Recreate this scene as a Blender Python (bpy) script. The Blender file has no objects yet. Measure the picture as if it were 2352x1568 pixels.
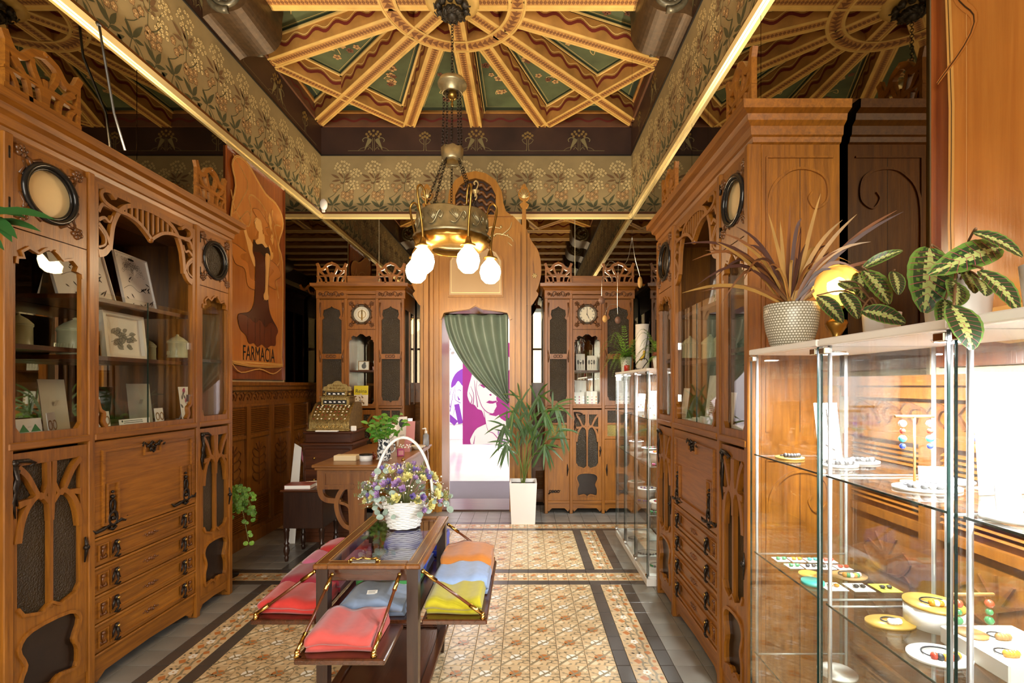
import bpy, bmesh, math, random
from mathutils import Vector, Matrix
from mathutils.geometry import tessellate_polygon
random.seed(11)
S = bpy.context.scene
PI = math.pi
# ---------------------------------------------------------------- camera, world, light, exposure
cd = bpy.data.cameras.new('camera'); cam = bpy.data.objects.new('camera', cd); S.collection.objects.link(cam)
cam.location = (0, 0, 1.5); cam.rotation_euler = (PI/2, 0, 0)
cd.sensor_width = 36; cd.lens = 1146/2352*36; cd.shift_x = -31/2352; cd.shift_y = 101/2352; cd.clip_start = .02
S.camera = cam
S.view_settings.view_transform = 'Standard'; S.view_settings.look = 'None'
S.view_settings.exposure = 0.5; S.view_settings.gamma = 1; S.view_settings.use_curve_mapping = False
w = bpy.data.worlds.new('world'); S.world = w; w.use_nodes = True
w.node_tree.nodes['Background'].inputs[0].default_value = (.75, .87, 1, 1); w.node_tree.nodes['Background'].inputs[1].default_value = 1.6
def area(name, loc, rot, sx, sy, power, col, spread=PI):
    l = bpy.data.lights.new(name, 'AREA'); l.shape = 'RECTANGLE'; l.size = sx; l.size_y = sy; l.energy = power; l.color = col; l.spread = spread
    o = bpy.data.objects.new(name, l); o.location = loc; o.rotation_euler = rot; S.collection.objects.link(o); return o
DAY = (1, .90, .78); WARM = (1, .72, .42)
area('window_daylight', (-.64, -2.75, 2.2), (PI/2, 0, 0), 3.6, 3.2, 350, DAY)          # daylight through the shop front behind the camera
area('gallery_daylight', (-.6, 10.4, 3.75), (0, 0, 0), 3.6, 5.6, 250, (1, .96, .95))    # ceiling light of the white room beyond the door
area('cabinet_top_uplight_left', (-2.5, 2.82, 2.80), (PI, 0, 0), .10, 1.4, 48, (1, .84, .60), 2.0)     # the LED tubes that glow behind the pierced crests
area('cabinet_top_uplight_right', (1.27, 2.88, 2.80), (PI, 0, 0), .10, 1.3, 48, (1, .84, .60), 2.0)
area('cabinet_top_uplight_back_left', (-1.93, 6.2, 2.76), (PI, 0, 0), .8, .10, 22, (1, .80, .52))
area('cabinet_top_uplight_back_right', (.74, 6.2, 2.76), (PI, 0, 0), .8, .10, 22, (1, .80, .52))
def point(name, loc, power, col, r=.05):
    l = bpy.data.lights.new(name, 'POINT'); l.energy = power; l.color = col; l.shadow_soft_size = r
    o = bpy.data.objects.new(name, l); o.location = loc; S.collection.objects.link(o); return o
S.cycles.max_bounces = 8; S.cycles.diffuse_bounces = 4; S.cycles.glossy_bounces = 5; S.cycles.transmission_bounces = 4
S.cycles.transparent_max_bounces = 40; S.cycles.caustics_reflective = False; S.cycles.caustics_refractive = False
S.cycles.sample_clamp_indirect = 6; S.cycles.use_denoising = True; S.cycles.use_adaptive_sampling = True; S.cycles.adaptive_threshold = .02
# ---------------------------------------------------------------- helpers
F0 = 1146.0
def at(px, py, Y): return Vector(((px-1207)/F0*Y, Y, 1.5+(885-py)/F0*Y))       # a measured pixel at a measured distance
def lin(c):
    if isinstance(c, str): c = tuple(int(c[i:i+2], 16)/255 for i in (0, 2, 4))
    return tuple((x/12.92 if x <= .04045 else ((x+.055)/1.055)**2.4) for x in c)+(1,)
def newmat(name):
    m = bpy.data.materials.new(name); m.use_nodes = True; return m, m.node_tree, m.node_tree.nodes['Principled BSDF']
def mat(name, col, rough=.5, metal=0, emit=None, es=0, var=0, vs=8, bump=0, bs=60, coat=0, trans=0):
    m, nt, b = newmat(name); c = lin(col)
    b.inputs['Base Color'].default_value = c; b.inputs['Roughness'].default_value = rough; b.inputs['Metallic'].default_value = metal
    if coat: b.inputs['Coat Weight'].default_value = coat; b.inputs['Coat Roughness'].default_value = .12
    if emit: b.inputs['Emission Color'].default_value = lin(emit); b.inputs['Emission Strength'].default_value = es
    if trans: b.inputs['Transmission Weight'].default_value = trans
    if var or bump: tc = nt.nodes.new('ShaderNodeTexCoord')
    if var:
        n = nt.nodes.new('ShaderNodeTexNoise'); n.inputs['Scale'].default_value = vs; n.inputs['Detail'].default_value = 6
        r = nt.nodes.new('ShaderNodeValToRGB'); nt.links.new(tc.outputs['Object'], n.inputs['Vector']); nt.links.new(n.outputs['Fac'], r.inputs['Fac'])
        r.color_ramp.elements[0].position = .3; r.color_ramp.elements[1].position = .7
        r.color_ramp.elements[0].color = tuple(x*(1-var) for x in c[:3])+(1,); r.color_ramp.elements[1].color = tuple(min(1, x*(1+var)) for x in c[:3])+(1,)
        nt.links.new(r.outputs['Color'], b.inputs['Base Color'])
    if bump:
        n2 = nt.nodes.new('ShaderNodeTexNoise'); n2.inputs['Scale'].default_value = bs; n2.inputs['Detail'].default_value = 3
        bp = nt.nodes.new('ShaderNodeBump'); bp.inputs['Strength'].default_value = bump; bp.inputs['Distance'].default_value = .01
        nt.links.new(tc.outputs['Object'], n2.inputs['Vector']); nt.links.new(n2.outputs['Fac'], bp.inputs['Height']); nt.links.new(bp.outputs['Normal'], b.inputs['Normal'])
    return m
def wood(name, c1, c2, grain='z', rough=.36, sc=1.0, coat=.25):
    m, nt, b = newmat(name); L = nt.links.new
    tc = nt.nodes.new('ShaderNodeTexCoord'); mp = nt.nodes.new('ShaderNodeMapping'); L(tc.outputs['Object'], mp.inputs['Vector'])
    k = {'x': (1.1, 16, 16), 'y': (16, 1.1, 16), 'z': (16, 16, 1.1)}[grain]
    mp.inputs['Scale'].default_value = tuple(x*sc for x in k)
    n = nt.nodes.new('ShaderNodeTexNoise'); n.inputs['Scale'].default_value = 2.2; n.inputs['Detail'].default_value = 7; n.inputs['Roughness'].default_value = .62; n.inputs['Distortion'].default_value = .6
    L(mp.outputs['Vector'], n.inputs['Vector'])
    n2 = nt.nodes.new('ShaderNodeTexNoise'); n2.inputs['Scale'].default_value = 1.3; n2.inputs['Detail'].default_value = 3; L(tc.outputs['Object'], n2.inputs['Vector'])
    n3 = nt.nodes.new('ShaderNodeTexNoise'); n3.inputs['Scale'].default_value = 11; n3.inputs['Detail'].default_value = 2; L(mp.outputs['Vector'], n3.inputs['Vector'])
    r = nt.nodes.new('ShaderNodeValToRGB'); e = r.color_ramp.elements
    e[0].position = .22; e[1].position = .80; e[0].color = lin(c1); e[1].color = lin(c2)
    L(n.outputs['Fac'], r.inputs['Fac'])
    mx = nt.nodes.new('ShaderNodeMix'); mx.data_type = 'RGBA'; mx.blend_type = 'MULTIPLY'; mx.inputs['Factor'].default_value = .8
    r2 = nt.nodes.new('ShaderNodeValToRGB'); r2.color_ramp.elements[0].position = .3; r2.color_ramp.elements[1].position = .7
    r2.color_ramp.elements[0].color = (.62, .56, .5, 1); r2.color_ramp.elements[1].color = (1.1, 1.06, 1, 1)
    L(n2.outputs['Fac'], r2.inputs['Fac']); L(r.outputs['Color'], mx.inputs['A']); L(r2.outputs['Color'], mx.inputs['B'])
    L(mx.outputs['Result'], b.inputs['Base Color'])
    bp = nt.nodes.new('ShaderNodeBump'); bp.inputs['Strength'].default_value = .12; bp.inputs['Distance'].default_value = .004; L(n3.outputs['Fac'], bp.inputs['Height']); L(bp.outputs['Normal'], b.inputs['Normal'])
    b.inputs['Roughness'].default_value = rough; b.inputs['Coat Weight'].default_value = coat; b.inputs['Coat Roughness'].default_value = .2
    return m
def glassmat(name, tint=(1, 1, 1), refl=1.0, ior=1.45, rough=0.0):
    m = bpy.data.materials.new(name); m.use_nodes = True; nt = m.node_tree; nt.nodes.clear(); L = nt.links.new
    o = nt.nodes.new('ShaderNodeOutputMaterial'); t = nt.nodes.new('ShaderNodeBsdfTransparent'); g = nt.nodes.new('ShaderNodeBsdfGlossy')
    t.inputs[0].default_value = tuple(tint)+(1,); g.inputs['Roughness'].default_value = rough; g.inputs['Color'].default_value = (refl, refl, refl, 1)
    f = nt.nodes.new('ShaderNodeFresnel'); ge = nt.nodes.new('ShaderNodeNewGeometry'); mm = nt.nodes.new('ShaderNodeMix'); mm.data_type = 'FLOAT'
    mm.inputs['A'].default_value = ior; mm.inputs['B'].default_value = 1/ior; L(ge.outputs['Backfacing'], mm.inputs['Factor']); L(mm.outputs['Result'], f.inputs[0]); mx = nt.nodes.new('ShaderNodeMixShader')
    L(f.outputs[0], mx.inputs[0]); L(t.outputs[0], mx.inputs[1]); L(g.outputs[0], mx.inputs[2]); L(mx.outputs[0], o.inputs[0]); return m
def emat(name, col, s):
    m = bpy.data.materials.new(name); m.use_nodes = True; nt = m.node_tree; nt.nodes.clear()
    o = nt.nodes.new('ShaderNodeOutputMaterial'); e = nt.nodes.new('ShaderNodeEmission'); e.inputs[0].default_value = lin(col); e.inputs[1].default_value = s
    nt.links.new(e.outputs[0], o.inputs[0]); return m
# 2D curves
def arc(c, r, a0, a1, n=12, ry=None):
    ry = r if ry is None else ry
    return [(c[0]+r*math.cos(a0+(a1-a0)*i/n), c[1]+ry*math.sin(a0+(a1-a0)*i/n)) for i in range(n+1)]
def ell(c, rx, ry=None, n=16, rot=0):
    ry = rx if ry is None else ry; cr_, sr = math.cos(rot), math.sin(rot); o = []
    for i in range(n):
        a = 2*PI*i/n; x, y = rx*math.cos(a), ry*math.sin(a); o.append((c[0]+x*cr_-y*sr, c[1]+x*sr+y*cr_))
    return o
def cr(pts, n=6, closed=False):
    P = list(pts); N = len(P); out = []
    for i in range(N if closed else N-1):
        g = (lambda k: P[k % N]) if closed else (lambda k: P[max(0, min(N-1, k))])
        p0, p1, p2, p3 = g(i-1), g(i), g(i+1), g(i+2)
        for j in range(n):
            t = j/n
            out.append(tuple(.5*((2*b)+(-a+c)*t+(2*a-5*b+4*c-d)*t*t+(-a+3*b-3*c+d)*t**3) for a, b, c, d in zip(p0, p1, p2, p3)))
    if not closed: out.append(tuple(P[-1]))
    return out
def leafpts(p, a, L, w, n=5):       # a pointed leaf from point p in direction a
    ca, sa = math.cos(a), math.sin(a); o = []
    for i in range(n+1):
        t = i/n; o.append((t*L, w*math.sin(PI*min(1, t**.8))))
    for i in range(n-1, 0, -1):
        t = i/n; o.append((t*L, -w*math.sin(PI*min(1, t**.8))))
    return [(p[0]+x*ca-y*sa, p[1]+x*sa+y*ca) for x, y in o]
XZ = lambda ox=0, oy=0, oz=0: Matrix(((1, 0, 0, ox), (0, 0, 1, oy), (0, 1, 0, oz), (0, 0, 0, 1)))   # (u,v,d) -> (ox+u, oy+d, oz+v); d<0 is toward the viewer
class MB:
    def __init__(s): s.v = []; s.f = []; s.m = []; s.sm = []
    def add(s, vs, fs, mi=0, sm=False, T=None):
        b = len(s.v)
        s.v += [tuple(T @ Vector(v)) for v in vs] if T is not None else [tuple(v) for v in vs]
        for f in fs: s.f.append(tuple(b+i for i in f)); s.m.append(mi); s.sm.append(sm)
        return s
    def box(s, a, b, mi=0, T=None):
        x0, y0, z0 = a; x1, y1, z1 = b
        return s.add([(x0,y0,z0),(x1,y0,z0),(x1,y1,z0),(x0,y1,z0),(x0,y0,z1),(x1,y0,z1),(x1,y1,z1),(x0,y1,z1)],
            [(3,2,1,0),(4,5,6,7),(0,1,5,4),(1,2,6,5),(2,3,7,6),(3,0,4,7)], mi, False, T)
    def cbox(s, a, b, c=.004, mi=0, T=None):
        lo = [min(p, q) for p, q in zip(a, b)]; hi = [max(p, q) for p, q in zip(a, b)]
        c = min([c]+[(h-l)/2.5 for l, h in zip(lo, hi)]); vs = []; idx = {}
        for i in range(8):
            sg = [(i >> k) & 1 for k in range(3)]
            for ax in range(3):
                p = [(hi[k] if sg[k] else lo[k])+(0 if k == ax else (-c if sg[k] else c)) for k in range(3)]
                idx[(i, ax)] = len(vs); vs.append(p)
        fs = []
        for ax in range(3):
            o1, o2 = [(1, 2), (2, 0), (0, 1)][ax]
            for sd in (0, 1):
                q = [idx[((sd << ax) | (u << o1) | (v_ << o2), ax)] for u, v_ in ((0,0),(1,0),(1,1),(0,1))]
                fs.append(tuple(q if sd else q[::-1]))
        for ax in range(3):      # edges parallel to ax
            o1, o2 = [(1, 2), (2, 0), (0, 1)][ax]
            for u in (0, 1):
                for v_ in (0, 1):
                    i0 = (u << o1) | (v_ << o2); i1 = i0 | (1 << ax)
                    q = [idx[(i0, o1)], idx[(i1, o1)], idx[(i1, o2)], idx[(i0, o2)]]
                    fs.append(tuple(q if (u ^ v_) else q[::-1]))
        for i in range(8):
            t = [idx[(i, 0)], idx[(i, 1)], idx[(i, 2)]]
            fs.append(tuple(t if bin(i).count('1') % 2 else t[::-1]))
        return s.add(vs, fs, mi, False, T)
    def prism(s, outer, holes=(), d0=0, d1=.02, mi=0, T=None, back=True, side=None):
        loops = [list(outer)]+[list(h) for h in holes]; flat = [p for l in loops for p in l]; n = len(flat)
        tr = tessellate_polygon([[Vector((p[0], p[1], 0)) for p in l] for l in loops])
        vs = [(p[0], p[1], d0) for p in flat]+[(p[0], p[1], d1) for p in flat]
        s.add(vs, [tuple(t) for t in tr]+([tuple(n+i for i in t[::-1]) for t in tr] if back else []), mi, False, T)
        b = 0; fs = []
        for l in loops:
            m = len(l); fs += [(b+i, b+(i+1) % m, n+b+(i+1) % m, n+b+i) for i in range(m)]; b += m
        return s.add(vs, fs, mi if side is None else side, False, T)
    def flat(s, pts, d=0, mi=0, T=None, holes=()):
        loops = [list(pts)]+[list(h) for h in holes]; flat = [p for l in loops for p in l]
        if len(pts) == 4 and not holes: return s.add([(p[0], p[1], d) for p in flat], [(0, 1, 2, 3)], mi, False, T)
        tr = tessellate_polygon([[Vector((p[0], p[1], 0)) for p in l] for l in loops])
        return s.add([(p[0], p[1], d) for p in flat], [tuple(t) for t in tr], mi, False, T)
    def ribbon(s, path, w, d0=0, d1=None, mi=0, T=None, closed=False):
        P = [Vector((p[0], p[1])) for p in path]; n = len(P); W = w if isinstance(w, (list, tuple)) else [w]*n; A = []; B = []
        s.k = getattr(s, 'k', 0)+1
        if d1 is not None: e_ = .00017*(s.k % 9); d0, d1 = (d0-e_, d1+e_) if d0 < d1 else (d0+e_, d1-e_)
        if len(W) != n: W = [W[0]+(W[-1]-W[0])*i/(n-1) for i in range(n)] if len(W) == 2 else [W[0]+(W[1]-W[0])*math.sin(PI*i/(n-1)) for i in range(n)]
        for i in range(n):
            t = (P[(i+1) % n]-P[(i-1) % n]) if closed else (P[min(n-1, i+1)]-P[max(0, i-1)])
            t = t.normalized() if t.length > 1e-9 else Vector((1, 0)); nn = Vector((-t.y, t.x))*W[i]/2
            A.append(P[i]+nn); B.append(P[i]-nn)
        rng = range(n if closed else n-1); vs = [(p.x, p.y, d0) for p in A]+[(p.x, p.y, d0) for p in B]
        fs = [(i, (i+1) % n, n+(i+1) % n, n+i) for i in rng]
        if d1 is not None:
            vs += [(p.x, p.y, d1) for p in A]+[(p.x, p.y, d1) for p in B]
            fs += [(3*n+i, 3*n+(i+1) % n, 2*n+(i+1) % n, 2*n+i) for i in rng]+[((i+1) % n, i, 2*n+i, 2*n+(i+1) % n) for i in rng]+[(n+i, n+(i+1) % n, 3*n+(i+1) % n, 3*n+i) for i in rng]
            if not closed: fs += [(0, n, 3*n, 2*n), (n-1, 3*n-1, 4*n-1, 2*n-1)]
        return s.add(vs, fs, mi, False, T)
    def tube(s, path, r, n=8, mi=0, T=None, closed=False, caps=True):
        P = [Vector(p) if len(p) == 3 else Vector((p[0], p[1], 0)) for p in path]; N = len(P)
        R = r if isinstance(r, (list, tuple)) else [r]*N
        if len(R) != N: R = [R[0]+(R[-1]-R[0])*i/(N-1) for i in range(N)]
        vs = []; up = None
        for i in range(N):
            t = (P[(i+1) % N]-P[(i-1) % N]) if closed else (P[min(N-1, i+1)]-P[max(0, i-1)])
            t = t.normalized() if t.length > 1e-9 else Vector((0, 0, 1))
            if up is None: up = Vector((0, 0, 1)) if abs(t.z) < .9 else Vector((1, 0, 0))
            a = up.cross(t)
            a = a.normalized() if a.length > 1e-6 else t.orthogonal().normalized()
            b = t.cross(a).normalized(); up = b
            for k in range(n):
                g = 2*PI*k/n; vs.append(P[i]+(a*math.cos(g)+b*math.sin(g))*R[i])
        fs = [(i*n+k, i*n+(k+1) % n, ((i+1) % N)*n+(k+1) % n, ((i+1) % N)*n+k) for i in range(N if closed else N-1) for k in range(n)]
        s.add(vs, fs, mi, n > 4, T)
        if caps and not closed: s.add(vs[:n], [tuple(range(n))[::-1]], mi, False, T); s.add(vs[-n:], [tuple(range(n))], mi, False, T)
        return s
    def lathe(s, prof, n=20, mi=0, T=None, sm=True, c=(0, 0, 0), flute=0, nf=0):
        vs = []; m = len(prof)
        for i in range(n):
            a = 2*PI*i/n
            for r, z in prof:
                q = r*(1+flute*math.cos(nf*a)) if nf else r
                vs.append((c[0]+q*math.cos(a), c[1]+q*math.sin(a), c[2]+z))
        return s.add(vs, [(i*m+j, ((i+1) % n)*m+j, ((i+1) % n)*m+j+1, i*m+j+1) for i in range(n) for j in range(m-1)], mi, sm, T)
    def ball(s, c, r, n=12, mi=0, T=None, sz=1.0):
        k = max(4, n//2); return s.lathe([(max(1e-5, r*math.sin(PI*i/k)), -r*sz*math.cos(PI*i/k)) for i in range(k+1)], n, mi, T, True, c)
    def build(s, name, mats, parent=None, loc=None, rot=None, recalc=True):
        me = bpy.data.meshes.new(name); me.from_pydata(s.v, [], s.f)
        for m in (mats if isinstance(mats, (list, tuple)) else [mats]): me.materials.append(m)
        me.polygons.foreach_set('material_index', s.m); me.polygons.foreach_set('use_smooth', s.sm)
        if recalc:
            bm = bmesh.new(); bm.from_mesh(me); bmesh.ops.remove_doubles(bm, verts=bm.verts, dist=1e-6); bmesh.ops.recalc_face_normals(bm, faces=bm.faces); bm.to_mesh(me); bm.free()
        return link(name, me, parent, loc, rot)
def link(name, me, parent=None, loc=None, rot=None):
    o = bpy.data.objects.new(name, me); S.collection.objects.link(o)
    if parent: o.parent = parent
    if loc is not None: o.location = loc
    if rot is not None: o.rotation_euler = rot if isinstance(rot, (tuple, list)) else (0, 0, rot)
    return o
def empty(name, loc=(0, 0, 0), rz=0, label=None, cat=None, group=None, parent=None):
    o = link(name, None, parent, loc, rz); o.empty_display_size = .1; tag(o, label, cat, group); return o
def tag(o, label=None, cat=None, group=None, kind=None):
    for k, v in (('label', label), ('category', cat), ('group', group), ('kind', kind)):
        if v: o[k] = v
    return o
def copy_tree(o, loc=None, rz=None, label=None, parent=None, top=True):
    c = o.copy(); S.collection.objects.link(c)
    if parent: c.parent = parent
    for ch in list(o.children): copy_tree(ch, parent=c, top=False)
    if top:
        if loc is not None: c.location = loc
        if rz is not None: c.rotation_euler = (0, 0, rz)
        if label: c['label'] = label
    return c
def text(name, body, size, m, T, parent=None, ext=.0004, sx=1.0, align='CENTER', bold=0):
    cu = bpy.data.curves.new(name, 'FONT'); cu.body = body; cu.size = size; cu.align_x = align; cu.extrude = ext; cu.offset = bold; cu.resolution_u = 3
    tmp = bpy.data.objects.new('tmp', cu); S.collection.objects.link(tmp); bpy.context.view_layer.update()
    me = bpy.data.meshes.new_from_object(tmp.evaluated_get(bpy.context.evaluated_depsgraph_get())); bpy.data.objects.remove(tmp)
    me.name = name; me.materials.clear(); me.materials.append(m); me.transform(T @ Matrix.Diagonal((sx, 1, 1, 1)))
    return link(name, me, parent)
# ---------------------------------------------------------------- materials
W_OAK = wood('oak_vertical', '683c0e', 'ae6f1f', 'z', .4, 1.5, .12); W_OAKX = wood('oak_horizontal', '683c0e', 'ae6f1f', 'x', .4, 1.5, .12)
W_CARV = wood('carved_oak', '4a260a', '7d4816', 'x', .4); W_DARK = wood('dark_walnut', '35190c', '66391f', 'x', .3); W_DARKZ = wood('dark_walnut_upright', '1f100a', '402619', 'z', .3)
W_WAIN = wood('wainscot_oak', '5f370f', '9c621e', 'z', .38); W_PORT = wood('portal_honey_wood', 'a36c1e', 'cd9438', 'z', .4); W_PORTD = wood('portal_dark_wood', '6b4420', '8a5c30', 'z', .4)  # second portal wood is a darker brown, for the carved cloud and wing stems
W_MARQ = wood('marquetry_ground', 'b0682a', 'd28d40', 'z', .25, .6, .5); W_MARQB = wood('marquetry_border', '74391a', '9a5524', 'z', .25, 1, .5)
M_IRON = mat('dark_iron', '2e2620', .38, .7, bump=.2, bs=90); M_BRASS = mat('aged_brass', 'b08a45', .3, .9, var=.25, vs=20)
M_BRONZE = mat('bronze_carving', '46331f', .42, .35, var=.3, vs=25); M_GOLD = mat('gilt_strip', 'e6d29a', .32, .55)
M_CATH = mat('hammered_amber_glass', '352a17', .22, 0, var=.35, vs=2.5, bump=.9, bs=130)
M_CATHL = mat('hammered_amber_glass_light', '8b7a34', .25, 0, var=.3, vs=8, bump=.8, bs=110)
M_MIRROR = mat('old_mirror', '736a59', .015, 1); M_MIRRC = mat('cabinet_back_mirror', 'b5b0a4', .02, 1)
G_PANE = glassmat('clear_glass', (.97, .98, .96), 1.0, 1.42); G_EDGE = mat('green_glass_edge', '16302a', .2, 0, trans=.2)
M_WHITE = mat('white_lacquer', 'eeebe6', .35); M_CREAM = mat('cream_face', 'e6dcc0', .4, var=.06, vs=4); M_BLACK = mat('black_paint', '14110f', .45)
M_PAPER = mat('white_paper', 'efece6', .7); M_ALU = mat('aluminium', 'c9c9c9', .25, .85); M_CHROME = mat('chrome', 'd8d8d8', .08, 1)
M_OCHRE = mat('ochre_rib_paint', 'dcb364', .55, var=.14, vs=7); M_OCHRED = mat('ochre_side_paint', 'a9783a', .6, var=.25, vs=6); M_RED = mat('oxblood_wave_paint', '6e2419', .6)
M_CRM = mat('cream_line_paint', 'eccb80', .6); M_BRN = mat('brown_stencil_paint', '7a4a22', .65); M_GREEN = mat('ceiling_green_paint', '545f40', .7, var=.35, vs=2.5); M_GREEND = mat('ceiling_dark_green_paint', '202d1e', .7)
M_PINKF = mat('ceiling_blossom_paint', 'c9a06a', .7, var=.2, vs=30); M_RUST = mat('ceiling_rust_paint', '7c5038', .7)
M_WALLP = mat('wallpaper_ground', '94825a', .75, var=.16, vs=3); M_WLEAF = mat('wallpaper_green_leaf', '48492e', .75); M_WBR = mat('wallpaper_brown_leaf', '6b5031', .75); M_WCR = mat('wallpaper_cream_flower', 'd9c48c', .7); M_WTAN = mat('wallpaper_tan_flower', 'a38255', .75)
M_FRZ = mat('frieze_dark_ground', '3d261c', .5, var=.3, vs=2.5); M_FRL = mat('frieze_olive_line', '857a52', .6)
M_GROUT = mat('dark_grout', '4a423a', .9); M_TILE = mat('beige_tile', 'c9ad84', .26, var=.07, vs=9); M_TOR = mat('orange_tile_inlay', 'b5743f', .26, var=.12, vs=14); M_TWH = mat('white_tile_inlay', 'e6dfd0', .26); M_TGR = mat('olive_grey_tile_inlay', '8f8062', .28); M_TDK = mat('dark_tile', '4b433c', .28, var=.12, vs=5); M_TLG = mat('grey_tile', '7f7a72', .3, var=.14, vs=5); M_TCR = mat('cream_tile_inlay', 'dcc6a0', .27)
XL, XR, YB, YF = -2.66, 1.38, 6.48, -2.6
ZR, ZP = 4.847, 5.04; CX, CY = -.64, 4.36
# ---------------------------------------------------------------- shell
def struct(mb, name, mats, **k): return tag(mb.build(name, mats, **k), kind='structure')
plaster = mat('plaster', 'cbb994', .8)
FR = lambda o, u, v, n: Matrix((( u[0], v[0], n[0], o[0]), (u[1], v[1], n[1], o[1]), (u[2], v[2], n[2], o[2]), (0, 0, 0, 1)))
TB = FR((XL, YB, 0), (1, 0, 0), (0, 0, 1), (0, -1, 0))          # back wall: u to the right, d into the room
TL = FR((XL, YF, 0), (0, 1, 0), (0, 0, 1), (1, 0, 0))
TR = FR((XR, YF, 0), (0, 1, 0), (0, 0, 1), (-1, 0, 0))
LW, LB = YB-YF, XR-XL
DX0, DX1, DZ = -.993, -.19, 2.364                                # door opening
wb = MB(); wb.box((XL-.15, YB, -.1), (DX0-.02, YB+.15, 5.2)); wb.box((DX1+.02, YB, -.1), (XR+.15, YB+.15, 5.2)); wb.box((DX0-.02, YB, DZ+.02), (DX1+.02, YB+.15, 5.2))
wall_back = struct(wb, 'wall_back', plaster)
wall_left = struct(MB().box((XL-.15, YF-.1, -.1), (XL, YB, 5.2)), 'wall_left', plaster)
wall_right = struct(MB().box((XR, YF-.1, -.1), (XR+.15, YB, 5.2)), 'wall_right', plaster)
wf = MB(); wf.box((XL, YF-.1, -.1), (XR, YF, .55)); wf.box((XL, YF-.1, 3.9), (XR, YF, 5.2))
for x in (XL, -1.45, -.02, XR-.2): wf.box((x, YF-.1, .55), (x+.2, YF, 3.9))
wall_front = struct(wf, 'wall_front', W_OAK)
for i, (a, b) in enumerate(((XL+.2, -1.45), (-1.25, -.02), (.18, XR-.2))):
    wn = struct(MB().box((a, YF-.06, .55), (a+.06, YF-.02, 3.9)).box((b-.06, YF-.06, .55), (b, YF-.02, 3.9)).box((a+.06, YF-.06, 2.6), (b-.06, YF-.02, 2.66)), 'window_%d' % (i+1), W_OAK)
    MB().box((a+.06, YF-.045, .55), (b-.06, YF-.04, 3.9)).build('pane', G_PANE, wn)
ceiling = struct(MB().box((XL, YF, ZP), (XR, YB, 5.2)), 'ceiling', M_GREEND)
# floor
floor = struct(MB().box((XL-.1, YF-.1, -.12), (XR+.1, YB+.1, -.012)), 'floor', M_GROUT)
TX1, TW = .487, .1549; TX0 = TX1-14*TW
def tile_mb(w_, h_, mi=0, art=()):
    g = .0014; mb = MB()
    mb.add([(-w_/2+g, -h_/2+g, -.012), (w_/2-g, -h_/2+g, -.012), (w_/2-g, h_/2-g, -.012), (-w_/2+g, h_/2-g, -.012),
            (-w_/2+g, -h_/2+g, -.0006), (w_/2-g, -h_/2+g, -.0006), (w_/2-g, h_/2-g, -.0006), (-w_/2+g, h_/2-g, -.0006),
            (-w_/2+2*g, -h_/2+2*g, 0), (w_/2-2*g, -h_/2+2*g, 0), (w_/2-2*g, h_/2-2*g, 0), (-w_/2+2*g, h_/2-2*g, 0)],
           [(0,1,5,4),(1,2,6,5),(2,3,7,6),(3,0,4,7),(4,5,9,8),(5,6,10,9),(6,7,11,10),(7,4,8,11),(8,9,10,11)], mi)
    for kind, pts, lv, mi2, wd in art:
        if kind == 'p': mb.flat(pts, .00012*lv, mi2)
        else: mb.ribbon(pts, wd, .00012*lv, None, mi2)
    return mb
def clipart(pts, h=TW/2-.0018): return [(max(-h, min(h, x)), max(-h, min(h, y))) for x, y in pts]
def tile_art(centre):
    s = TW/200; P = lambda *q: [((x-100)*s, (100-y)*s) for x, y in q]; A = []
    A.append(('p', clipart(P((118, 20), (150, 8), (188, 14), (196, 52), (176, 80), (150, 62), (130, 40))), 1, 4, 0))
    A.append(('p', clipart(P((10, 130), (34, 120), (60, 140), (84, 172), (60, 192), (24, 188), (6, 160))), 1, 4, 0))
    disc = ell((4*s, 4*s), 42*s, 38*s, 18)
    A.append(('p', disc, 2, 1 if centre == 'o' else 2, 0))
    if centre == 'o': A.append(('p', P((50, 120), (40, 138), (66, 132), (80, 148), (92, 134), (118, 146), (110, 120), (70, 100)), 2, 1, 0))
    A.append(('l', cr(P((4, 196), (36, 160), (70, 128), (104, 100), (140, 72), (172, 34), (196, 8)), 3), 3, 3, (.015, .012)))
    for q in (((70, 128), (54, 102), (40, 96)), ((104, 100), (88, 76), (70, 58), (62, 42)), ((120, 88), (140, 104), (160, 100)), ((140, 72), (128, 50), (132, 34)), ((86, 118), (108, 134), (130, 126), (146, 136)),
              ((172, 34), (188, 44), (196, 62)), ((30, 166), (14, 150), (4, 152)), ((8, 22), (30, 40), (52, 36)), ((120, 172), (150, 164), (176, 178), (196, 170)), ((150, 165), (158, 148), (172, 142))):
        A.append(('l', P(*q), 4, 3, (.0085, .004)))
    for x, y, a in ((40, 96, 2.6), (62, 42, 1.9), (160, 100, -.2), (132, 34, 1.4), (146, 136, -.5), (52, 36, .4), (172, 142, .7), (96, 178, 3.6), (130, 176, 4.1), (22, 60, 2.2), (182, 110, .5), (184, 130, 5.4)):
        A.append(('p', clipart(leafpts(P((x, y))[0], a, .022, .0065, 3)), 5, 3, 0))
    return A
TM = [M_TILE, M_TOR, M_TWH, M_TGR, M_TCR, M_TDK, M_TLG]
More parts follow.
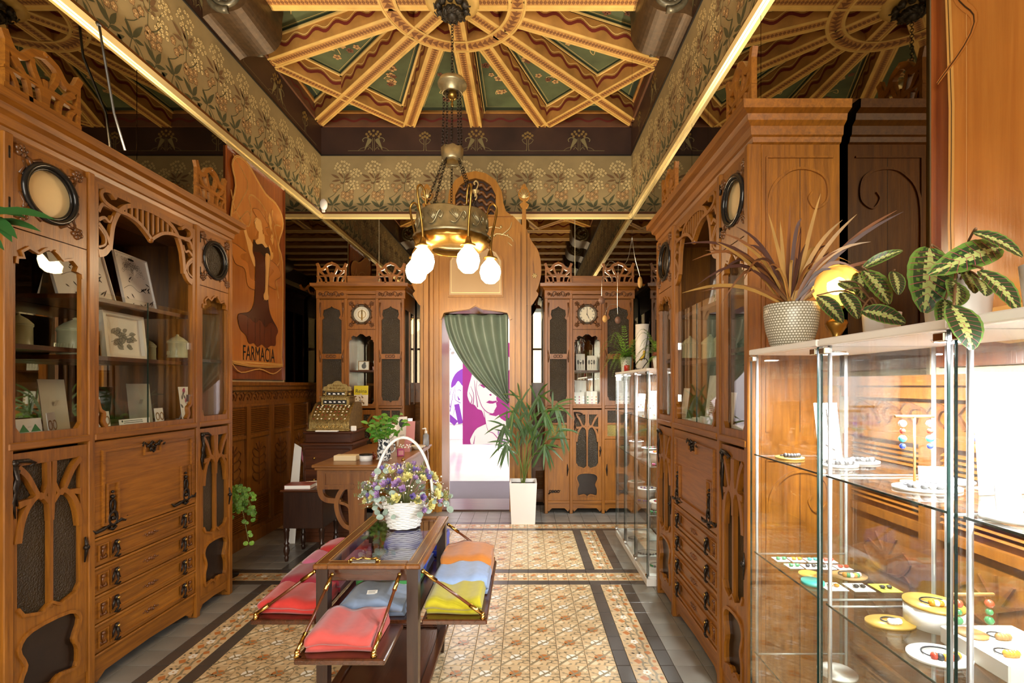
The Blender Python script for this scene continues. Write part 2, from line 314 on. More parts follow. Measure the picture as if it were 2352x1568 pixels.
def floral_art():
    s = TW/200; P = lambda *q: [((x-100)*s, (100-y)*s) for x, y in q]; A = []
    A.append(('l', cr(P((0, 150), (50, 140), (100, 152), (150, 140), (200, 150)), 3), 1, 3, .013)); A.append(('l', cr(P((0, 84), (60, 96), (110, 84), (160, 96), (200, 84)), 3), 1, 3, .011))
    A.append(('p', P((20, 60), (60, 30), (84, 64), (40, 92)), 2, 1, 0)); A.append(('p', P((140, 150), (176, 130), (190, 166), (156, 184)), 2, 1, 0)); A.append(('p', ell(P((52, 176))[0], .014, .011, 8), 2, 1, 0))
    fl = []
    c = P((118, 92))[0]
    for i in range(20):
        a = 2*PI*i/20; r = (.025 if i % 4 else .018); fl.append((c[0]+r*math.cos(a), c[1]+r*.9*math.sin(a)))
    A.append(('p', fl, 3, 2, 0)); A.append(('p', ell(c, .008, .007, 8), 4, 4, 0)); A.append(('p', ell(c, .004, n=6), 5, 1, 0))
    for x, y, a in ((20, 130, 1), (40, 116, 2), (70, 130, .3), (90, 140, 5), (150, 100, .9), (176, 110, 2.5), (150, 60, 1.1), (100, 50, 2), (120, 30, .5), (170, 40, 4), (100, 170, 4.4), (20, 20, .6), (186, 70, 1)):
        A.append(('p', clipart(leafpts(P((x, y))[0], a, .026, .0065, 3)), 3, 3, 0))
    return A
meshes = {}
def place_tile(kind, x, y, rz=0):
    o = link(kind, meshes[kind], floor, (x, y, 0), rz); return o
for k, mb in (('orange_disc_tile', tile_mb(TW, .1555, 0, tile_art('o'))), ('white_disc_tile', tile_mb(TW, .1555, 0, tile_art('w'))), ('floral_border_tile', tile_mb(TW, .1555, 0, floral_art())),
              ('dark_border_tile', tile_mb(TW, .0775, 5)), ('grey_tile', tile_mb(TW, .1555, 6))):
    o = mb.build(k, TM); meshes[k] = o.data; bpy.data.objects.remove(o)
R0 = 3.7625
bulk = MB()
def field(y0, n, sgn, par=0):
    for j in range(n):
        yc = y0+sgn*(j+.5)*.1555
        for i in range(14):
            place_tile('orange_disc_tile' if (i+j+par) % 2 else 'white_disc_tile', TX0+(i+.5)*TW, yc)
field(R0, 11, -1); field(4.078, 7, 1, 1)
def hrow(kind, yc, x0, x1):
    n = round((x1-x0)/TW)
    for i in range(n): place_tile(kind, x0+(i+.5)*TW, yc)
nl = 5; nr = 4
HX0 = TX0-2*TW-nl*TW+.02; HX0 = TX0-2*TW-4*TW; HX1 = TX1+2*TW+4*TW
hrow('dark_border_tile', R0+.039, HX0, HX1); hrow('floral_border_tile', R0+.0775+.0778, HX0, HX1); hrow('dark_border_tile', R0+.233+.039, HX0, HX1)
y5 = 4.078+7*.1555
hrow('dark_border_tile', y5+.039, HX0, HX1); hrow('floral_border_tile', y5+.155, HX0, HX1); hrow('dark_border_tile', y5+.272, HX0, HX1)
def vcol(y0, n, sgn):
    for j in range(n):
        yc = y0+sgn*(j+.5)*.1555
        for side in (-1, 1):
            bx = TX0 if side < 0 else TX1
            place_tile('dark_border_tile', bx+side*.039, yc, PI/2); place_tile('floral_border_tile', bx+side*.155, yc, PI/2); place_tile('dark_border_tile', bx+side*.272, yc, PI/2)
            for k in range(3 if side > 0 else 5):
                x = bx+side*(.31+(k+.5)*TW)
                if XL-.05 < x < XR+.05: place_tile('grey_tile', x, yc)
vcol(R0, 11, -1); vcol(4.078, 7, 1)
yy = y5+.311
for j in range(5):
    for i in range(26): place_tile('grey_tile', HX0+(i+.5)*TW, yy+(j+.5)*.1555)
# strips beyond the last full tile, and the floor behind the camera
fy = R0-11*.1555
bulk.box((TX0, YF, -.012), (TX1, fy, 0), 0); bulk.box((XL, YF, -.012), (TX0, fy, 0), 1); bulk.box((TX1, YF, -.012), (XR, fy, 0), 1)
tag(bulk.build('tiles_behind_camera', [M_TILE, M_TLG], floor), kind='stuff')
# ceiling bay
def rib(name, p0, p1, hb=.075, ht=.098, z0=ZR, wave=True, dz=0):
    p0 = Vector(p0); p1 = Vector(p1); L = (p1-p0).length; a = math.atan2((p1-p0).y, (p1-p0).x); H = ZP-z0; mb = MB(); z = dz
    mb.add([(0, -hb, z), (L, -hb, z), (L, hb, z), (0, hb, z)], [(0, 1, 2, 3)], 0)
    for s in (-1, 1):
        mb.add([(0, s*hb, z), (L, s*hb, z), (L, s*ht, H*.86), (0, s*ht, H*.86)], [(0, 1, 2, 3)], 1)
        mb.box((0, s*ht-.012, H*.84), (L, s*(ht+.02), H), 2)
        mb.box((0, s*(ht+.02), H*.93), (L, s*(ht+.032), H), 5)
        n = max(8, int(L/.25)*8); lo = []; 
        if wave:
            for off, wd, mi in ((.45, .16, 3), (.62, .035, 2)):
                vs = []; fs = []
                for i in range(n+1):
                    x = L*i/n; q = off+.13*math.sin(i*PI/4)
                    for e in (-wd/2, wd/2):
                        t = q+e; vs.append((x, s*(hb+(ht-hb)*t/.86*1.0+.0025), z+H*t-.0))
                fs = [(2*i, 2*i+2, 2*i+3, 2*i+1) for i in range(n)]
                mb.add(vs, fs, mi)
    mb.box((0, -hb, z-.006), (L, -hb+.022, z), 0); mb.box((0, hb-.022, z-.006), (L, hb, z), 0)
    q = z-.0012; mb.add([(0, -.035, q), (L, -.035, q), (L, .035, q), (0, .035, q)], [(0, 1, 2, 3)], 6)
    n = max(2, int(L/.035))
    for i in range(n):
        x = L*i/n; e = L/n
        mb.add([(x, -.03, q-.0008), (x+e*.45, 0, q-.0008), (x, .03, q-.0008)], [(0, 1, 2)], 4); mb.add([(x+e*.5, 0, q-.0008), (x+e*.95, -.028, q-.0008), (x+e*.95, .028, q-.0008)], [(0, 1, 2)], 4)
    return mb.build(name, [M_OCHRE, M_OCHRED, M_CRM, M_RED, M_BRN, M_GREEND, mat_och2], ceiling, (p0.x, p0.y, z0), a, recalc=False)
mat_och2 = mat('ochre_stencil_ground', 'b98442', .6)
HX, HY = (XR-XL)/2, YB-CY
def wallpt(a):
    c, s_ = math.cos(a), math.sin(a); t = min(HX/abs(c) if abs(c) > 1e-6 else 9, HY/abs(s_) if abs(s_) > 1e-6 else 9); return (CX+c*t, CY+s_*t)
for k in range(16):
    a = k*PI/8; r0 = .21 if k % 2 == 0 else .64
    rib('ceiling_rib' if k % 8 else 'ceiling_beam', (CX+r0*math.cos(a), CY+r0*math.sin(a)), wallpt(a), .095 if k % 8 == 0 else .075, dz=.001*(k % 3))
for k in (1, 5, 9, 13): rib('ceiling_rib', wallpt(k*PI/8), wallpt((k+2)*PI/8), .06, .1, dz=.003)
def ringmb(ri, ro, z0, H):
    mb = MB(); n = 64
    for i in range(n):
        a0, a1 = 2*PI*i/n, 2*PI*(i+1)/n; c0, s0, c1, s1 = math.cos(a0), math.sin(a0), math.cos(a1), math.sin(a1)
        def q(r0, r1, za, zb, mi): mb.add([(r0*c0, r0*s0, za), (r0*c1, r0*s1, za), (r1*c1, r1*s1, zb), (r1*c0, r1*s0, zb)], [(0, 1, 2, 3)], mi)
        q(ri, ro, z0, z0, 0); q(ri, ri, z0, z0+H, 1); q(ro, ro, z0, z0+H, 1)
        if ro-ri > .1:
            q(ri+.03, ro-.03, z0-.001, z0-.001, 6); m = (ri+ro)/2
            mb.add([((ri+.035)*c0, (ri+.035)*s0, z0-.002), ((ro-.035)*c0, (ro-.035)*s0, z0-.002), (m*c1, m*s1, z0-.002)], [(0, 1, 2)], 4)
            q(ri, ri+.02, z0-.006, z0-.006, 0); q(ro-.02, ro, z0-.006, z0-.006, 0); q(ri+.02, ri+.02, z0-.006, z0, 0); q(ro-.02, ro-.02, z0-.006, z0, 0)
            for r_ in (ri-.002, ro+.002):
                z1 = z0+.085+.02*math.sin(i*PI/2); z2 = z0+.085+.02*math.sin((i+1)*PI/2)
                mb.add([(r_*c0, r_*s0, z1-.015), (r_*c1, r_*s1, z2-.015), (r_*c1, r_*s1, z2+.015), (r_*c0, r_*s0, z1+.015)], [(0, 1, 2, 3)], 3)
    return mb
ringmb(.49, .65, -.002, .19).build('ceiling_ring', [M_OCHRE, M_OCHRED, M_CRM, M_RED, M_BRN, M_GREEND, mat_och2], ceiling, (CX, CY, ZR), recalc=False)
hub = MB().lathe([(.001, -.012), (.19, -.012), (.235, -.004), (.235, .19)], 36, 0); hub.build('ceiling_hub', [M_OCHRE], ceiling, (CX, CY, ZR))
ros = MB()
for k in range(10):
    a = k*2*PI/10
    for j in range(2):
        r = .06+.06*j; c = Vector((r*math.cos(a+j*.3), r*math.sin(a+j*.3), -.03-.05*(1-j)))
        ros.ball(c, .036, 8, 0); ros.tube([c, c+Vector((.03*math.cos(a), .03*math.sin(a), -.03)), c+Vector((.05*math.cos(a+.8), .05*math.sin(a+.8), -.01))], [.014, .006], 6)
ros.ball((0, 0, -.1), .05, 10, 0)
ros.build('ceiling_rosette', [mat('rosette_iron', '3a332a', .45, .5, var=.4, vs=30)], ceiling, (CX, CY, ZR-.02))
def clip(poly, n, d):      # keep points with n.p <= d
    out = []
    for i in range(len(poly)):
        a, b = poly[i], poly[(i+1) % len(poly)]; da = n[0]*a[0]+n[1]*a[1]-d; db = n[0]*b[0]+n[1]*b[1]-d
        if da <= 0: out.append(a)
        if (da < 0 < db) or (db < 0 < da):
            t = da/(da-db); out.append((a[0]+(b[0]-a[0])*t, a[1]+(b[1]-a[1])*t))
    return out
def inset(poly, d):
    area2 = sum(poly[i][0]*poly[(i+1) % len(poly)][1]-poly[(i+1) % len(poly)][0]*poly[i][1] for i in range(len(poly)))
    if area2 < 0: poly = poly[::-1]
    out = poly
    for i in range(len(poly)):
        a, b = poly[i], poly[(i+1) % len(poly)]; L = math.hypot(b[0]-a[0], b[1]-a[1])
        if L < 1e-6: continue
        n = ((b[1]-a[1])/L, -(b[0]-a[0])/L); out = clip(out, n, n[0]*a[0]+n[1]*a[1]-d)
        if len(out) < 3: return []
    return out
def blossom(mb, c, r, mi, d, n=5, T=None):
    for k in range(n):
        a = 2*PI*k/n+c[0]*9; mb.flat(ell((c[0]+r*.55*math.cos(a), c[1]+r*.55*math.sin(a)), r*.5, r*.42, 8, a), d, mi, T)
    mb.flat(ell(c, r*.22, n=6), d-.0006, 2, T)
for k in range(16):
    a0, a1 = k*PI/8, (k+1)*PI/8; p0, p1 = wallpt(a0), wallpt(a1); tri = [(CX, CY), p0, p1]; am = (a0+a1)/2
    tri = clip(tri, (-math.cos(am), -math.sin(am)), -(CX*math.cos(am)+CY*math.sin(am))-.62)
    cells = [tri]; kk = k % 4
    if kk in (1, 2):
        q0, q1 = wallpt((k-kk+1)*PI/8), wallpt((k-kk+3)*PI/8); n = (q1[1]-q0[1], -(q1[0]-q0[0])); L = math.hypot(*n); n = (n[0]/L, n[1]/L)
        if n[0]*(q0[0]-CX)+n[1]*(q0[1]-CY) < 0: n = (-n[0], -n[1])
        d = n[0]*q0[0]+n[1]*q0[1]; cells = [clip(tri, n, d), clip(tri, (-n[0], -n[1]), -d)]
    for ci, cell in enumerate(cells):
        pl = inset(cell, .132 if ci == 0 else .112)
        if len(pl) < 3: continue
        mb = MB(); mb.prism(pl, (), 0, .004, 0)
        mb.ribbon(inset(cell, .150 if ci == 0 else .128) or pl, .004, -.0012, None, 3, closed=True)
        cx_ = sum(p[0] for p in pl)/len(pl); cy_ = sum(p[1] for p in pl)/len(pl); random.seed(k*7+ci)
        dirx, diry = math.cos(am), math.sin(am); size = .055 if ci == 0 else .03
        for j in range(7 if ci == 0 else 3):
            t = random.uniform(-.35, .45)*(1 if ci == 0 else .3); u = random.uniform(-.09, .09)
            c = (cx_+dirx*t-diry*u, cy_+diry*t+dirx*u)
            if all(True for _ in (0,)) and len(inset(pl, .0)) >= 3:
                ok = True; P2 = inset(pl, .045)
                if len(P2) < 3: ok = False
                else:
                    for i2 in range(len(P2)):
                        a_, b_ = P2[i2], P2[(i2+1) % len(P2)]
                        if (b_[0]-a_[0])*(c[1]-a_[1])-(b_[1]-a_[1])*(c[0]-a_[0]) < 0: ok = False
                if ok: blossom(mb, c, size*random.uniform(.6, 1.1), 1 if j % 3 else 2, -.0015-.0008*j)
        if ci == 0:
            b0 = (cx_+dirx*.3, cy_+diry*.3); mb.ribbon(cr([b0, (b0[0]-diry*.06+dirx*.03, b0[1]+dirx*.06+diry*.03), (b0[0]-diry*.02-dirx*.05, b0[1]+dirx*.02-diry*.05), (b0[0]+diry*.07, b0[1]-dirx*.07)], 4), .006, -.001, None, 3)
        mb.build('ceiling_panel', [M_GREEN, M_PINKF, M_RUST, M_CRM], ceiling, (0, 0, ZP-.004), recalc=False)
# perimeter band of the coffer with its wave
def perim(T, L, name):
    mb = MB().box((0, ZR, 0), (L, ZP, .035), 0, T); n = int(L/.03)
    mb.ribbon([(L*i/n, ZR+.08+.018*math.sin(i*.75)) for i in range(n+1)], .026, .037, None, 1, T)
    mb.box((0, ZP-.03, 0), (L, ZP-.002, .06), 2, T); return mb.build(name, [mat('coffer_brown_paint', '6b442a', .6, var=.2, vs=4), M_RED, M_OCHRED], ceiling, recalc=False)
perim(TB, LB, 'coffer_edge'); perim(TL, LW, 'coffer_edge'); perim(TR, LW, 'coffer_edge')
for y in (2.1, 1.5, .9, .3, -.3, -.9, -1.5, -2.1): rib('ceiling_beam', (XL, y), (XR, y), .1, .13)
# wall dressings
def u_l(Y): return Y-YF
frm = MB()
def band(T, L, wall):
    MB().box((0, 4.486, 0), (L, ZR, .012), 0, T).box((0, 4.476, 0), (L, 4.49, .02), 1, T).build('frieze_band', [M_FRZ, M_BLACK], wall, recalc=False)
    MB().box((0, 3.745, 0), (L, 4.48, .008), 0, T).build('wallpaper', [M_WALLP], wall)
    MB().box((0, 3.711, 0), (L, 3.745, .03), 1, T).box((0, 3.664, 0), (L, 3.711, .045), 0, T).box((0, 3.655, 0), (L, 3.664, .03), 0, T).build('gilt_strip', [M_GOLD, W_CARV], wall)
band(TB, LB, wall_back); band(TL, LW, wall_left); band(TR, LW, wall_right)
def wp_motif():
    mb = MB(); s = .962e-3; P = lambda x, y: ((x-785)*s, (1105-y)*s)
    def lf(x, y, x2, y2, w_, mi, d): 
        p, q = P(x, y), P(x2, y2); a = math.atan2(q[1]-p[1], q[0]-p[0]); mb.flat(leafpts(p, a, math.hypot(q[0]-p[0], q[1]-p[1]), w_, 4), d, mi)
    def st(*q, w=.006, mi=1, d=.0004): mb.ribbon(cr([P(*a) for a in q], 3), w, d, None, mi)
    st((760, 1100), (770, 1050), (785, 1000)); st((785, 1000), (850, 1040), (900, 1100)); st((720, 920), (800, 870), (860, 800), (900, 770)); st((980, 1100), (1010, 1040), (960, 960), (930, 900), (930, 720), (945, 680)); st((930, 850), (1010, 800), (1080, 700)); st((945, 690), (940, 600), (915, 540)); st((1000, 780), (1060, 640), (1100, 600), w=.004)
    st((950, 700), (900, 700), (880, 660)); st((785, 1000), (740, 950), (720, 920))
    for a in ((785, 1000, 880, 860, .02), (790, 1010, 720, 900, .016), (800, 1005, 895, 985, .014), (785, 1010, 690, 985, .013), (1010, 1040, 890, 950, .022), (1010, 1040, 1060, 930, .022), (1000, 1060, 1110, 1020, .016), (1000, 1070, 900, 1080, .014), (1060, 1090, 1130, 1040, .014), (850, 1095, 800, 1040, .012), (700, 1090, 650, 1060, .012)): lf(*a[:4], a[4], 1, .0012)
    for a in ((930, 640, 850, 550, .013), (935, 650, 890, 595, .011), (880, 650, 760, 590, .016), (890, 670, 770, 690, .014), (945, 650, 1010, 570, .016), (945, 670, 1035, 630, .014), (950, 700, 1010, 690, .012), (940, 720, 880, 705, .011)): lf(*a[:4], a[4], 2, .0012)
    def ringf(x, y, r=.0155):
        c = P(x, y); o = []; n = 10
        for i in range(n): a = 2*PI*i/n; q = r*(1 if i % 2 else .82); o.append((c[0]+q*math.cos(a), c[1]+q*math.sin(a)))
        mb.flat(o, .0024, 3, None, [ell(c, r*.42, n=5)])
    random.seed(5)
    for cx_, cy_, rr, n in ((915, 495, 105, 17), (1095, 575, 82, 14), (1055, 740, 88, 13)):
        done = []
        for t in range(400):
            if len(done) >= n: break
            a = random.uniform(0, 2*PI); q = rr*math.sqrt(random.random()); x, y = cx_+q*math.cos(a), cy_+q*.72*math.sin(a)
            if all(math.hypot(x-u, y-v) > 33 for u, v in done): done.append((x, y)); ringf(x, y)
    for x, y in ((775, 745), (860, 760), (815, 810), (925, 890), (985, 860), (1040, 830), (1040, 900), (980, 920), (930, 850)):
        c = P(x, y); pts = []
        for i in range(20): a = 2*PI*i/20; q = .036*(1 if i % 4 in (1, 2) else .84)*(.9); pts.append((c[0]+q*math.cos(a), c[1]+q*math.sin(a)))
        mb.flat(pts, .0016, 2); mb.flat([(c[0]+(p[0]-c[0])*.86, c[1]+(p[1]-c[1])*.86) for p in pts], .0019, 4); mb.flat(ell(c, .006, n=6), .0022, 3)
        for i in range(5): a = 2*PI*i/5; mb.ribbon([(c[0]+.009*math.cos(a), c[1]+.009*math.sin(a)), (c[0]+.024*math.cos(a), c[1]+.024*math.sin(a))], .003, .0021, None, 2)
    return mb
wo = wp_motif().build('painted_flower_motif', [M_WALLP, M_WLEAF, M_WBR, M_WCR, M_WTAN], recalc=False); wmesh = wo.data; bpy.data.objects.remove(wo)
def put(me, name, T, u, v, d, wall, sc=1.0):
    o = bpy.data.objects.new(name, me); S.collection.objects.link(o); o.parent = wall; o.matrix_local = T @ Matrix.Translation((u, v, d)) @ Matrix.Diagonal((sc, 1, 1, 1)); return o
MS = .3965
for T, L, wall, st in ((TB, LB, wall_back, .16), (TL, LW, wall_left, LW-.34-17*MS), (TR, LW, wall_right, LW-.34-17*MS)):
    u = st
    while u < L-.05:
        if u < L-.30: put(wmesh, 'painted_flower_motif', T, u, 3.745, .0085, wall)
        u += MS
def frz_motif(kind):
    mb = MB(); b = .0
    mb.ribbon([(-.33, .055), (-.12, .055)], .004, 0, None, 0); mb.ribbon([(.12, .055), (.33, .055)], .004, 0, None, 0)
    if kind:
        for s in (-1, 1):
            mb.flat([(s*.02, .20), (s*.075, .21), (s*.11, .10), (s*.115, .055), (s*.09, .1), (s*.03, .17)], 0, 0); mb.ribbon(cr([(s*.03, .20), (s*.1, .225), (s*.14, .2), (s*.13, .17)], 4), .01, .0004, None, 0)
            mb.ribbon(cr([(s*.02, .07), (s*.05, .1), (s*.07, .07)], 3), .006, .0004, None, 0); mb.ribbon(cr([(s*.04, .12), (s*.15, .09), (s*.2, .055)], 4), .004, .0004, None, 0)
        pts = [(-.09, .27), (-.055, .3), (-.0, .315), (.055, .3), (.09, .27), (-.035, .27), (.035, .27), (-.07, .24), (.07, .24), (0, .25)]
        mb.ribbon([(-.012, .05), (-.012, .22)], .005, 0, None, 0); mb.ribbon([(.012, .05), (.012, .22)], .005, 0, None, 0)
    else:
        for s in (-1, 1): mb.ribbon(cr([(s*.015, .05), (s*.015, .2), (s*.07, .2), (s*.05, .16), (s*.015, .14)], 4), .006, 0, None, 0); mb.ribbon(cr([(s*.015, .08), (s*.03, .055), (s*.12, .055)], 3), .004, 0, None, 0)
        pts = [(-.06, .25), (-.03, .275), (.03, .275), (.06, .25), (0, .29), (0, .24), (-.03, .225), (.03, .225)]
    for p in pts: mb.flat(ell(p, .017, n=8), .0006, 1)
    o = mb.build('frieze_motif', [M_FRL, mat('frieze_bud_paint', '8a6f3a', .6)], recalc=False); me = o.data; bpy.data.objects.remove(o); return me
fm = [frz_motif(0), frz_motif(1)]
for T, L, wall, st in ((TB, LB, wall_back, .69), (TL, LW, wall_left, 2.6), (TR, LW, wall_right, 2.6)):
    i = 1; u = st
    while u < L-.3: put(fm[i % 2], 'frieze_motif', T, u, 4.486, .013, wall); u += .666; i += 1
def mirrors(T, wall, spans):
    for a, b in spans: MB().box((a+.003, 1.535, 0), (b-.003, 3.66, .012), 0, T).build('mirror_panel', [M_MIRROR], wall)
mirrors(TB, wall_back, ((0, .76), (.76, 1.45), (2.6, 3.3), (3.3, LB)))
mirrors(TL, wall_left, [(u_l(a), u_l(b)) for a, b in ((-2.4, -1.2), (-1.2, 0), (0, 1.15), (1.15, 2.3), (2.3, 3.4), (3.4, 4.42), (5.5, YB))])
mirrors(TR, wall_right, [(u_l(a), u_l(b)) for a, b in ((-2.4, -1.2), (-1.2, 0), (1.7, 2.9), (2.9, 4.1), (4.1, 5.3), (5.3, YB))])
# wainscot
def carve(mb, T, d, x, z, w_, h_, mi=0):       # a carved plant of ribbons
    for s in (-1, 1):
        for k in range(4):
            y0 = z-h_*.4+h_*.17*k
            mb.ribbon(cr([(x+s*.004, y0), (x+s*w_*.22, y0+h_*.05), (x+s*w_*.34, y0+h_*.17), (x+s*w_*.24, y0+h_*.24)], 4), (.012, .004), d, d+.006, mi, T)
    mb.ribbon([(x, z-h_*.48), (x, z+h_*.3)], .009, d, d+.006, mi, T)
    for k in range(5):
        a = PI*(.15+.7*k/4); mb.ribbon([(x, z+h_*.25), (x+.3*w_*math.cos(a), z+h_*.25+.22*h_*math.sin(a))], (.018, .005), d, d+.007, mi, T)
def wains(T, wall, u0, u1, pw=.43, slats=False, mats=None):
    n = max(1, round((u1-u0)/pw)); pw = (u1-u0)/n; mt = mats or [W_WAIN, W_CARV]
    mb = MB().box((u0, 0, 0), (u1, 1.46, .02), 0, T).box((u0, 0, 0), (u1, .11, .055), 0, T).box((u0, .11, 0), (u1, .14, .04), 0, T)
    mb.box((u0, 1.30, 0), (u1, 1.325, .04), 0, T).box((u0, 1.455, 0), (u1, 1.50, .05), 0, T).box((u0, 1.50, 0), (u1, 1.535, .07), 0, T)
    mb.build('wainscot', mt, wall, recalc=False)
    fr = MB(); k = 0; u = u0+.08
    while u < u1-.08:        # carved vine along the frieze
        fr.ribbon(cr([(u-.07, 1.36), (u-.03, 1.415), (u+.02, 1.42), (u+.035, 1.385), (u+.01, 1.365), (u-.005, 1.39)], 4), (.013, .005), .02, .028, 1, T)
        fr.ribbon(cr([(u+.0, 1.425), (u+.05, 1.44), (u+.08, 1.41)], 3), (.01, .004), .02, .027, 1, T); u += .125
    fr.build('carved_frieze', mt, wall, recalc=False)
    for i in range(n):
        a = u0+i*pw
        p = MB(); p.box((a, .14, .02), (a+.035, 1.30, .045), 0, T).box((a+pw-.035, .14, .02), (a+pw, 1.30, .045), 0, T).box((a+.035, 1.0, .02), (a+pw-.035, 1.03, .038), 0, T).box((a+.035, .42, .02), (a+pw-.035, .45, .038), 0, T)
        po = p.build('wainscot_panel', mt, wall, recalc=False)
        c = MB(); carve(c, T, .02, a+pw/2, .74, pw*.8, .45, 1); c.build('carving', mt, po, recalc=False)
        for z0, z1 in ((1.05, 1.285), (.16, .40)):
            m = 13; h_ = (z1-z0)/m; lv = MB()
            for j in range(m):
                sl = MB() if slats and z0 > 1 else lv; zz = z0+j*h_
                sl.add([(a+.04, zz, .022), (a+pw-.04, zz, .022), (a+pw-.04, zz+h_*.3, .036), (a+.04, zz+h_*.3, .036), (a+.04, zz+h_*.8, .022), (a+pw-.04, zz+h_*.8, .022)], [(0, 1, 2, 3), (3, 2, 5, 4)], 0, False, T)
                if slats and z0 > 1: sl.build('slat', mt, po, recalc=False)
            if lv.v: tag(lv.build('louvre_slats', mt, po, recalc=False), kind='stuff')
wains(TL, wall_left, u_l(3.4), u_l(6.48)); wains(TL, wall_left, u_l(-2.4), u_l(2.0)); wains(TR, wall_right, u_l(3.7), u_l(6.48)); wains(TR, wall_right, u_l(-.1), u_l(2.1), .44, True); wains(TR, wall_right, u_l(-2.4), u_l(-.1))
wains(TB, wall_back, 0, 1.35, .34); wains(TB, wall_back, 2.75, LB, .34)
# corbels under the beams
def corbel(x, y, s):
    mb = MB(); T = FR((x, y, ZP), (s, 0, 0), (0, 0, 1), (0, 1, 0))
    prof = cr([(0, 0), (.38, 0), (.40, -.2), (.395, -.34), (.33, -.44), (.20, -.485), (.08, -.49), (0, -.53)], 4)
    mb.prism(prof, (), -.27, .27, 0, T)
    for d in (-.271, .271):
        sd = -1 if d < 0 else 1
        for r, a0 in ((.17, .3), (.12, 1.6), (.07, 3.2)):
            mb.tube([(p[0], p[1], d) for p in arc((.20, -.32), r*.85, a0, a0+4.6, 16)], [.02, .03], 6, 1, T)
        for k in range(6):
            a = k*PI/3; c = (.20+.085*math.cos(a), -.32+.085*math.sin(a), d); mb.ball(c, .028, 8, 1, T)
        for k in range(3): mb.tube([(.1+.1*k, -.08, d), (.16+.1*k, -.12, d+sd*.02), (.2+.09*k, -.05, d)], [.018, .008], 6, 1, T)
    return mb.build('corbel', [M_BRONZE, mat('corbel_carving', '57503f', .4, .5, var=.4, vs=30)], ceiling)
for y in (CY, 2.1, .9, -.3):
    corbel(XL, y, 1); corbel(XR, y, -1)
# ================================================================ cabinets
def mould(mb, path, prof, mi=0):      # sweep an (out, z) profile along a plan path with mitred corners; out is to the right of travel
    n = len(path); P = [Vector(p) for p in path]; rows = []
    for i in range(n):
        d1 = (P[i]-P[i-1]).normalized() if i else None; d2 = (P[i+1]-P[i]).normalized() if i < n-1 else None
        n1 = Vector((d1.y, -d1.x)) if d1 else None; n2 = Vector((d2.y, -d2.x)) if d2 else None
        m = n1 if n2 is None else n2 if n1 is None else (n1+n2)/(1+n1.dot(n2)); rows.append([(P[i].x+m.x*o, P[i].y+m.y*o, z) for o, z in prof])
    k = len(prof); vs = [p for r in rows for p in r]
    mb.add(vs, [(i*k+j, (i+1)*k+j, (i+1)*k+j+1, i*k+j+1) for i in range(n-1) for j in range(k-1)], mi)
    mb.add(rows[0], [tuple(range(k))], mi); mb.add(rows[-1], [tuple(range(k))[::-1]], mi)
def mir(p): return [(-x, y) for x, y in p]
def sprig(mb, x, z, s, fx=1, fz=1, mi=0, d=-.022):       # carved blossom with two whip stems
    T = XZ()
    for k in range(5):
        a = 2*PI*k/5+.4; mb.ball((x+fx*s*.16*math.cos(a), d, z+fz*s*.16*math.sin(a)), s*.13, 6, mi)
    mb.ball((x, d-.006, z), s*.09, 6, mi)
    for o in (0, .14):
        mb.tube([(x-fx*s*(.2+o), d+.003, z-fz*s*.15), (x-fx*s*(.5), d+.003, z-fz*s*(.22+o*2)), (x-fx*s*.85, d+.003, z-fz*s*(.05+o*1.2))], [s*.09, s*.07, s*.10], 6, mi)
        mb.tube([(x-fx*s*.1, d+.003, z-fz*s*(.2+o)), (x-fx*s*(.16+o), d+.003, z-fz*s*.6), (x+fx*s*(.05-o), d+.003, z-fz*s*.95)], [s*.09, s*.06, s*.08], 6, mi)
def hinge(x, z, par, L=.05): return MB().tube([(x, -.026, z-L/2), (x, -.026, z+L/2)], .006, 8).box((x-.012, -.022, z-L/2+.006), (x+.012, -.02, z+L/2-.006)).build('hinge', M_IRON, par)
def roundel(par, x0, x1, z0, z1, cz, r, face, name='roundel_door', dial=None, rim=1.0):
    cx = (x0+x1)/2; mb = MB(); T = XZ(); rect = [(x0+.004, z0), (x1-.004, z0), (x1-.004, z1), (x0+.004, z1)]
    mb.prism(rect, [ell((cx, cz), r+.008, n=32)], -.022, 0, 0, T); o = mb.build(name, W_OAK, par)
    rm = MB(); rm.tube([(p[0], -.026, p[1]) for p in ell((cx, cz), r+.004, n=36)], .012*rim, 8, 0, closed=True); rm.tube([(p[0], -.02, p[1]) for p in ell((cx, cz), r-.012, n=36)], .007*rim, 8, 0, closed=True); rm.build('roundel_rim', M_RIM if rim == 1 else M_BRONZE, o)
    MB().flat(ell((cx, cz), r, n=32), -.004, 0, T).build('roundel_face', face, o)
    w_ = (x1-x0)/2; h_ = (z1-z0)/2; s = min(w_, h_)*.60
    for fx in (-1, 1):
        for fz in (-1, 1): cv = MB(); sprig(cv, cx+fx*min(w_*.84, r*1.12), cz+fz*min(h_*.84, r*1.15), s, fx, fz); cv.build('carving', M_CARVD, o)
    return o
M_RIM = mat('dark_polished_rim', '2c2a28', .18, .5); M_CARVD = wood('dark_carving', '4a2c14', '7a4c22', 'x', .35)
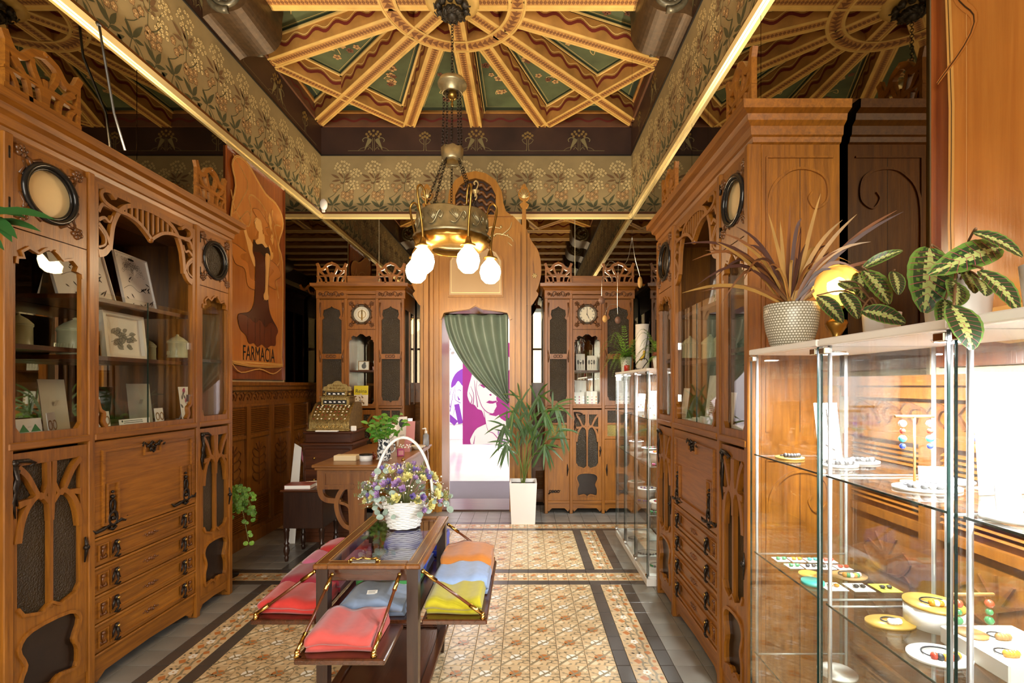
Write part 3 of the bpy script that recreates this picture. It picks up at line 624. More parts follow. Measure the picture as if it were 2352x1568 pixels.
def glazed(par, x0, x1, z0, z1, name='glazed_door', st=.035, top=None, glass=None, nolight=False):
    cx = (x0+x1)/2; hw = (x1-x0)/2-st; t = z1-.035
    half = [(hw, t-.11), (hw*.98, t-.085), (hw*.80, t-.08), (hw*.86, t-.055), (hw*.66, t-.03), (hw*.38, t-.045), (hw*.2, t-.02), (hw*.1, t-.012)]
    hole = [(-hw, z0+st+.03), (-hw*.86, z0+st)]+[(hw*.86, z0+st), (hw, z0+st+.03)]+half+[(0, t-.02)]+mir(half[::-1])
    mb = MB(); T = XZ(cx); mb.prism([(x0+.003-cx, z0), (x1-.003-cx, z0), (x1-.003-cx, z1), (x0+.003-cx, z1)], [hole], -.022, 0, 0, T)
    mb.ribbon(half, .012, -.03, -.02, 0, T); mb.ribbon(mir(half), .012, -.03, -.02, 0, T)
    o = mb.build(name, W_OAK, par); MB().box((cx-hw-.01, .004, z0+st-.01), (cx+hw+.01, .008, z1-.04)).build('pane', glass or G_PANE, o)
    return o
def lower_door(par, x0, x1, z0=.115, z1=1.215, name='lower_door'):
    cx = (x0+x1)/2; hw = (x1-x0)/2-.042; T = XZ(cx); H = z1-z0; zt = z1-.055; zb = z0+H*.36
    big = [(-hw, zb+.05), (-hw*.85, zb+.015), (-hw*.3, zb-.01), (0, zb+.02), (hw*.3, zb-.01), (hw*.85, zb+.015), (hw, zb+.05), (hw, zt), (-hw, zt)]
    s0 = z0+.055; s1 = zb-.065
    small = cr([(-hw*.85, s0), (-hw*.3, s0+.012), (0, s0-.012), (hw*.3, s0+.012), (hw*.85, s0), (hw*.92, s0+(s1-s0)*.3), (hw*.78, s0+(s1-s0)*.5), (hw*.98, s0+(s1-s0)*.8), (hw*.6, s1), (-hw*.6, s1), (-hw*.98, s0+(s1-s0)*.8), (-hw*.78, s0+(s1-s0)*.5), (-hw*.92, s0+(s1-s0)*.3)], 3, True)
    mb = MB(); mb.prism([(x0+.003-cx, z0), (x1-.003-cx, z0), (x1-.003-cx, z1), (x0+.003-cx, z1)], [big, small], -.022, 0, 0, T)
    mb.ribbon(small, .016, -.03, -.018, 0, T, closed=True); mb.ribbon([(hw, zb+.05), (hw*.85, zb+.015), (hw*.3, zb-.01), (0, zb+.02), (-hw*.3, zb-.01), (-hw*.85, zb+.015), (-hw, zb+.05)], .014, -.03, -.018, 0, T)
    o = mb.build(name, W_OAK, par); g = MB().flat(big, -.002, 0, T).flat(small, -.002, 1, T); g.build('hammered_pane', [M_CATH, mat_smallp], o)
    mu = MB(); zc = zt-H*.13
    mu.prism([(-.008, zb), (.008, zb), (.008, zc-.03), (-.008, zc-.03)], (), -.026, -.004, 0, T)
    for s in (-1, 1):
        q = lambda pts: [(s*x*hw, z) for x, z in pts]
        mu.ribbon(cr(q([(.09, zt), (.07, zc+.02), (.03, zc-.04), (.0, zc-.12)]), 4), .02, -.028, -.004, 0, T)
        mu.ribbon(cr(q([(1.0, zt-.005), (.72, zt-.05), (.32, zc-.01), (.08, zc+.05)]), 5), (.026, .014), -.028, -.004, 0, T)
        mu.ribbon(cr(q([(.06, zc-.04), (.35, zc+.005), (.7, zc-.035), (.9, zc-.10), (1.0, zc-.18)]), 5), (.016, .03), -.028, -.004, 0, T)
        mu.ribbon(cr(q([(.98, zc-.02), (.8, zc-.015), (.55, zc-.01), (.3, zc+.01)]), 4), (.03, .012), -.028, -.004, 0, T)
    mu.build('curved_muntin', W_OAK, o)
    cv = MB(); x = x0+.028-cx
    cv.tube([(cx+x-.012, -.026, z1-.03), (cx+x+.05, -.03, z1-.035), (cx+x+.09, -.026, z1-.05), (cx+x+.06, -.026, z1-.06)], [.007, .01, .006, .004], 6)
    cv.tube([(cx+x, -.026, z1-.05), (cx+x+.012, -.03, z1-.12), (cx+x-.006, -.026, z1-.2), (cx+x+.004, -.026, z1-.27)], [.012, .008, .008, .002], 6)
    cv.tube([(cx+x+.018, -.026, z1-.07), (cx+x-.004, -.03, z1-.14), (cx+x+.012, -.026, z1-.22)], [.006, .008, .003], 6); cv.ball((cx+x, -.028, z1-.04), .014, 8); cv.build('hinge_plate', M_IRON, o)
    k = MB(); hx = x1-.02
    k.ball((hx, -.034, z0+H*.55), .014, 8).tube([(hx, -.028, z0+H*.55+.05), (hx+.004, -.032, z0+H*.55), (hx-.004, -.028, z0+H*.55-.07)], [.004, .009, .003], 6); k.build('door_handle', M_IRON, o)
    return o
mat_smallp = mat('dark_leather_panel', '261a12', .3, var=.2, vs=20)
def drop_pull(mb, x, z, s=1):
    mb.box((x-.022, -.03, z-.03), (x+.022, -.024, z+.03), 1); mb.ball((x, -.036, z+.02), .013, 8, 0); mb.ball((x, -.045, z+.018), .008, 8, 2)
    mb.tube([(x, -.038, z+.014), (x-.004, -.045, z-.01), (x+.002*s, -.042, z-.03), (x-.014, -.04, z-.05), (x+.004, -.04, z-.056), (x+.02, -.038, z-.05)], [.008, .006, .005, .007, .006, .004], 6, 0)
    mb.tube([(x+.008, -.03, z+.016), (x+.016, -.032, z-.012), (x+.03, -.03, z-.03)], [.007, .006, .002], 6, 0); mb.tube([(x-.008, -.03, z+.016), (x-.018, -.032, z-.012), (x-.02, -.03, z-.035)], [.007, .006, .002], 6, 0)
def drawer(par, x0, x1, z0, z1):
    mb = MB(); mb.cbox((x0+.004, -.018, z0+.003), (x1-.004, 0, z1-.003), .003); T = XZ()
    for p, q in (((x0+.03, z0+.028), (x0+.085, z1-.028)), ((x0+.10, z0+.028), (x1-.10, z1-.028)), ((x1-.085, z0+.028), (x1-.03, z1-.028))):
        mb.ribbon([p, (q[0], p[1]), q, (p[0], q[1])], .009, -.026, -.017, 0, T, closed=True)
    o = mb.build('drawer', W_OAKX, par)
    for x, s in ((x0+.125, 1), (x1-.125, -1)): h = MB(); drop_pull(h, x, (z0+z1)/2+.01, s); h.build('drawer_pull', [M_IRON, W_CARV, M_BRASS], o)
    zc = (z0+z1)/2; xc = (x0+x1)/2
    for x in (x0+.057, x1-.057):
        c = MB(); c.tube([(x, -.019, zc-.03), (x-.004, -.021, zc), (x, -.02, zc+.02)], [.003, .005, .007], 6); c.ball((x, -.022, zc+.022), .011, 6)
        for s in (-1, 1): c.tube([(x, -.019, zc-.03), (x+s*.014, -.021, zc-.028), (x+s*.018, -.019, zc-.012)], [.006, .007, .002], 6)
        c.build('carving', W_CARV, o)
    c = MB()
    for i in range(9):
        t = i/8-.5; c.ball((xc+t*.11, -.019, zc+.006*math.sin(i*2.3)), .010*(1.15-abs(t)*1.5), 6)
    c.build('carving', W_CARV, o); return o
def crest(par, cx, z, w_, h_=.23, y=0, T=None, m=None):
    mb = MB(); T = T or XZ(cx, y, z); a = w_/2; d = (0, .022)
    R = lambda pts, wd: mb.ribbon(cr(pts, 4), wd, d[0], d[1], 0, T)
    for s in (-1, 1):
        q = lambda *p: [(s*x*a, y_*h_) for x, y_ in p]
        mb.ribbon(q((.92, 0), (.92, .95)), .018, d[0], d[1], 0, T)
        R(q((.98, 1.0), (.8, .74), (.55, .72), (.3, .92), (0, 1.0)), .03)
        R(q((.03, 0), (.1, .35), (.28, .62), (.34, .8)), .022); R(q((.16, .42), (.5, .42), (.82, .6)), .016)
        R(q((.36, 0), (.42, .3), (.62, .52), (.86, .72)), .018); R(q((.66, 0), (.72, .2), (.9, .36)), .016)
    mb.ribbon([(-a, h_*.36), (a, h_*.36)], .013, d[0], d[1], 0, T); mb.ribbon([(-a, h_*.04), (a, h_*.04)], .02, d[0], d[1], 0, T); mb.ribbon([(0, 0), (0, h_*.55)], .02, d[0], d[1], 0, T)
    mb.ball(tuple(T @ Vector((0, h_*1.02, .011))), .018, 8)
    return mb.build('pierced_crest', m or W_OAKX, par)
CORN = [(0, 2.535), (.012, 2.54), (.016, 2.56), (.026, 2.565), (.03, 2.60), (.05, 2.615), (.055, 2.64), (.082, 2.65), (.085, 2.685), (.07, 2.692), (0, 2.695)]
def side_cab(name, X, Y, rz, posts, depth, pale_first, label, group):
    L = posts[-1]; r = empty(name, (X, Y, 0), rz, label, 'cabinet', group)
    x0 = 0
    for nm, p_, q_ in (('middle_board', (.001, .01, 1.235), (L-.001, depth, 1.262)), ('bottom_board', (.001, .01, .10), (L-.001, depth-.002, .13)), ('upper_board', (.001, .01, 2.50), (L-.001, depth, 2.534)), ('back_board', (.002, depth-.015, .08), (L-.002, depth-.001, 1.234))): MB().box(p_, q_).build(nm, W_OAKX, r)
    MB().box((.02, depth-.012, 1.26), (L-.02, depth-.004, 2.5)).build('back_mirror', M_MIRRC, r)
    for i, p in enumerate(posts):
        c = .018 if 0 < i < len(posts)-1 else .02; px = min(max(p, .018), L-.018)
        MB().cbox((px-c, -.03, 0), (px+c, .03, 2.54), .004).build('post', W_OAK, r)
    for xe, s in ((0, -1), (L, 1)):      # end panels
        sp = MB(); xa, xb = (0, .022) if s < 0 else (L-.022, L)
        for z0, z1 in ((.07, 1.24), (1.262, 2.535)): sp.box((xa, .03, z0), (xb, depth, z1))
        sp.box((xa-.0, .03, 0), (xb, .07, .08)).box((xa, depth-.05, 0), (xb, depth, .08))
        so = sp.build('end_panel', W_OAK, r); T = FR((xe, 0, 0), (0, 1, 0), (0, 0, 1), (s, 0, 0)); mo = MB(); a, c = .03, depth
        for z0, z1 in ((1.30, 2.5), (.1, 1.2)):
            mo.ribbon([(a+.02, z1-.02), (c-.03, z1-.02)], .008, 0, .007, 0, T); mo.ribbon([(a+.02, z0), (a+.02, z1-.02)], .008, 0, .007, 0, T)
            mo.ribbon(cr([(a+.025, z1-.5), (a+.03, z1-.2), (a+.10, z1-.09), (a+.19, z1-.07), (a+.27, z1-.11), (a+.28, z1-.2), (a+.23, z1-.24), (a+.20, z1-.2), (a+.215, z1-.17)], 6), (.012, .007), 0, .008, 0, T)
            mo.ribbon([(a+.025, z1-.5), (a+.025, z0)], .01, 0, .007, 0, T)
            mo.ribbon([(a+.165, z0), (a+.165, z1-.02)], .0025, .0002, None, 1, T)
        mo.build('end_moulding', [W_OAK, M_BLACK], so)
    c = MB(); mould(c, [(0, depth), (0, 0), (L, 0), (L, depth)][::-1] if False else [(0, depth), (0, 0), (L, 0), (L, depth)], CORN); c.box((.01, .0, 2.53), (L-.01, depth, 2.69)); c.build('cornice', W_OAKX, r)
    MB().cbox((.0, -.0, 2.69), (L, .022, 2.735), .003).cbox((0, .0, 2.69), (.022, depth, 2.735), .003).cbox((L-.022, .0, 2.69), (L, depth, 2.735), .003).build('top_board', W_OAKX, r)
    n = len(posts)-1
    for i in range(n):
        a, b2 = posts[i]+.016, posts[i+1]-.016
        if i != 1:
            pale = (i == 0) == pale_first; cz = 2.355; rr = min(.118, (b2-a)/2-.045)
            ro = roundel(r, a, b2, 2.16, 2.505, cz, rr, M_CREAMD if pale else M_CATH)
            hinge(a+.004, 2.46, ro); hinge(a+.004, 2.25, ro)
            g = glazed(r, a, b2, 1.262, 2.155)
            lower_door(r, a, b2); crest(r, (a+b2)/2, 2.735, b2-a-.02, .24, 0)
            for z in (1.66,): MB().box((a-.01, .03, z), (b2+.01, depth-.02, z+.02)).build('shelf', W_DARK, r)
            sk = MB(); sk.prism([(a, .05), (a+.02, .02), (a+.05, .055), ((a+b2)/2, .062), (b2-.05, .055), (b2-.02, .02), (b2, .05), (b2, .112), (a, .112)], (), -.015, 0, 0, XZ()); sk.build('skirt', W_OAKX, r)
        else:
            T = XZ((a+b2)/2); hw = (b2-a)/2; fr = MB(); z1 = 2.505; zi = 2.482; st = .03
            fr.prism([(-hw, 1.262), (hw, 1.262), (hw, z1), (-hw, z1)], [[(-hw+st, 1.29), (hw-st, 1.29), (hw-st, zi), (-hw+st, zi)]], -.022, 0, 0, T)
            A = hw-st; q = lambda *p: [(s*x*A, 2.16+v*.315) for x, v in p]
            for s in (-1, 1):
                fr.ribbon(cr(q((.80, .12), (.78, .3), (.74, .55), (.63, .8), (.48, .95), (.25, 1.03), (0, 1.05)), 4), (.026, .022), -.022, -.002, 0, T)
                fr.ribbon(cr(q((.0, .54), (.1, .63), (.26, .74), (.47, .80), (.68, .80), (.88, .84), (.96, .93), (.93, 1.02), (.80, 1.05), (.70, .98)), 5), .018, -.026, -.002, 0, T)
                fr.ribbon(cr(q((1.0, .66), (.93, .80), (.78, .80)), 4), .018, -.022, -.002, 0, T)
                fr.ribbon(cr(q((1.0, .53), (.90, .60), (.81, .56), (.76, .68)), 4), (.018, .008), -.022, -.002, 0, T)
                fr.ribbon(cr(q((1.0, .48), (.87, .35), (.80, .18)), 4), .016, -.022, -.002, 0, T)
                fr.ribbon(cr(q((1.0, .10), (.89, .17), (.89, .3), (1.0, .42)), 4), .010, -.022, -.002, 0, T)
                fr.ribbon(cr(q((1.0, .0), (.90, .04), (.81, .16)), 4), (.04, .026), -.022, -.002, 0, T)
                for k in range(5):
                    x = .055+.11*k; top = 1.03-.42*x*x; bot = .55+.8*x if x < .26 else .75+.2*(x-.26)
                    fr.ribbon(q((x, bot), (x, top)), .014, -.018, -.006, 0, T)
            fr.ball(((a+b2)/2, -.016, 2.325), .016, 10)
            for s in (-1, 1):
                fr.ribbon(cr([(s*A, 1.43), (s*(A-.012), 1.38), (s*(A-.035), 1.36), (s*(A-.03), 1.32), (s*(A-.05), 1.29)], 4), (.012, .02), -.022, -.002, 0, T)
            fo = fr.build('fret_frame', W_OAK, r)
            for s in (-1, 1):
                gd = MB().box(((a+b2)/2+(.002 if s > 0 else -A-.01), -.004, 1.29), ((a+b2)/2+(A+.01 if s > 0 else -.002), .001, 1.97)).build('glass_door', G_PANE, r)
                for z in (1.42, 1.75): MB().box(((a+b2)/2+s*(A-.008)-.012, -.01, z-.022), ((a+b2)/2+s*(A-.008)+.012, .005, z+.022)).build('hinge', M_CHROME, gd)
            MB().box(((a+b2)/2-.003, -.004, 1.29), ((a+b2)/2+.003, .001, 1.97)).build('glass_edge', G_EDGE, gd)
            for z in (1.63, 1.93): MB().box((a-.01, .03, z), (b2+.01, depth-.02, z+.022)).build('shelf', W_DARK, r)
            # fall front
            f = MB(); f.cbox((a+.003, -.022, .745), (b2-.003, 0, 1.222), .004)
            m_ = (a+b2)/2; T0 = XZ()
            f.ribbon([(a+.05, .80), (b2-.05, .80), (b2-.05, 1.17), (m_+.06, 1.17), (m_+.06, 1.12), (m_-.06, 1.12), (m_-.06, 1.17), (a+.05, 1.17)], .016, -.034, -.018, 0, T0, closed=True)
            for s in (-1, 1): f.ribbon([(m_+s*(hw-.14), .78), (m_+s*(hw-.14), 1.0), (m_+s*(hw-.07), 1.0), (m_+s*(hw-.07), .78)], .014, -.034, -.018, 0, T0)
            f.ribbon([(a+.06, 1.03), (b2-.06, 1.03)], .003, -.0225, -.021, 0, T0)
            fo2 = f.build('fall_front', W_OAKX, r); h = MB()
            for k in range(9): t = k/8-.5; h.tube([(m_+t*.16, -.03, 1.165+.012*math.sin(k*2)), (m_+t*.16+.012, -.034, 1.178+.01*math.cos(k*2))], [.009, .004], 6)
            h.tube([(m_-.02, -.03, 1.15), (m_, -.034, 1.125), (m_+.02, -.03, 1.15)], .006, 6); h.tube([(p[0], -.03, p[1]) for p in ell((m_, 1.14), .018, n=10)], .005, 6, closed=True); h.build('lock_plate', M_IRON, fo2)
            for s in (-1, 1):
                h = MB(); x = m_+s*(hw-.105)
                h.tube([(p[0], -.03, p[1]) for p in ell((x, .82), .026, .034, 14)], .008, 6, closed=True); h.tube([(p[0], -.03, p[1]) for p in ell((x, .885), .014, .03, 12)], .006, 6, closed=True); h.ball((x, -.03, .93), .012, 8); h.ball((x, -.03, .955), .008, 8); h.ball((x, -.032, .82), .012, 8)
                h.tube([(x-.02, -.03, .79), (x-.06, -.03, .778), (x-.10, -.028, .772), (x-.12, -.028, .79)], [.008, .01, .008, .002], 6); h.tube([(x+.02, -.03, .79), (x+.05, -.03, .80), (x+.08, -.028, .79), (x+.10, -.028, .81)], [.008, .01, .008, .002], 6)
                h.tube([(x-.02, -.03, .775), (x, -.03, .762), (x+.02, -.03, .775)], .008, 6); h.build('strap_hinge', M_IRON, fo2)
            zs = [.735, .59, .447, .305, .158]
            for k in range(4): drawer(r, a, b2, zs[k+1]+.006, zs[k]-.006)
            for z in zs: MB().cbox((a, -.026, z-.006), (b2, 0, z+.006), .003).build('rail', W_OAKX, r)
            sk = MB(); sk.prism([(a, .05), (a+.03, .02), (a+.08, .055), ((a+b2)/2, .065), (b2-.08, .055), (b2-.03, .02), (b2, .05), (b2, .15), (a, .15)], (), -.012, 0, 0, XZ()); sk.build('skirt', W_OAKX, r)
    for i in range(n): MB().cbox((posts[i]+.014, -.034, 1.228), (posts[i+1]-.014, .0, 1.262), .005).build('ledge', W_OAKX, r)
    hd = MB(); hd.box((0, -.012, 2.5), (L, .02, 2.54)); hd.build('head_rail', W_OAKX, r)
    return r
M_CREAMD = mat('pale_wood_disc', 'e0c48e', .35, var=.08, vs=6)
LC = side_cab('display_cabinet', -2.15, 2.03, PI/2, [0, .412, 1.205, 1.58], .43, True, 'tall carved oak display cabinet along the left wall, with four drawers', 'tall carved oak cabinets')
RC = side_cab('display_cabinet', .985, 3.64, -PI/2, [0, .385, 1.165, 1.495], .365, False, 'tall carved oak display cabinet on the right, its end panel behind the spiky plant', 'tall carved oak cabinets')
def Lc(x, d, z): return Vector((-2.15-d, 2.03+x, z))
def Rc(x, d, z): return Vector((.985+d, 3.64-x, z))
# cabinets on the back wall
def strap(mb, x, z, L, s):
    for k in range(4): mb.tube([(p[0], -.026, p[1]) for p in ell((x+s*(.02+L*.22*k), z), .014, n=8)], .005, 5, closed=True)
    mb.tube([(x, -.026, z-.03), (x+s*.02, -.03, z-.01), (x+s*L*.5, -.028, z+.004), (x+s*L, -.026, z+.012)], [.01, .007, .006, .003], 6)
def back_cab(X, posts, depth, label, dial, glassside):
    L = posts[-1]; r = empty('display_cabinet', (X, 5.87, 0), 0, label, 'cabinet', 'tall carved oak cabinets')
    
    for nm, p_, q_ in (('middle_board', (.001, .01, 1.235), (L-.001, depth-.016, 1.262)), ('bottom_board', (.001, .01, .10), (L-.001, depth-.002, .13)), ('upper_board', (.001, .01, 2.50), (L-.001, depth, 2.534)), ('back_board', (.002, depth-.015, .131), (L-.002, depth-.001, 2.499))): MB().box(p_, q_).build(nm, W_OAKX, r)
    for p in posts: px = min(max(p, .018), L-.018); MB().cbox((px-.018, -.03, 0), (px+.018, .03, 2.62), .004).build('post', W_OAK, r)
    for xe, s in ((0, -1), (L, 1)):
        xa, xb = (0, .02) if s < 0 else (L-.02, L); sp = MB().box((xa, .03, .07), (xb, depth, 1.255)).box((xa, .03, 2.40), (xb, depth, 2.6)).box((xa, .26, 1.25), (xb, .30, 2.4)).box((xa, depth-.03, 1.25), (xb, depth, 2.4)).box((xa, .03, 0), (xb, .07, .08)).box((xa, depth-.05, 0), (xb, depth, .08))
        for z in (.9, .5): sp.box((xa-(.004 if s < 0 else 0), .07, z), (xb+(.004 if s > 0 else 0), depth-.04, z+.03))
        so = sp.build('end_panel', W_OAK, r); MB().box((xa+.008, .03, 1.26), (xa+.012, depth-.03, 2.4)).build('end_pane', M_CATH if not glassside else M_MIRROR, so)
    c = MB(); prof = [(0, 2.61), (.01, 2.62), (.02, 2.64), (.05, 2.655), (.055, 2.69), (0, 2.695)]
    mould(c, [(0, depth), (0, -.03), (L, -.03), (L, depth)], prof); c.box((.0, -.03, 2.6), (L, depth, 2.694)); c.build('cornice', W_OAKX, r)
    for i in range(3):
        a, b2 = posts[i]+.016, posts[i+1]-.016; m_ = (a+b2)/2; w_ = b2-a
        if i != 1:
            cf = MB().cbox((a-.03, -.036, 2.515), (b2+.03, 0, 2.615), .004); fo = cf.build('frieze_panel', W_OAKX, r); cv = MB()
            for s in (-1, 1):
                q = lambda *p: [(m_+s*x*w_*.5, -.04, 2.565+v*.04) for x, v in p]
                cv.tube(cr(q((.05, -.5), (.25, .7), (.5, .5), (.45, -.4), (.3, -.2)), 3), [.006, .004], 5); cv.tube(cr(q((.4, -.6), (.65, .1), (.9, .5), (.95, -.2), (.8, -.3)), 3), [.006, .004], 5)
                for x, v in ((.2, .1), (.62, -.2), (.85, .1)): cv.ball((m_+s*x*w_*.5, -.04, 2.565+v*.04), .017, 6)
            cv.ball((m_, -.042, 2.57), .016, 6); cv.build('carving', M_CARVD, fo)
            hw = w_/2-.035; T = XZ(m_); zt = 2.42; zm = 1.83; zb = 1.31
            top = [(hw, 2.27), (hw*.8, 2.29), (hw*.95, 2.33), (hw*.85, 2.385), (hw*.4, 2.405), (.02, 2.415), (0, 2.435)]
            h1 = [(-hw, zm+.04), (hw, zm+.04)]+top+mir(top[:-1][::-1]); bot = [(-hw, zb+.06), (-hw*.85, zb+.01), (-.02, zb+.005), (0, zb-.015), (.02, zb+.005), (hw*.85, zb+.01), (hw, zb+.06)]
            h2 = bot+[(hw, zm-.02), (-hw, zm-.02)]
            d = MB(); d.prism([(a-m_+.002, 1.265), (b2-m_-.002, 1.265), (b2-m_-.002, 2.5), (a-m_+.002, 2.5)], [h1, h2], -.022, 0, 0, T); d.ribbon(top, .01, -.028, -.02, 0, T); d.ribbon(mir(top), .01, -.028, -.02, 0, T); d.ribbon(bot, .01, -.028, -.02, 0, T)
            do = d.build('upper_door', W_OAK, r); MB().flat(h1, -.002, 0, T).flat(h2, -.002, 0, T).build('hammered_pane', M_CATH, do)
            for s in (-1, 1):
                cv = MB(); cv.tube([(m_+s*(w_/2-.016), -.026, zm-.06), (m_+s*(w_/2-.022), -.03, zm+.0), (m_+s*(w_/2-.01), -.026, zm+.09)], [.004, .012, .002], 6); cv.build('carving', M_CARVD, do); cv = MB()
                cv.tube([(m_+s*(w_/2-.02), -.024, 2.47), (m_+s*(w_/2-.015), -.026, 2.4), (m_+s*(w_/2-.022), -.024, 2.3)], [.011, .009, .002], 6); cv.build('carving', M_CARVD, do)
            for x in (-.4, -.05, .3): MB().tube([(p[0], -.026, p[1]) for p in ell((m_+x*hw, zm+.012), .016, n=8)], .005, 5, closed=True).build('carving', M_CARVD, do)
            sq = MB(); zz = (.893, 1.05, 1.215); hx = [(-hw, -.008), (.008, hw)]
            holes = [[(x0+0, z0+.012), (x1, z0+.012), (x1, z1-.008), (x0, z1-.008)] for x0, x1 in hx for z0, z1 in ((zz[0], zz[1]), (zz[1], zz[2]))]
            sq.prism([(a-m_+.002, zz[0]-.02), (b2-m_-.002, zz[0]-.02), (b2-m_-.002, zz[2]+.01), (a-m_+.002, zz[2]+.01)], holes, -.02, 0, 0, T); so = sq.build('grid_frame', W_OAK, r)
            g = MB(); [g.flat(h, -.003, 1 if k % 2 == 0 else 0, T) for k, h in enumerate(holes)]; g.build('amber_pane', [M_CATH, M_CATHL], so)
            ld = MB().cbox((a+.002, -.02, .15), (b2-.002, 0, .868), .004); lo = ld.build('lower_door', W_OAK, r)
            h = MB(); sd = -1 if i == 0 else 1
            xx = a+.02 if i == 0 else b2-.02
            strap(h, xx, .79, .11, -sd); h.build('strap_hinge', M_IRON, lo); h = MB(); strap(h, xx, .26, .14, -sd); h.build('strap_hinge', M_IRON, lo); h = MB(); h.tube([(b2-.03 if i == 0 else a+.03, -.024, .58), (b2-.024 if i == 0 else a+.024, -.03, .52), (b2-.03 if i == 0 else a+.03, -.024, .44)], [.003, .012, .003], 6); h.build('door_handle', M_IRON, lo)
            crest(r, m_, 2.695, w_+.05, .235, -.03)
        else:
            MB().cbox((a-.01, -.03, 2.515), (b2+.01, 0, 2.56), .003).cbox((a-.01, -.038, 2.565), (b2+.01, 0, 2.61), .003).cbox((a-.01, .0, 2.695), (b2+.01, .03, 2.79), .003).build('stepped_frieze', W_OAKX, r)
            ro = roundel(r, a, b2, 2.16, 2.50, 2.335, .108, M_CREAM if dial != 'gauge' else M_CREAM, 'dial_case', rim=.6)
            T = XZ(m_, -.006, 2.335); dm = MB()
            if dial == 'clock':
                for k in range(12):
                    an = PI/2-k*PI/6; L1, L2 = (.068, .088); 
                    for off in ((-.006, 0, .006) if k % 3 else (-.004, .004)): dm.ribbon([((L1)*math.cos(an)-off*math.sin(an), L1*math.sin(an)+off*math.cos(an)), (L2*math.cos(an)-off*math.sin(an), L2*math.sin(an)+off*math.cos(an))], .0028, -.001, None, 0, T)
                dm.ribbon(ell((0, 0), .096, n=40), .0015, -.001, None, 0, T, closed=True); dm.build('numeral', M_BLACK, ro)
                hm = MB(); hm.ribbon([(0, -.01), (.003, .066)], .005, -.003, None, 0, T); hm.ribbon([(-.004, .01), (.026, -.05)], .006, -.003, None, 0, T); hm.flat(ell((0, 0), .006, n=10), -.004, 0, T); hm.build('clock_hand', M_BLACK, ro)
            else:
                dm.ribbon(ell((0, 0), .075, n=40), .022, -.001, None, 1, T, closed=True); dm.ribbon(ell((0, 0), .045, n=30), .006, -.002, None, 0, T, closed=True)
                for k in range(40): an = 2*PI*k/40; dm.ribbon([(.066*math.cos(an), .066*math.sin(an)), (.084*math.cos(an), .084*math.sin(an))], .0015, -.002, None, 2, T)
                dm.build('gauge_scale', [M_BRASS, mat('silver_dial', 'ddd6c2', .35, .2), M_BLACK], ro)
                MB().flat([(-.008, -.07), (.008, -.07), (.008, .05), (-.008, .05)], -.003, 0, T).ribbon([(0, 0), (.0, .06)], .004, -.004, None, 1, T).build('thermometer', [M_BRASS, M_BLACK], ro)
            glazed(r, a, b2, 1.262, 2.155, 'niche_door', .022)
            nb = MB().box((a-.01, .035, 1.262), (a+.01, .30, 2.16)).box((b2-.01, .035, 1.262), (b2+.01, .30, 2.16)).box((a, .035, 2.15), (b2, .3, 2.17)); nb.build('niche_side', W_OAK, r); MB().box((a, .295, 1.262), (b2, .30, 2.15)).build('back_mirror', M_MIRRC, r)
            MB().box((a, .03, 1.66), (b2, .29, 1.68)).build('shelf', W_DARK, r)
            lower_door(r, a, b2, .155, 1.215)
        sk = MB(); sk.cbox((a, -.024, .115), (b2, 0, .15), .004); sk.prism([(a, .05), (a+.02, .02), (a+.06, .06), (b2-.06, .06), (b2-.02, .02), (b2, .05), (b2, .12), (a, .12)], (), -.014, 0, 0, XZ()); sk.build('skirt', W_OAKX, r)
    for i in range(3): MB().cbox((posts[i]+.016, -.034, 1.232), (posts[i+1]-.016, .0, 1.262), .004).build('ledge', W_OAKX, r)
    return r
BL = back_cab(-2.45, [.012, .345, .71, 1.03], .55, 'carved oak cabinet on the back wall behind the cash register, with a round gauge', 'gauge', True)
BR = back_cab(.225, [.01, .31, .685, 1.04], .55, 'carved oak cabinet on the back wall beside the palm, with a round clock', 'clock', True)
M_TUBE = emat('led_tube', 'ffdca0', 14)
for X, Y, z, lx, ly, lab in ((-2.5, 2.82, 2.695, .03, 1.4, 'lit tube lamp on top of the left cabinet behind its pierced crests'), (1.27, 2.88, 2.695, .03, 1.3, 'lit tube lamp on top of the right cabinet behind its crest'), (-1.93, 6.2, 2.695, .8, .03, 'lit tube lamp on top of the left back cabinet'), (.74, 6.2, 2.695, .8, .03, 'lit tube lamp on top of the right back cabinet')):
    t = empty('tube_lamp', (X, Y, z), 0, lab, 'lamp'); MB().cbox((-lx/2-.01, -ly/2-.01, 0), (lx/2+.01, ly/2+.01, .03), .003).build('housing', M_WHITE, t); MB().cbox((-lx/2, -ly/2, .03), (lx/2, ly/2, .05), .004).build('tube', M_TUBE, t)
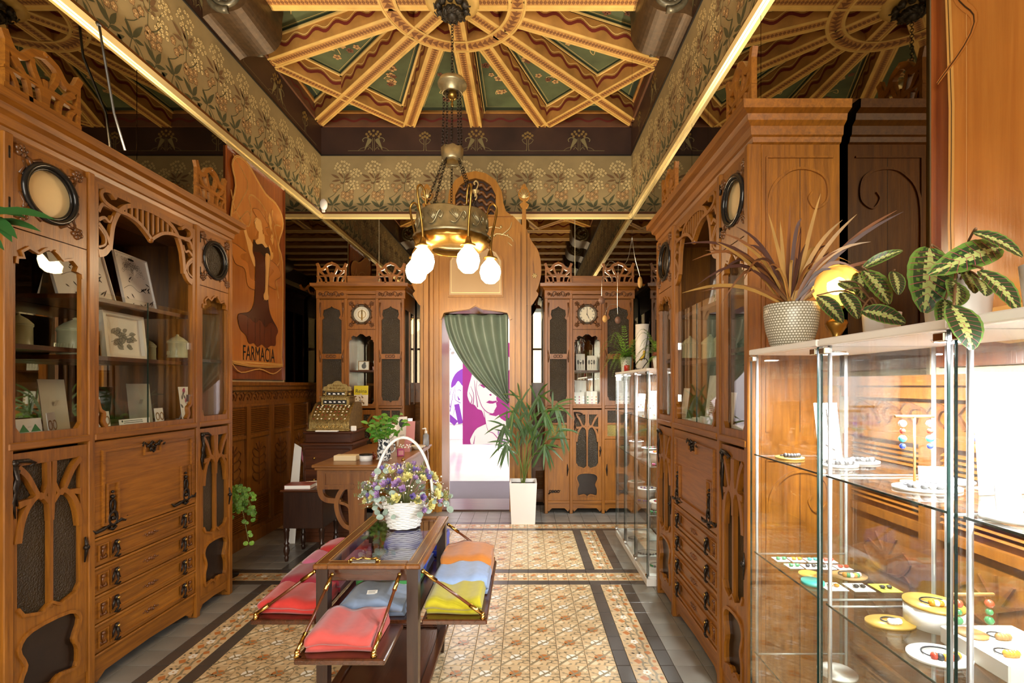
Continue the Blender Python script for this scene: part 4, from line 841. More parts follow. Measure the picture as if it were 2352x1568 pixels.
# ---------------------------------------------------------------- marquetry panels
def marq(T, w_, z0, z1, near, name, label):
    H = z1-z0; r = MB().prism([(0, z0), (w_, z0), (w_, z1), (0, z1)], (), .013, .03, 0, T, back=False).build(name, W_MARQB, recalc=False); tag(r, label, 'panel')
    mb = MB(); q = lambda *p: [(x*w_, z0+y*H) for x, y in p]; d = .031
    edge = q((.10, .07), (.88, .07), (.92, .12), (.95, .4), (.94, .62), (.86, .7), (.95, .80), (.93, .86), (.80, .9), (.62, .91), (.45, .95), (.3, .99), (.14, .985), (.07, .93), (.12, .85), (.05, .7), (.06, .4), (.06, .15))
    mb.flat(cr(edge, 3, True), d, 0, T); mb.ribbon(cr(edge, 3, True), .022, d+.0006, None, 1, T, closed=True); mb.ribbon(cr(edge, 3, True), .003, d+.0012, None, 2, T, closed=True)
    mb.ribbon(cr(q((.05, .075), (.95, .08)), 2), .018, d+.001, None, 1, T); mb.ribbon(cr(q((.06, .07), (.2, .03), (.5, .05), (.75, .03), (.92, .06)), 4), .01, d+.001, None, 1, T)
    if near:
        for pts in (((.25, .99), (.15, .8), (.12, .6), (.35, .52), (.5, .62), (.42, .75), (.3, .72)), ((.4, .98), (.35, .8), (.55, .7), (.75, .8), (.7, .95)), ((.7, .55), (.8, .5), (.95, .56)), ((.05, .9), (.06, .6), (.12, .5), (.02, .45))):
            mb.ribbon(cr(q(*pts), 6), (.035, .012), d+.0014, None, 3, T); mb.ribbon(cr(q(*pts), 6), .004, d+.002, None, 2, T)
        for k in range(5): mb.ribbon(q((.18*k+.1, .1), (.18*k+.1, .95)), .002, d+.0012, None, 4, T)
    else:
        m_ = lambda pts, mi, dd, n=4: mb.flat(cr(q(*pts), n, True), d+dd, mi, T)
        # scarf ribbons, foliage arches
        for pts, wd in ((((.05, .82), (.12, .74), (.3, .70), (.36, .78), (.32, .84), (.42, .86), (.6, .83), (.75, .74), (.7, .70)), .014), (((.08, .98), (.3, .9), (.2, .8), (.08, .72)), .012), (((.9, .80), (.78, .78), (.84, .7), (.88, .62), (.8, .55), (.86, .42)), .014), (((.15, .7), (.3, .77), (.35, .75)), .01)):
            mb.ribbon(cr(q(*pts), 6), wd, d+.0014, None, 1, T); mb.ribbon(cr(q(*pts), 6), .003, d+.002, None, 2, T)
        random.seed(3)
        for k in range(16):
            x = random.uniform(.35, .8); y = random.uniform(.62, .86); a = random.uniform(-2.2, -1); p = q((x, y))[0]; mb.flat(leafpts(p, a, random.uniform(.10, .2), .028, 4), d+.001+.0001*k, 1 if k % 2 else 3, T)
        m_([(.28, .58), (.06, .59), (.1, .51), (.25, .50), (.3, .43), (.42, .42), (.44, .46), (.34, .47), (.3, .53), (.2, .54), (.2, .56)], 3, .0022); m_([(.7, .6), (.85, .58), (.9, .54), (.78, .5), (.8, .46), (.62, .47), (.7, .52), (.76, .55), (.68, .57)], 3, .0022)
        for pts in (((.28, .58), (.06, .59), (.1, .51), (.25, .50), (.3, .43), (.42, .42)), ((.7, .6), (.85, .58), (.9, .54), (.78, .5), (.8, .46), (.62, .47))): mb.ribbon(cr(q(*pts), 4), .004, d+.003, None, 2, T)
        m_([(.42, .60), (.36, .64), (.30, .66), (.26, .70), (.22, .695), (.28, .63), (.34, .57), (.42, .53)], 4, .0024)      # raised arm
        m_([(.44, .66), (.52, .68), (.54, .71), (.60, .67), (.66, .65), (.70, .60), (.52, .585), (.40, .61)], 4, .0026)    # shoulders
        m_([(.44, .765), (.41, .745), (.43, .715), (.49, .705), (.55, .725), (.57, .755), (.52, .775)], 4, .0030)          # face
        m_([(.50, .73), (.55, .72), (.56, .66), (.48, .665)], 4, .0028); m_([(.44, .77), (.38, .795), (.48, .81), (.58, .79), (.64, .765), (.62, .735), (.66, .715), (.58, .71), (.54, .74), (.52, .765)], 3, .0034)   # hair
        mb.ribbon(cr(q((.44, .77), (.38, .795), (.48, .81), (.58, .79), (.66, .76), (.60, .74), (.66, .715)), 4), .004, d+.004, None, 2, T); mb.ribbon(cr(q((.44, .76), (.42, .745), (.40, .735), (.43, .73), (.43, .715), (.48, .705)), 3), .003, d+.004, None, 2, T)
        dress = cr(q((.40, .655), (.45, .64), (.54, .655), (.60, .645), (.66, .655), (.69, .615), (.62, .585), (.60, .52), (.64, .42), (.67, .35), (.72, .31), (.84, .255), (.80, .22), (.79, .175), (.70, .17), (.62, .155), (.54, .17), (.46, .155), (.40, .17), (.32, .165), (.27, .20), (.18, .225), (.15, .285), (.32, .31), (.40, .36), (.42, .46), (.42, .56), (.38, .60)), 4, True)
        mb.flat(dress, d+.0036, 5, T); mb.ribbon(dress, .004, d+.0042, None, 2, T, closed=True)
        m_([(.40, .655), (.45, .64), (.54, .652), (.60, .645), (.66, .655), (.69, .615), (.58, .60), (.50, .61), (.40, .60)], 2, .0046)
        hem = cr(q((.15, .285), (.3, .285), (.42, .265), (.5, .285), (.6, .255), (.7, .285), (.84, .255), (.80, .22), (.79, .175), (.70, .17), (.62, .155), (.54, .17), (.46, .155), (.40, .17), (.32, .165), (.27, .20), (.18, .225)), 3, True)
        mb.flat(hem, d+.0048, 6, T); 
        for x in (.3, .42, .5, .58, .7): mb.ribbon(cr(q((x, .29), (x*1.02-.01, .23), (x, .17)), 3), .005, d+.0054, None, 2, T)
        m_([(.60, .615), (.69, .61), (.66, .52), (.64, .44), (.66, .40), (.58, .39), (.56, .41), (.59, .44), (.60, .53)], 4, .0052); mb.ribbon(cr(q((.60, .61), (.61, .53), (.60, .45), (.56, .40), (.62, .385), (.66, .41), (.66, .52), (.69, .61)), 4), .004, d+.006, None, 2, T)
        for x in (.58, .60, .62): mb.ribbon(q((x, .42), (x-.01, .385)), .006, d+.0058, None, 4, T)
        t = text('lettering', 'FARMACIA', .20, M_BLACK, T @ Matrix.Translation((w_*.5, z0+H*.088, d+.002)), r, sx=.62, bold=0)
    mb.build('inlay', [W_MARQ, mat('inlay_gold_wood', 'd9a458', .3), mat('inlay_dark_line', '2e160a', .4), mat('inlay_amber_wood', 'b87434', .3), mat('inlay_pale_wood', 'd9a864', .3), mat('inlay_brown_wood', '4a2210', .25), mat('inlay_mid_brown_wood', '632e14', .25)], r, recalc=False)
    return r
marq(TL @ Matrix.Translation((u_l(4.40), 0, 0)), 1.06, 1.56, 3.62, False, 'marquetry_panel', 'inlaid wood panel of a standing lady over the word FARMACIA')
TRm = FR((XR, 1.66, 0), (0, -1, 0), (0, 0, 1), (-1, 0, 0))
marq(TRm, 1.35, 1.56, 3.62, True, 'marquetry_panel', 'inlaid wood panel at the right edge above the glass showcases')
# ---------------------------------------------------------------- portal round the doorway
def portal():
    r = MB(); PF = 5.93; T = XZ(-.592, PF, 0); ow = .402; OW = .66
    r.prism([(-OW, 0), (-ow, 0), (-ow, DZ-.06), (-ow+.03, DZ), (-.2, DZ+.02), (-.08, DZ+.035), (0, DZ+.075), (.08, DZ+.035), (.2, DZ+.02), (ow-.03, DZ), (ow, DZ-.06), (ow, 0), (OW, 0), (OW, 3.1), (.60, 3.35), (.44, 3.52), (-.44, 3.52), (-.60, 3.35), (-OW, 3.1)], (), 0, .55, 0, T)
    p = r.build('door_frame', W_PORT); tag(p, kind='structure'); p.name = 'trim_doorway'
    m = MB()
    for s in (-1, 1):
        q = lambda *a: [(s*x, z) for x, z in a]
        m.ribbon(q((.45, 0), (.45, 3.2)), .03, -.03, .01, 0, T); m.ribbon(q((.515, 0), (.515, 3.3)), .035, -.045, .01, 0, T); m.ribbon(q((.575, 0), (.575, 3.5)), .05, -.07, .01, 0, T); m.ribbon(q((.63, 0), (.63, 3.3)), .02, -.03, .01, 0, T)
        m.ribbon(q((.575, 3.4), (.575, 3.62)), .045, -.035, .0, 0, T)
        m.prism(q((.54, 3.60), (.52, 3.64), (.56, 3.67), (.56, 3.70), (.59, 3.70), (.59, 3.67), (.63, 3.64), (.61, 3.60)), (), -.035, 0, 0, T)
    m.build('pilaster', W_PORT, p)
    for s in (-1, 1):
        w1 = MB(); q = lambda *a: [(s*x, z) for x, z in a]
        w1.prism(cr(q((.60, 3.36), (.66, 3.22), (.74, 3.1), (.775, 2.95), (.775, 2.80), (.74, 2.66), (.72, 2.62), (.745, 2.58), (.70, 2.50), (.66, 2.45), (.60, 2.45)), 4), (), -.012, .06, 0, T)
        w1.ribbon(cr(q((.68, 2.95), (.70, 2.80), (.68, 2.98)), 3), .004, -.014, None, 1, T)
        for k in range(6): a = k*PI/3; w1.tube([tuple(T @ Vector((s*.70, 2.80, -.014))), tuple(T @ Vector((s*.70+.03*math.cos(a), 2.80+.03*math.sin(a), -.02)))], [.004, .010], 6, 2)
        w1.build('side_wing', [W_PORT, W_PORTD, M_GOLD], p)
        fi = MB(); fi.prism(cr(q((.575, 3.68), (.53, 3.70), (.505, 3.76), (.53, 3.82), (.575, 3.885), (.62, 3.82), (.645, 3.76), (.62, 3.70)), 4, True), (), -.03, .0, 0, T)
        for k in range(7): a = PI*(-.05+1.1*k/6); c = (s*.575+.055*math.cos(a), 3.75+.07*math.sin(a)); fi.tube([tuple(T @ Vector((s*.575, 3.71, -.034))), tuple(T @ Vector((c[0], c[1], -.034)))], [.005, .011], 6, 1)
        fi.build('leaf_finial', [W_PORT, M_GOLD], p)
    ar = MB(); half = [(.44, 3.50), (.36, 3.56), (.33, 3.66), (.31, 3.80), (.24, 3.93), (.12, 4.01), (0, 4.035)]; inn = [(.22, 3.52), (.24, 3.6), (.24, 3.75), (.18, 3.87), (.09, 3.93), (0, 3.95)]
    ar.prism(half+mir(half[:-1][::-1]), [inn+mir(inn[:-1][::-1])], -.03, .04, 0, T)
    ar.build('crown_arch', W_PORT, p)
    cb = MB()
    for k in range(4):
        z = 3.56+.09*k; 
        for s in (-1, 1): cb.tube([tuple(T @ Vector((s*x, z+dz, -.01))) for x, dz in cr([(.03, .03), (.08, .05), (.13, -.01), (.18, .03), (.235, -.02)], 3)], [.024, .016], 6)
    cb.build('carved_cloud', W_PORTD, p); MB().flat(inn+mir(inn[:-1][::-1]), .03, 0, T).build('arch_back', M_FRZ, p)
    sn = MB(); c = T @ Vector((0, 3.78, -.05)); sn.lathe([(.001, -.06), (.012, -.06), (.01, -.03), (.05, 0), (.055, .012), (.048, .012), (.001, .0)], 16, 0, None, True, tuple(c))
    sn.tube([tuple(c+Vector((x, -.01, z))) for x, z in cr([(.0, -.1), (.02, -.06), (.0, .0), (.02, .04), (.035, .09), (.01, .125), (-.015, .1), (0, .08)], 4)], [.008, .012], 8, 0); sn.build('cup_and_serpent', M_GOLD, p)
    pn = MB(); pl = cr([(.32, 2.56), (.32, 2.98), (.26, 3.08), (0, 3.17), (-.26, 3.08), (-.32, 2.98), (-.32, 2.56)], 3); pl = [(.32, 2.56), (.32, 2.98), (.25, 3.09), (.1, 3.16), (0, 3.17), (-.1, 3.16), (-.25, 3.09), (-.32, 2.98), (-.32, 2.56)]
    pn.prism(pl, (), -.012, .0, 1, T); pn.ribbon([(x*.9, 2.6+(z-2.56)*.9) for x, z in pl], .008, -.0135, None, 2, T, closed=True); pn.ribbon(pl, .03, -.02, 0, 0, T, closed=True); pn.build('arched_panel', [W_PORT, mat('pale_arched_panel', 'c9ad86', .4), M_GOLD], p)
    sw = MB()
    for s in (-1, 1):
        for pts in (((.1, 3.22), (.25, 3.3), (.42, 3.25), (.45, 3.15), (.38, 3.2)), ((.05, 3.3), (.18, 3.38), (.3, 3.36)), ((.3, 3.28), (.4, 3.36), (.43, 3.44))): sw.tube([tuple(T @ Vector((s*x, z, -.008))) for x, z in cr(pts, 4)], [.010, .005], 6)
        for x, z in ((.22, 3.28), (.38, 3.28), (.3, 3.38)): sw.ball(tuple(T @ Vector((s*x, z, -.01))), .018, 6)
    sw.build('gilt_scroll', M_GOLD, p)
    sc = MB(); top = [(ow+.02, DZ-.08), (ow-.02, DZ+.01), (.2, DZ+.04), (.08, DZ+.055), (0, DZ+.1), (-.08, DZ+.055), (-.2, DZ+.04), (-ow+.02, DZ+.01), (-ow-.02, DZ-.08)]; sc.ribbon(top, .03, -.02, .0, 0, T); sc.build('ogee_moulding', W_PORT, p)
    MB().box((-.592-ow, PF+.02, 0), (-.592+ow, PF+.6, .02)).build('threshold', W_DARK, p)
    return p
portal()
# ================================================================ plants helpers
def blade(mb, p, q, w_, sag=0.0, n=7, mi=0, nrm=None, tipw=.02, arch=0.0):     # a strap leaf from p to q, arching up then sagging
    p, q = Vector(p), Vector(q); d = (q-p); s = d.cross(Vector((0, 0, 1))); s = s.normalized() if s.length > 1e-4 else Vector((1, 0, 0)); vs = []
    if nrm is not None: s = d.cross(Vector(nrm)).normalized()
    for i in range(n+1):
        t = i/n; c = p+d*t+Vector((0, 0, 1))*(arch*math.sin(PI*t)-sag*t*t); ww = w_*(math.sin(PI*min(1, .12+t*.88))**.7 if i < n else tipw)
        vs += [c-s*ww/2+Vector((0, 0, ww*.18)), c, c+s*ww/2+Vector((0, 0, ww*.18))]
    fs = []
    for i in range(n): b = 3*i; fs += [(b, b+1, b+4, b+3), (b+1, b+2, b+5, b+4)]
    mb.add(vs, fs, mi, True); return mb
def pot(name, r0, r1, h, m, par=None, lip=.0, soil=None):
    o = MB().lathe([(.001, 0), (r0, 0), (r0+.004, .006), (r1, h-lip), (r1+(lip*.3), h-lip), (r1+lip*.3, h), (r1-.006, h), (r1-.01, h-.03), (.001, h-.03)], 28).build(name, m, par)
    MB().lathe([(.001, h-.022), (r1-.008, h-.022)], 20).build('soil', soil or M_SOIL, par); return o
M_SOIL = mat('potting_soil', '2e2118', .95, bump=.5, bs=80)
M_LEAF = mat('palm_leaf', '35551f', .42, var=.35, vs=5); M_LEAF2 = mat('fern_leaf', '5d8a2c', .5, var=.35, vs=9); M_LEAFY = mat('bright_leaf', '6f9c33', .45, var=.35, vs=12); M_STEM = mat('green_stem', '6a7d3a', .6)
# ================================================================ white room beyond the door
gw = mat('gallery_white', 'efedf0', .7); gf = mat('gallery_pale_floor', 'b5a99f', .12, var=.07, vs=1.5); gc = mat('grey_carpet', '6d676c', .95, bump=.3, bs=300)
GX0, GX1, GY1, GZ = -3.0, 1.9, 13.9, 3.9
struct(MB().box((GX0, YB+.15, -.1), (GX1, GY1+.1, 0)), 'floor', gf); struct(MB().box((GX0-.1, GY1, 0), (GX1+.1, GY1+.1, GZ)), 'wall_back', gw)
struct(MB().box((GX0-.1, YB+.15, 0), (GX0, GY1, GZ)), 'wall_left', gw); struct(MB().box((GX1, YB+.15, 0), (GX1+.1, GY1, GZ)), 'wall_right', gw); struct(MB().box((GX0-.1, YB+.15, GZ), (GX1+.1, GY1+.1, GZ+.1)), 'ceiling', gw)
struct(MB().box((GX0, YB+.15, 0), (DX0-.02, YB+.2, GZ)).box((DX1+.02, YB+.15, 0), (GX1, YB+.2, GZ)), 'wall_front', gw)
struct(MB().cbox((GX0, GY1-.02, 0), (GX1, GY1, .12), .004), 'baseboard_back', gw)
tag(MB().cbox((DX0-.3, YB+.0, 0.0), (DX1+.3, 7.8, .008), .002).build('carpet', gc), 'grey carpet on the floor just beyond the doorway', 'carpet')
tr = empty('light_track', (0, 0, 0), 0, 'white spotlight track hanging high in the bright room beyond the door', 'light')
MB().cbox((-2.7, 12.9, 2.46), (-1.0, 12.94, 2.50), .004).build('rail', M_WHITE, tr)
for x in (-2.5, -1.2): MB().tube([(x, 12.92, 2.5), (x, 12.92, GZ)], .006).build('drop_rod', M_WHITE, tr)
for k, x in enumerate((-2.3, -1.95, -1.6)): MB().tube([(x, 12.92, 2.46), (x+.03, 12.85, 2.40)], .012).tube([(x+.03, 12.85, 2.42), (x+.09, 12.75, 2.33)], [.035, .05], 10).build('spotlight', M_ALU, tr)
mg = mat('magenta_print', 'a62a86', .6, var=.1, vs=2); pu = mat('purple_print', '7a2fa0', .6)
def G(cx, cy, Y): return ((960+cx/2.904-1207)*Y/F0, 1.5+(885-680-cy/2.904)*Y/F0)
def Gs(Y, *p): return [G(a, b, Y) for a, b in p]
Yp = 8.6; T = XZ(0, Yp, 0); x0, z0 = G(298, 988, Yp); x1, z1 = x0+1.15, z0+1.75
po = MB().box((x0, Yp, z0), (x1, Yp+.004, z1)).build('poster', mg); tag(po, 'hanging magenta poster with a large drawn white face, seen through the door', 'poster')
pa = MB()
pa.flat(cr(Gs(Yp, (400, 420), (352, 555), (334, 620), (330, 665), (350, 715), (378, 725), (398, 752), (425, 762), (440, 800), (452, 850), (400, 875), (365, 920), (350, 985), (470, 985), (700, 985), (720, 870), (640, 850), (575, 830), (540, 800), (545, 770), (520, 765), (505, 770), (525, 735), (520, 712), (532, 700), (522, 680), (560, 560), (640, 430), (520, 380)), 2, True), -.002, 0, T)
pa.flat(Gs(Yp, (412, 592), (440, 583), (470, 597), (440, 612)), -.003, 1, T); pa.flat(Gs(Yp, (454, 708), (475, 695), (498, 700), (524, 696), (527, 706), (500, 716), (478, 716)), -.003, 1, T); pa.flat(Gs(Yp, (474, 655), (488, 650), (492, 662), (482, 664)), -.003, 1, T)
pa.flat(Gs(Yp, (385, 520), (440, 540), (500, 600), (520, 590), (470, 520)), -.003, 1, T); pa.flat(Gs(Yp, (545, 740), (500, 780), (470, 790), (520, 800), (560, 780)), -.003, 1, T)
for pts in (((395, 560), (390, 620), (410, 690), (430, 740), (465, 775), (500, 785)), ((340, 640), (360, 680), (352, 720)), ((352, 600), (372, 660), (366, 728)), ((375, 560), (385, 640), (398, 740)), ((455, 850), (470, 900), (505, 915), (560, 985)), ((380, 930), (372, 985)), ((345, 960), (350, 985)), ((405, 600), (420, 580), (445, 575), (472, 585)), ((440, 760), (452, 850)), ((350, 900), (430, 860), (452, 850))): pa.ribbon(cr(Gs(Yp, *pts), 4), (.004, .016), -.004, None, 1, T)
pa.build('drawn_face', [M_PAPER, mg], po, recalc=False); 
X_, Z_ = G(583, 925, Yp); text('lettering', 'Emmy', .11, pu, FR((X_, Yp-.005, Z_), (1, 0, 0), (0, 0, 1), (0, -1, 0)) , po); text('lettering', 'Henni', .11, pu, FR((X_+.02, Yp-.005, Z_-.12), (1, 0, 0), (0, 0, 1), (0, -1, 0)), po)
for s in (0, 1): MB().tube([(x0+.1+s*.95, Yp, z1), (x0+.1+s*.95, Yp, GZ)], .003, 5).build('hanging_wire', M_ALU, po)
Yw = GY1-.03; T = XZ(0, Yw, 0); a, b = G(178, 852, Yw), G(330, 445, Yw); pw_ = MB().box((a[0], Yw, a[1]), (b[0]+.4, Yw+.012, b[1])).build('poster', M_PAPER); tag(pw_, 'white poster with a purple drawing of a woman touching her cheek', 'poster')
pa = MB(); pa.flat(cr(Gs(Yw, (330, 480), (262, 505), (228, 560), (222, 610), (250, 590), (270, 565), (300, 600), (330, 590)), 3, True), -.003, 0, T)
for pts in (((250, 590), (235, 650), (222, 720), (214, 770)), ((222, 610), (210, 680), (215, 740)), ((250, 610), (246, 680), (262, 700), (285, 712)), ((262, 630), (275, 624), (288, 632)), ((232, 800), (250, 740), (258, 720))): pa.ribbon(cr(Gs(Yw, *pts), 4), (.006, .02), -.004, None, 0, T)
pa.ribbon(Gs(Yw, (194, 795), (255, 848)), .16, -.003, None, 0, T); pa.ribbon(Gs(Yw, (258, 720), (285, 850)), .14, -.003, None, 0, T); pa.flat(Gs(Yw, (262, 660), (282, 690), (270, 695)), -.003, 0, T); pa.build('drawn_woman', pu, pw_, recalc=False)
# curtain
M_CUR = mat('green_satin', '7b8e80', .4, var=.12, vs=3); cu = MB(); NU, NV = 90, 26; vs = []
for j in range(NV+1):
    t = j/NV
    for i in range(NU+1):
        u = i/NU; X0 = -.985+.775*u; f = t**(1.75-.5*u); X = X0+(-.205-X0)*f*(1-.02*math.sin(9*u)); Z = 2.355-(1.03+.06*(1-u))*t-(.05*math.sin(PI*t)*(1-u)); k = 1-.55*t
        Y = 6.03+.028*k*math.sin(u*34+3*math.sin(u*5))+.012*math.sin(u*23+2*t)+.03*(1-u)*math.sin(PI*t); vs.append((X, Y, Z))
cu.add(vs, [(j*(NU+1)+i, j*(NU+1)+i+1, (j+1)*(NU+1)+i+1, (j+1)*(NU+1)+i) for j in range(NV) for i in range(NU)], 0, True)
ct = empty('curtain', (0, 0, 0), 0, 'green satin curtain drawn aside to the right in the doorway', 'curtain'); co = cu.build('cloth', M_CUR, ct)
sm = co.modifiers.new('thickness', 'SOLIDIFY'); sm.thickness = .003
MB().tube([(DX0-.02, 6.03, 2.36), (DX1+.03, 6.03, 2.36)], .008).build('curtain_rod', M_IRON, ct); MB().tube([(DX1+.012, 6.02, 1.31), (DX1-.03, 5.995, 1.33), (DX1-.03, 6.05, 1.35), (DX1+.012, 6.05, 1.32)], .008).build('tieback', M_CUR, ct)
# ================================================================ chandelier
CHX, CHY = CX, CY
M_SILV = mat('old_nickel_brass', 'b9ad88', .36, .7, var=.25, vs=14); M_GLOBE = emat('lit_glass_globe', 'ffdfb0', 34)
ch = empty('chandelier', (CHX, CHY, 0), 0, 'embossed metal crown chandelier with glowing globes hung on chains', 'chandelier')
def chain(par, p, q, r=.011, name='chain', m=None, link_l=.034):
    p, q = Vector(p), Vector(q); L = (q-p).length; n = max(2, int(L/(link_l*.72))); d = (q-p)/n; u = d.normalized(); a = u.orthogonal().normalized(); b = u.cross(a); mb = MB()
    for i in range(n):
        c = p+d*(i+.5); v = a if i % 2 else b; mb.tube([c+u*math.cos(t)*link_l*.5+v*math.sin(t)*r for t in [2*PI*k/8 for k in range(8)]], r*.26, 4, closed=True)
    return tag(mb.build(name, m or M_IRON, par), kind='stuff')
chain(ch, (0, 0, 4.74), (0, 0, 4.21), .013)
MB().lathe([(.001, 4.22), (.02, 4.22), (.03, 4.19), (.11, 4.165), (.128, 4.13), (.125, 4.115), (.098, 4.105), (.09, 4.05), (.084, 4.04), (.078, 4.05), (.08, 4.11), (.001, 4.12)], 32).build('canopy', M_SILV, ch)
MB().ball((0, 0, 4.035), .045, 16).lathe([(.006, 3.93), (.014, 3.95), (.006, 3.97), (.012, 3.99)], 10).build('pull_ball', M_BRASS, ch)
rr = MB(); n = 40; vs = []
for i in range(n):
    a = 2*PI*i/n; c, s_ = math.cos(a), math.sin(a); w1 = .006*math.sin(a*8)
    vs += [(.086*c, .086*s_, 3.44+w1), (.092*c, .092*s_, 3.47), (.098*c, .098*s_, 3.565+w1), (.090*c, .090*s_, 3.565+w1), (.082*c, .082*s_, 3.46)]
rr.add(vs, [(i*5+j, ((i+1) % n)*5+j, ((i+1) % n)*5+(j+1) % 5, i*5+(j+1) % 5) for i in range(n) for j in range(5)], 0, True); rr.build('spreader_ring', M_SILV, ch)
for k in range(5):
    a = .5+2*PI*k/5; c, s_ = math.cos(a), math.sin(a); chain(ch, (.075*c, .075*s_, 4.05), (.088*c, .088*s_, 3.55)); chain(ch, (.09*c, .09*s_, 3.45), (.27*c, .27*s_, 2.99))
cw = MB(); n = 72; vs = []; RC_ = .305
for i in range(n):
    a = 2*PI*i/n; c, s_ = math.cos(a), math.sin(a); up = .02*abs(math.sin(a*2.5)); 
    for r, z in ((RC_+.01, 2.76), (RC_+.035, 2.78), (RC_+.012, 2.80), (RC_, 2.81), (RC_+.004, 2.96+up), (RC_-.008, 2.97+up), (RC_-.012, 2.80), (RC_-.04, 2.77)): vs.append((r*c, r*s_, z))
cw.add(vs, [(i*8+j, ((i+1) % n)*8+j, ((i+1) % n)*8+(j+1) % 8, i*8+(j+1) % 8) for i in range(n) for j in range(8)], 0, True)
cwo = cw.build('crown_band', M_SILV, ch); em = MB()
def onc(a, z, r=RC_+.006): return (r*math.cos(a), r*math.sin(a), z)
for k in range(10):
    a0 = 2*PI*k/10
    em.tube([onc(a0+x, z) for x, z in cr([(-.22, 2.84), (-.1, 2.83), (.0, 2.86), (.06, 2.90), (.14, 2.93), (.2, 2.90), (.16, 2.87), (.1, 2.885)], 3)], [.005, .009], 5)
    for j in range(6): em.tube([onc(a0-.05, 2.86), onc(a0-.24+.055*j, 2.945-.004*abs(j-2.5)**2)], [.003, .006], 5)
tag(em.build('embossing', M_SILV, cwo), kind='stuff')
fl = MB(); n = 60; vs = []
for i in range(n):
    a = 2*PI*i/n; f_ = 1+.02*math.cos(a*20)
    for r, z in ((.335*f_, 2.765), (.31, 2.72), (.25*f_, 2.68), (.18, 2.665), (.17, 2.675), (.24, 2.70), (.30, 2.745)): vs.append((r*math.cos(a), r*math.sin(a), z))
fl.add(vs, [(i*7+j, ((i+1) % n)*7+j, ((i+1) % n)*7+(j+1) % 7, i*7+(j+1) % 7) for i in range(n) for j in range(7)], 0, True); fl.build('lower_flange', M_BRASS, ch)
for a in (2.88, 4.10, 5.24, .35):
    c, s_ = math.cos(a), math.sin(a); P = lambda r, z: (r*c, r*s_, z)
    MB().tube(cr([P(.31, 2.98), P(.33, 3.09), P(.37, 3.13), P(.405, 3.09), P(.39, 2.98), P(.36, 2.85), P(.345, 2.70)], 5), [.008, .011], 8).build('scroll_arm', M_BRASS, ch)
    g = MB().lathe([(.006, 2.72), (.02, 2.70), (.03, 2.66), (.062, 2.645), (.066, 2.635), (.03, 2.635)], 20, 0, None, True, (.345*c, .345*s_, 0)).build('lamp_holder', M_BRASS, ch)
    MB().lathe([(.028, 2.635), (.05, 2.61), (.085, 2.565), (.095, 2.515), (.08, 2.455), (.045, 2.42), (.001, 2.41)], 20, 0, None, True, (.345*c, .345*s_, 0)).build('globe', M_GLOBE, g)
# ================================================================ display table with flaps
TXA, TXB, TYA, TYB, TZ = -.887, -.438, 2.075, 2.85, .755
W_TBL = wood('table_mahogany', '2c150b', '5f3219', 'y', .22, 1, .6); W_TBLX = wood('table_mahogany_cross', '2c150b', '5f3219', 'x', .22, 1, .6); W_VEN = wood('table_veneer', '5c3418', '96602c', 'y', .18, 1.4, .7); M_INL = mat('pale_inlay_line', 'c9a060', .3)
tb = empty('display_table', ((TXA+TXB)/2, (TYA+TYB)/2, 0), 0, 'dark glass-topped display table with drop flaps, under the flower basket', 'table'); HXT, HYT = (TXB-TXA)/2, (TYB-TYA)/2
def bx(name, a, b, m, par=tb, c=.003): return MB().cbox(a, b, c).build(name, m, par)
t = MB()
for s in (-1, 1): t.cbox((s*HXT, -HYT, TZ-.022), (s*(HXT-.062), HYT, TZ), .005, 0)
for s in (-1, 1): t.cbox((-HXT+.06, s*HYT, TZ-.022), (HXT-.06, s*(HYT-.055), TZ), .005, 0)
for d in (.012, .05): q = [(-HXT+d, -HYT+d), (HXT-d, -HYT+d), (HXT-d, HYT-d), (-HXT+d, HYT-d)]; t.ribbon(q+[q[0]], .0035, TZ+.0004, None, 1)
tf = t.build('top_frame', [W_VEN, M_INL], tb); bx('glass_top', (-HXT+.055, -HYT+.05, TZ-.012), (HXT-.055, HYT-.05, TZ-.006), glassmat('table_glass', (.9, .9, .9), 1, 1.6))
for s in (-1, 1):
    bx('apron', (s*(HXT-.02), -HYT+.02, TZ-.075), (s*(HXT-.038), HYT-.02, TZ-.022), W_TBL); bx('apron', (-HXT+.02, s*(HYT-.02), TZ-.075), (HXT-.02, s*(HYT-.038), TZ-.022), W_TBLX)
    for e in (-1, 1):
        lg = MB(); x, y = s*(HXT-.035), e*(HYT-.035); rings = []
        for z, h in ((TZ-.022, .024), (.5, .024), (.14, .022), (0, .013)): rings += [(x-h, y-h, z), (x+h, y-h, z), (x+h, y+h, z), (x-h, y+h, z)]
        lg.add(rings, [(4*i+j, 4*i+(j+1) % 4, 4*i+4+(j+1) % 4, 4*i+4+j) for i in range(3) for j in range(4)]+[(0, 1, 2, 3), (15, 14, 13, 12)]); lg.build('leg', W_DARKZ, tb)
FZ = .515
bx('inner_shelf', (-HXT+.02, -HYT+.02, FZ-.016), (HXT-.02, HYT-.02, FZ), W_TBL)
sh = MB().cbox((-HXT+.0, -HYT+.0, .125), (HXT-.0, HYT-.0, .137), .003); 
for s in (-1, 1): sh.cbox((s*HXT, -HYT, .137), (s*(HXT-.04), HYT, .15), .004); sh.cbox((-HXT, s*HYT, .137), (HXT, s*(HYT-.04), .15), .004)
sh.build('lower_shelf', W_TBL, tb)
FL = .275
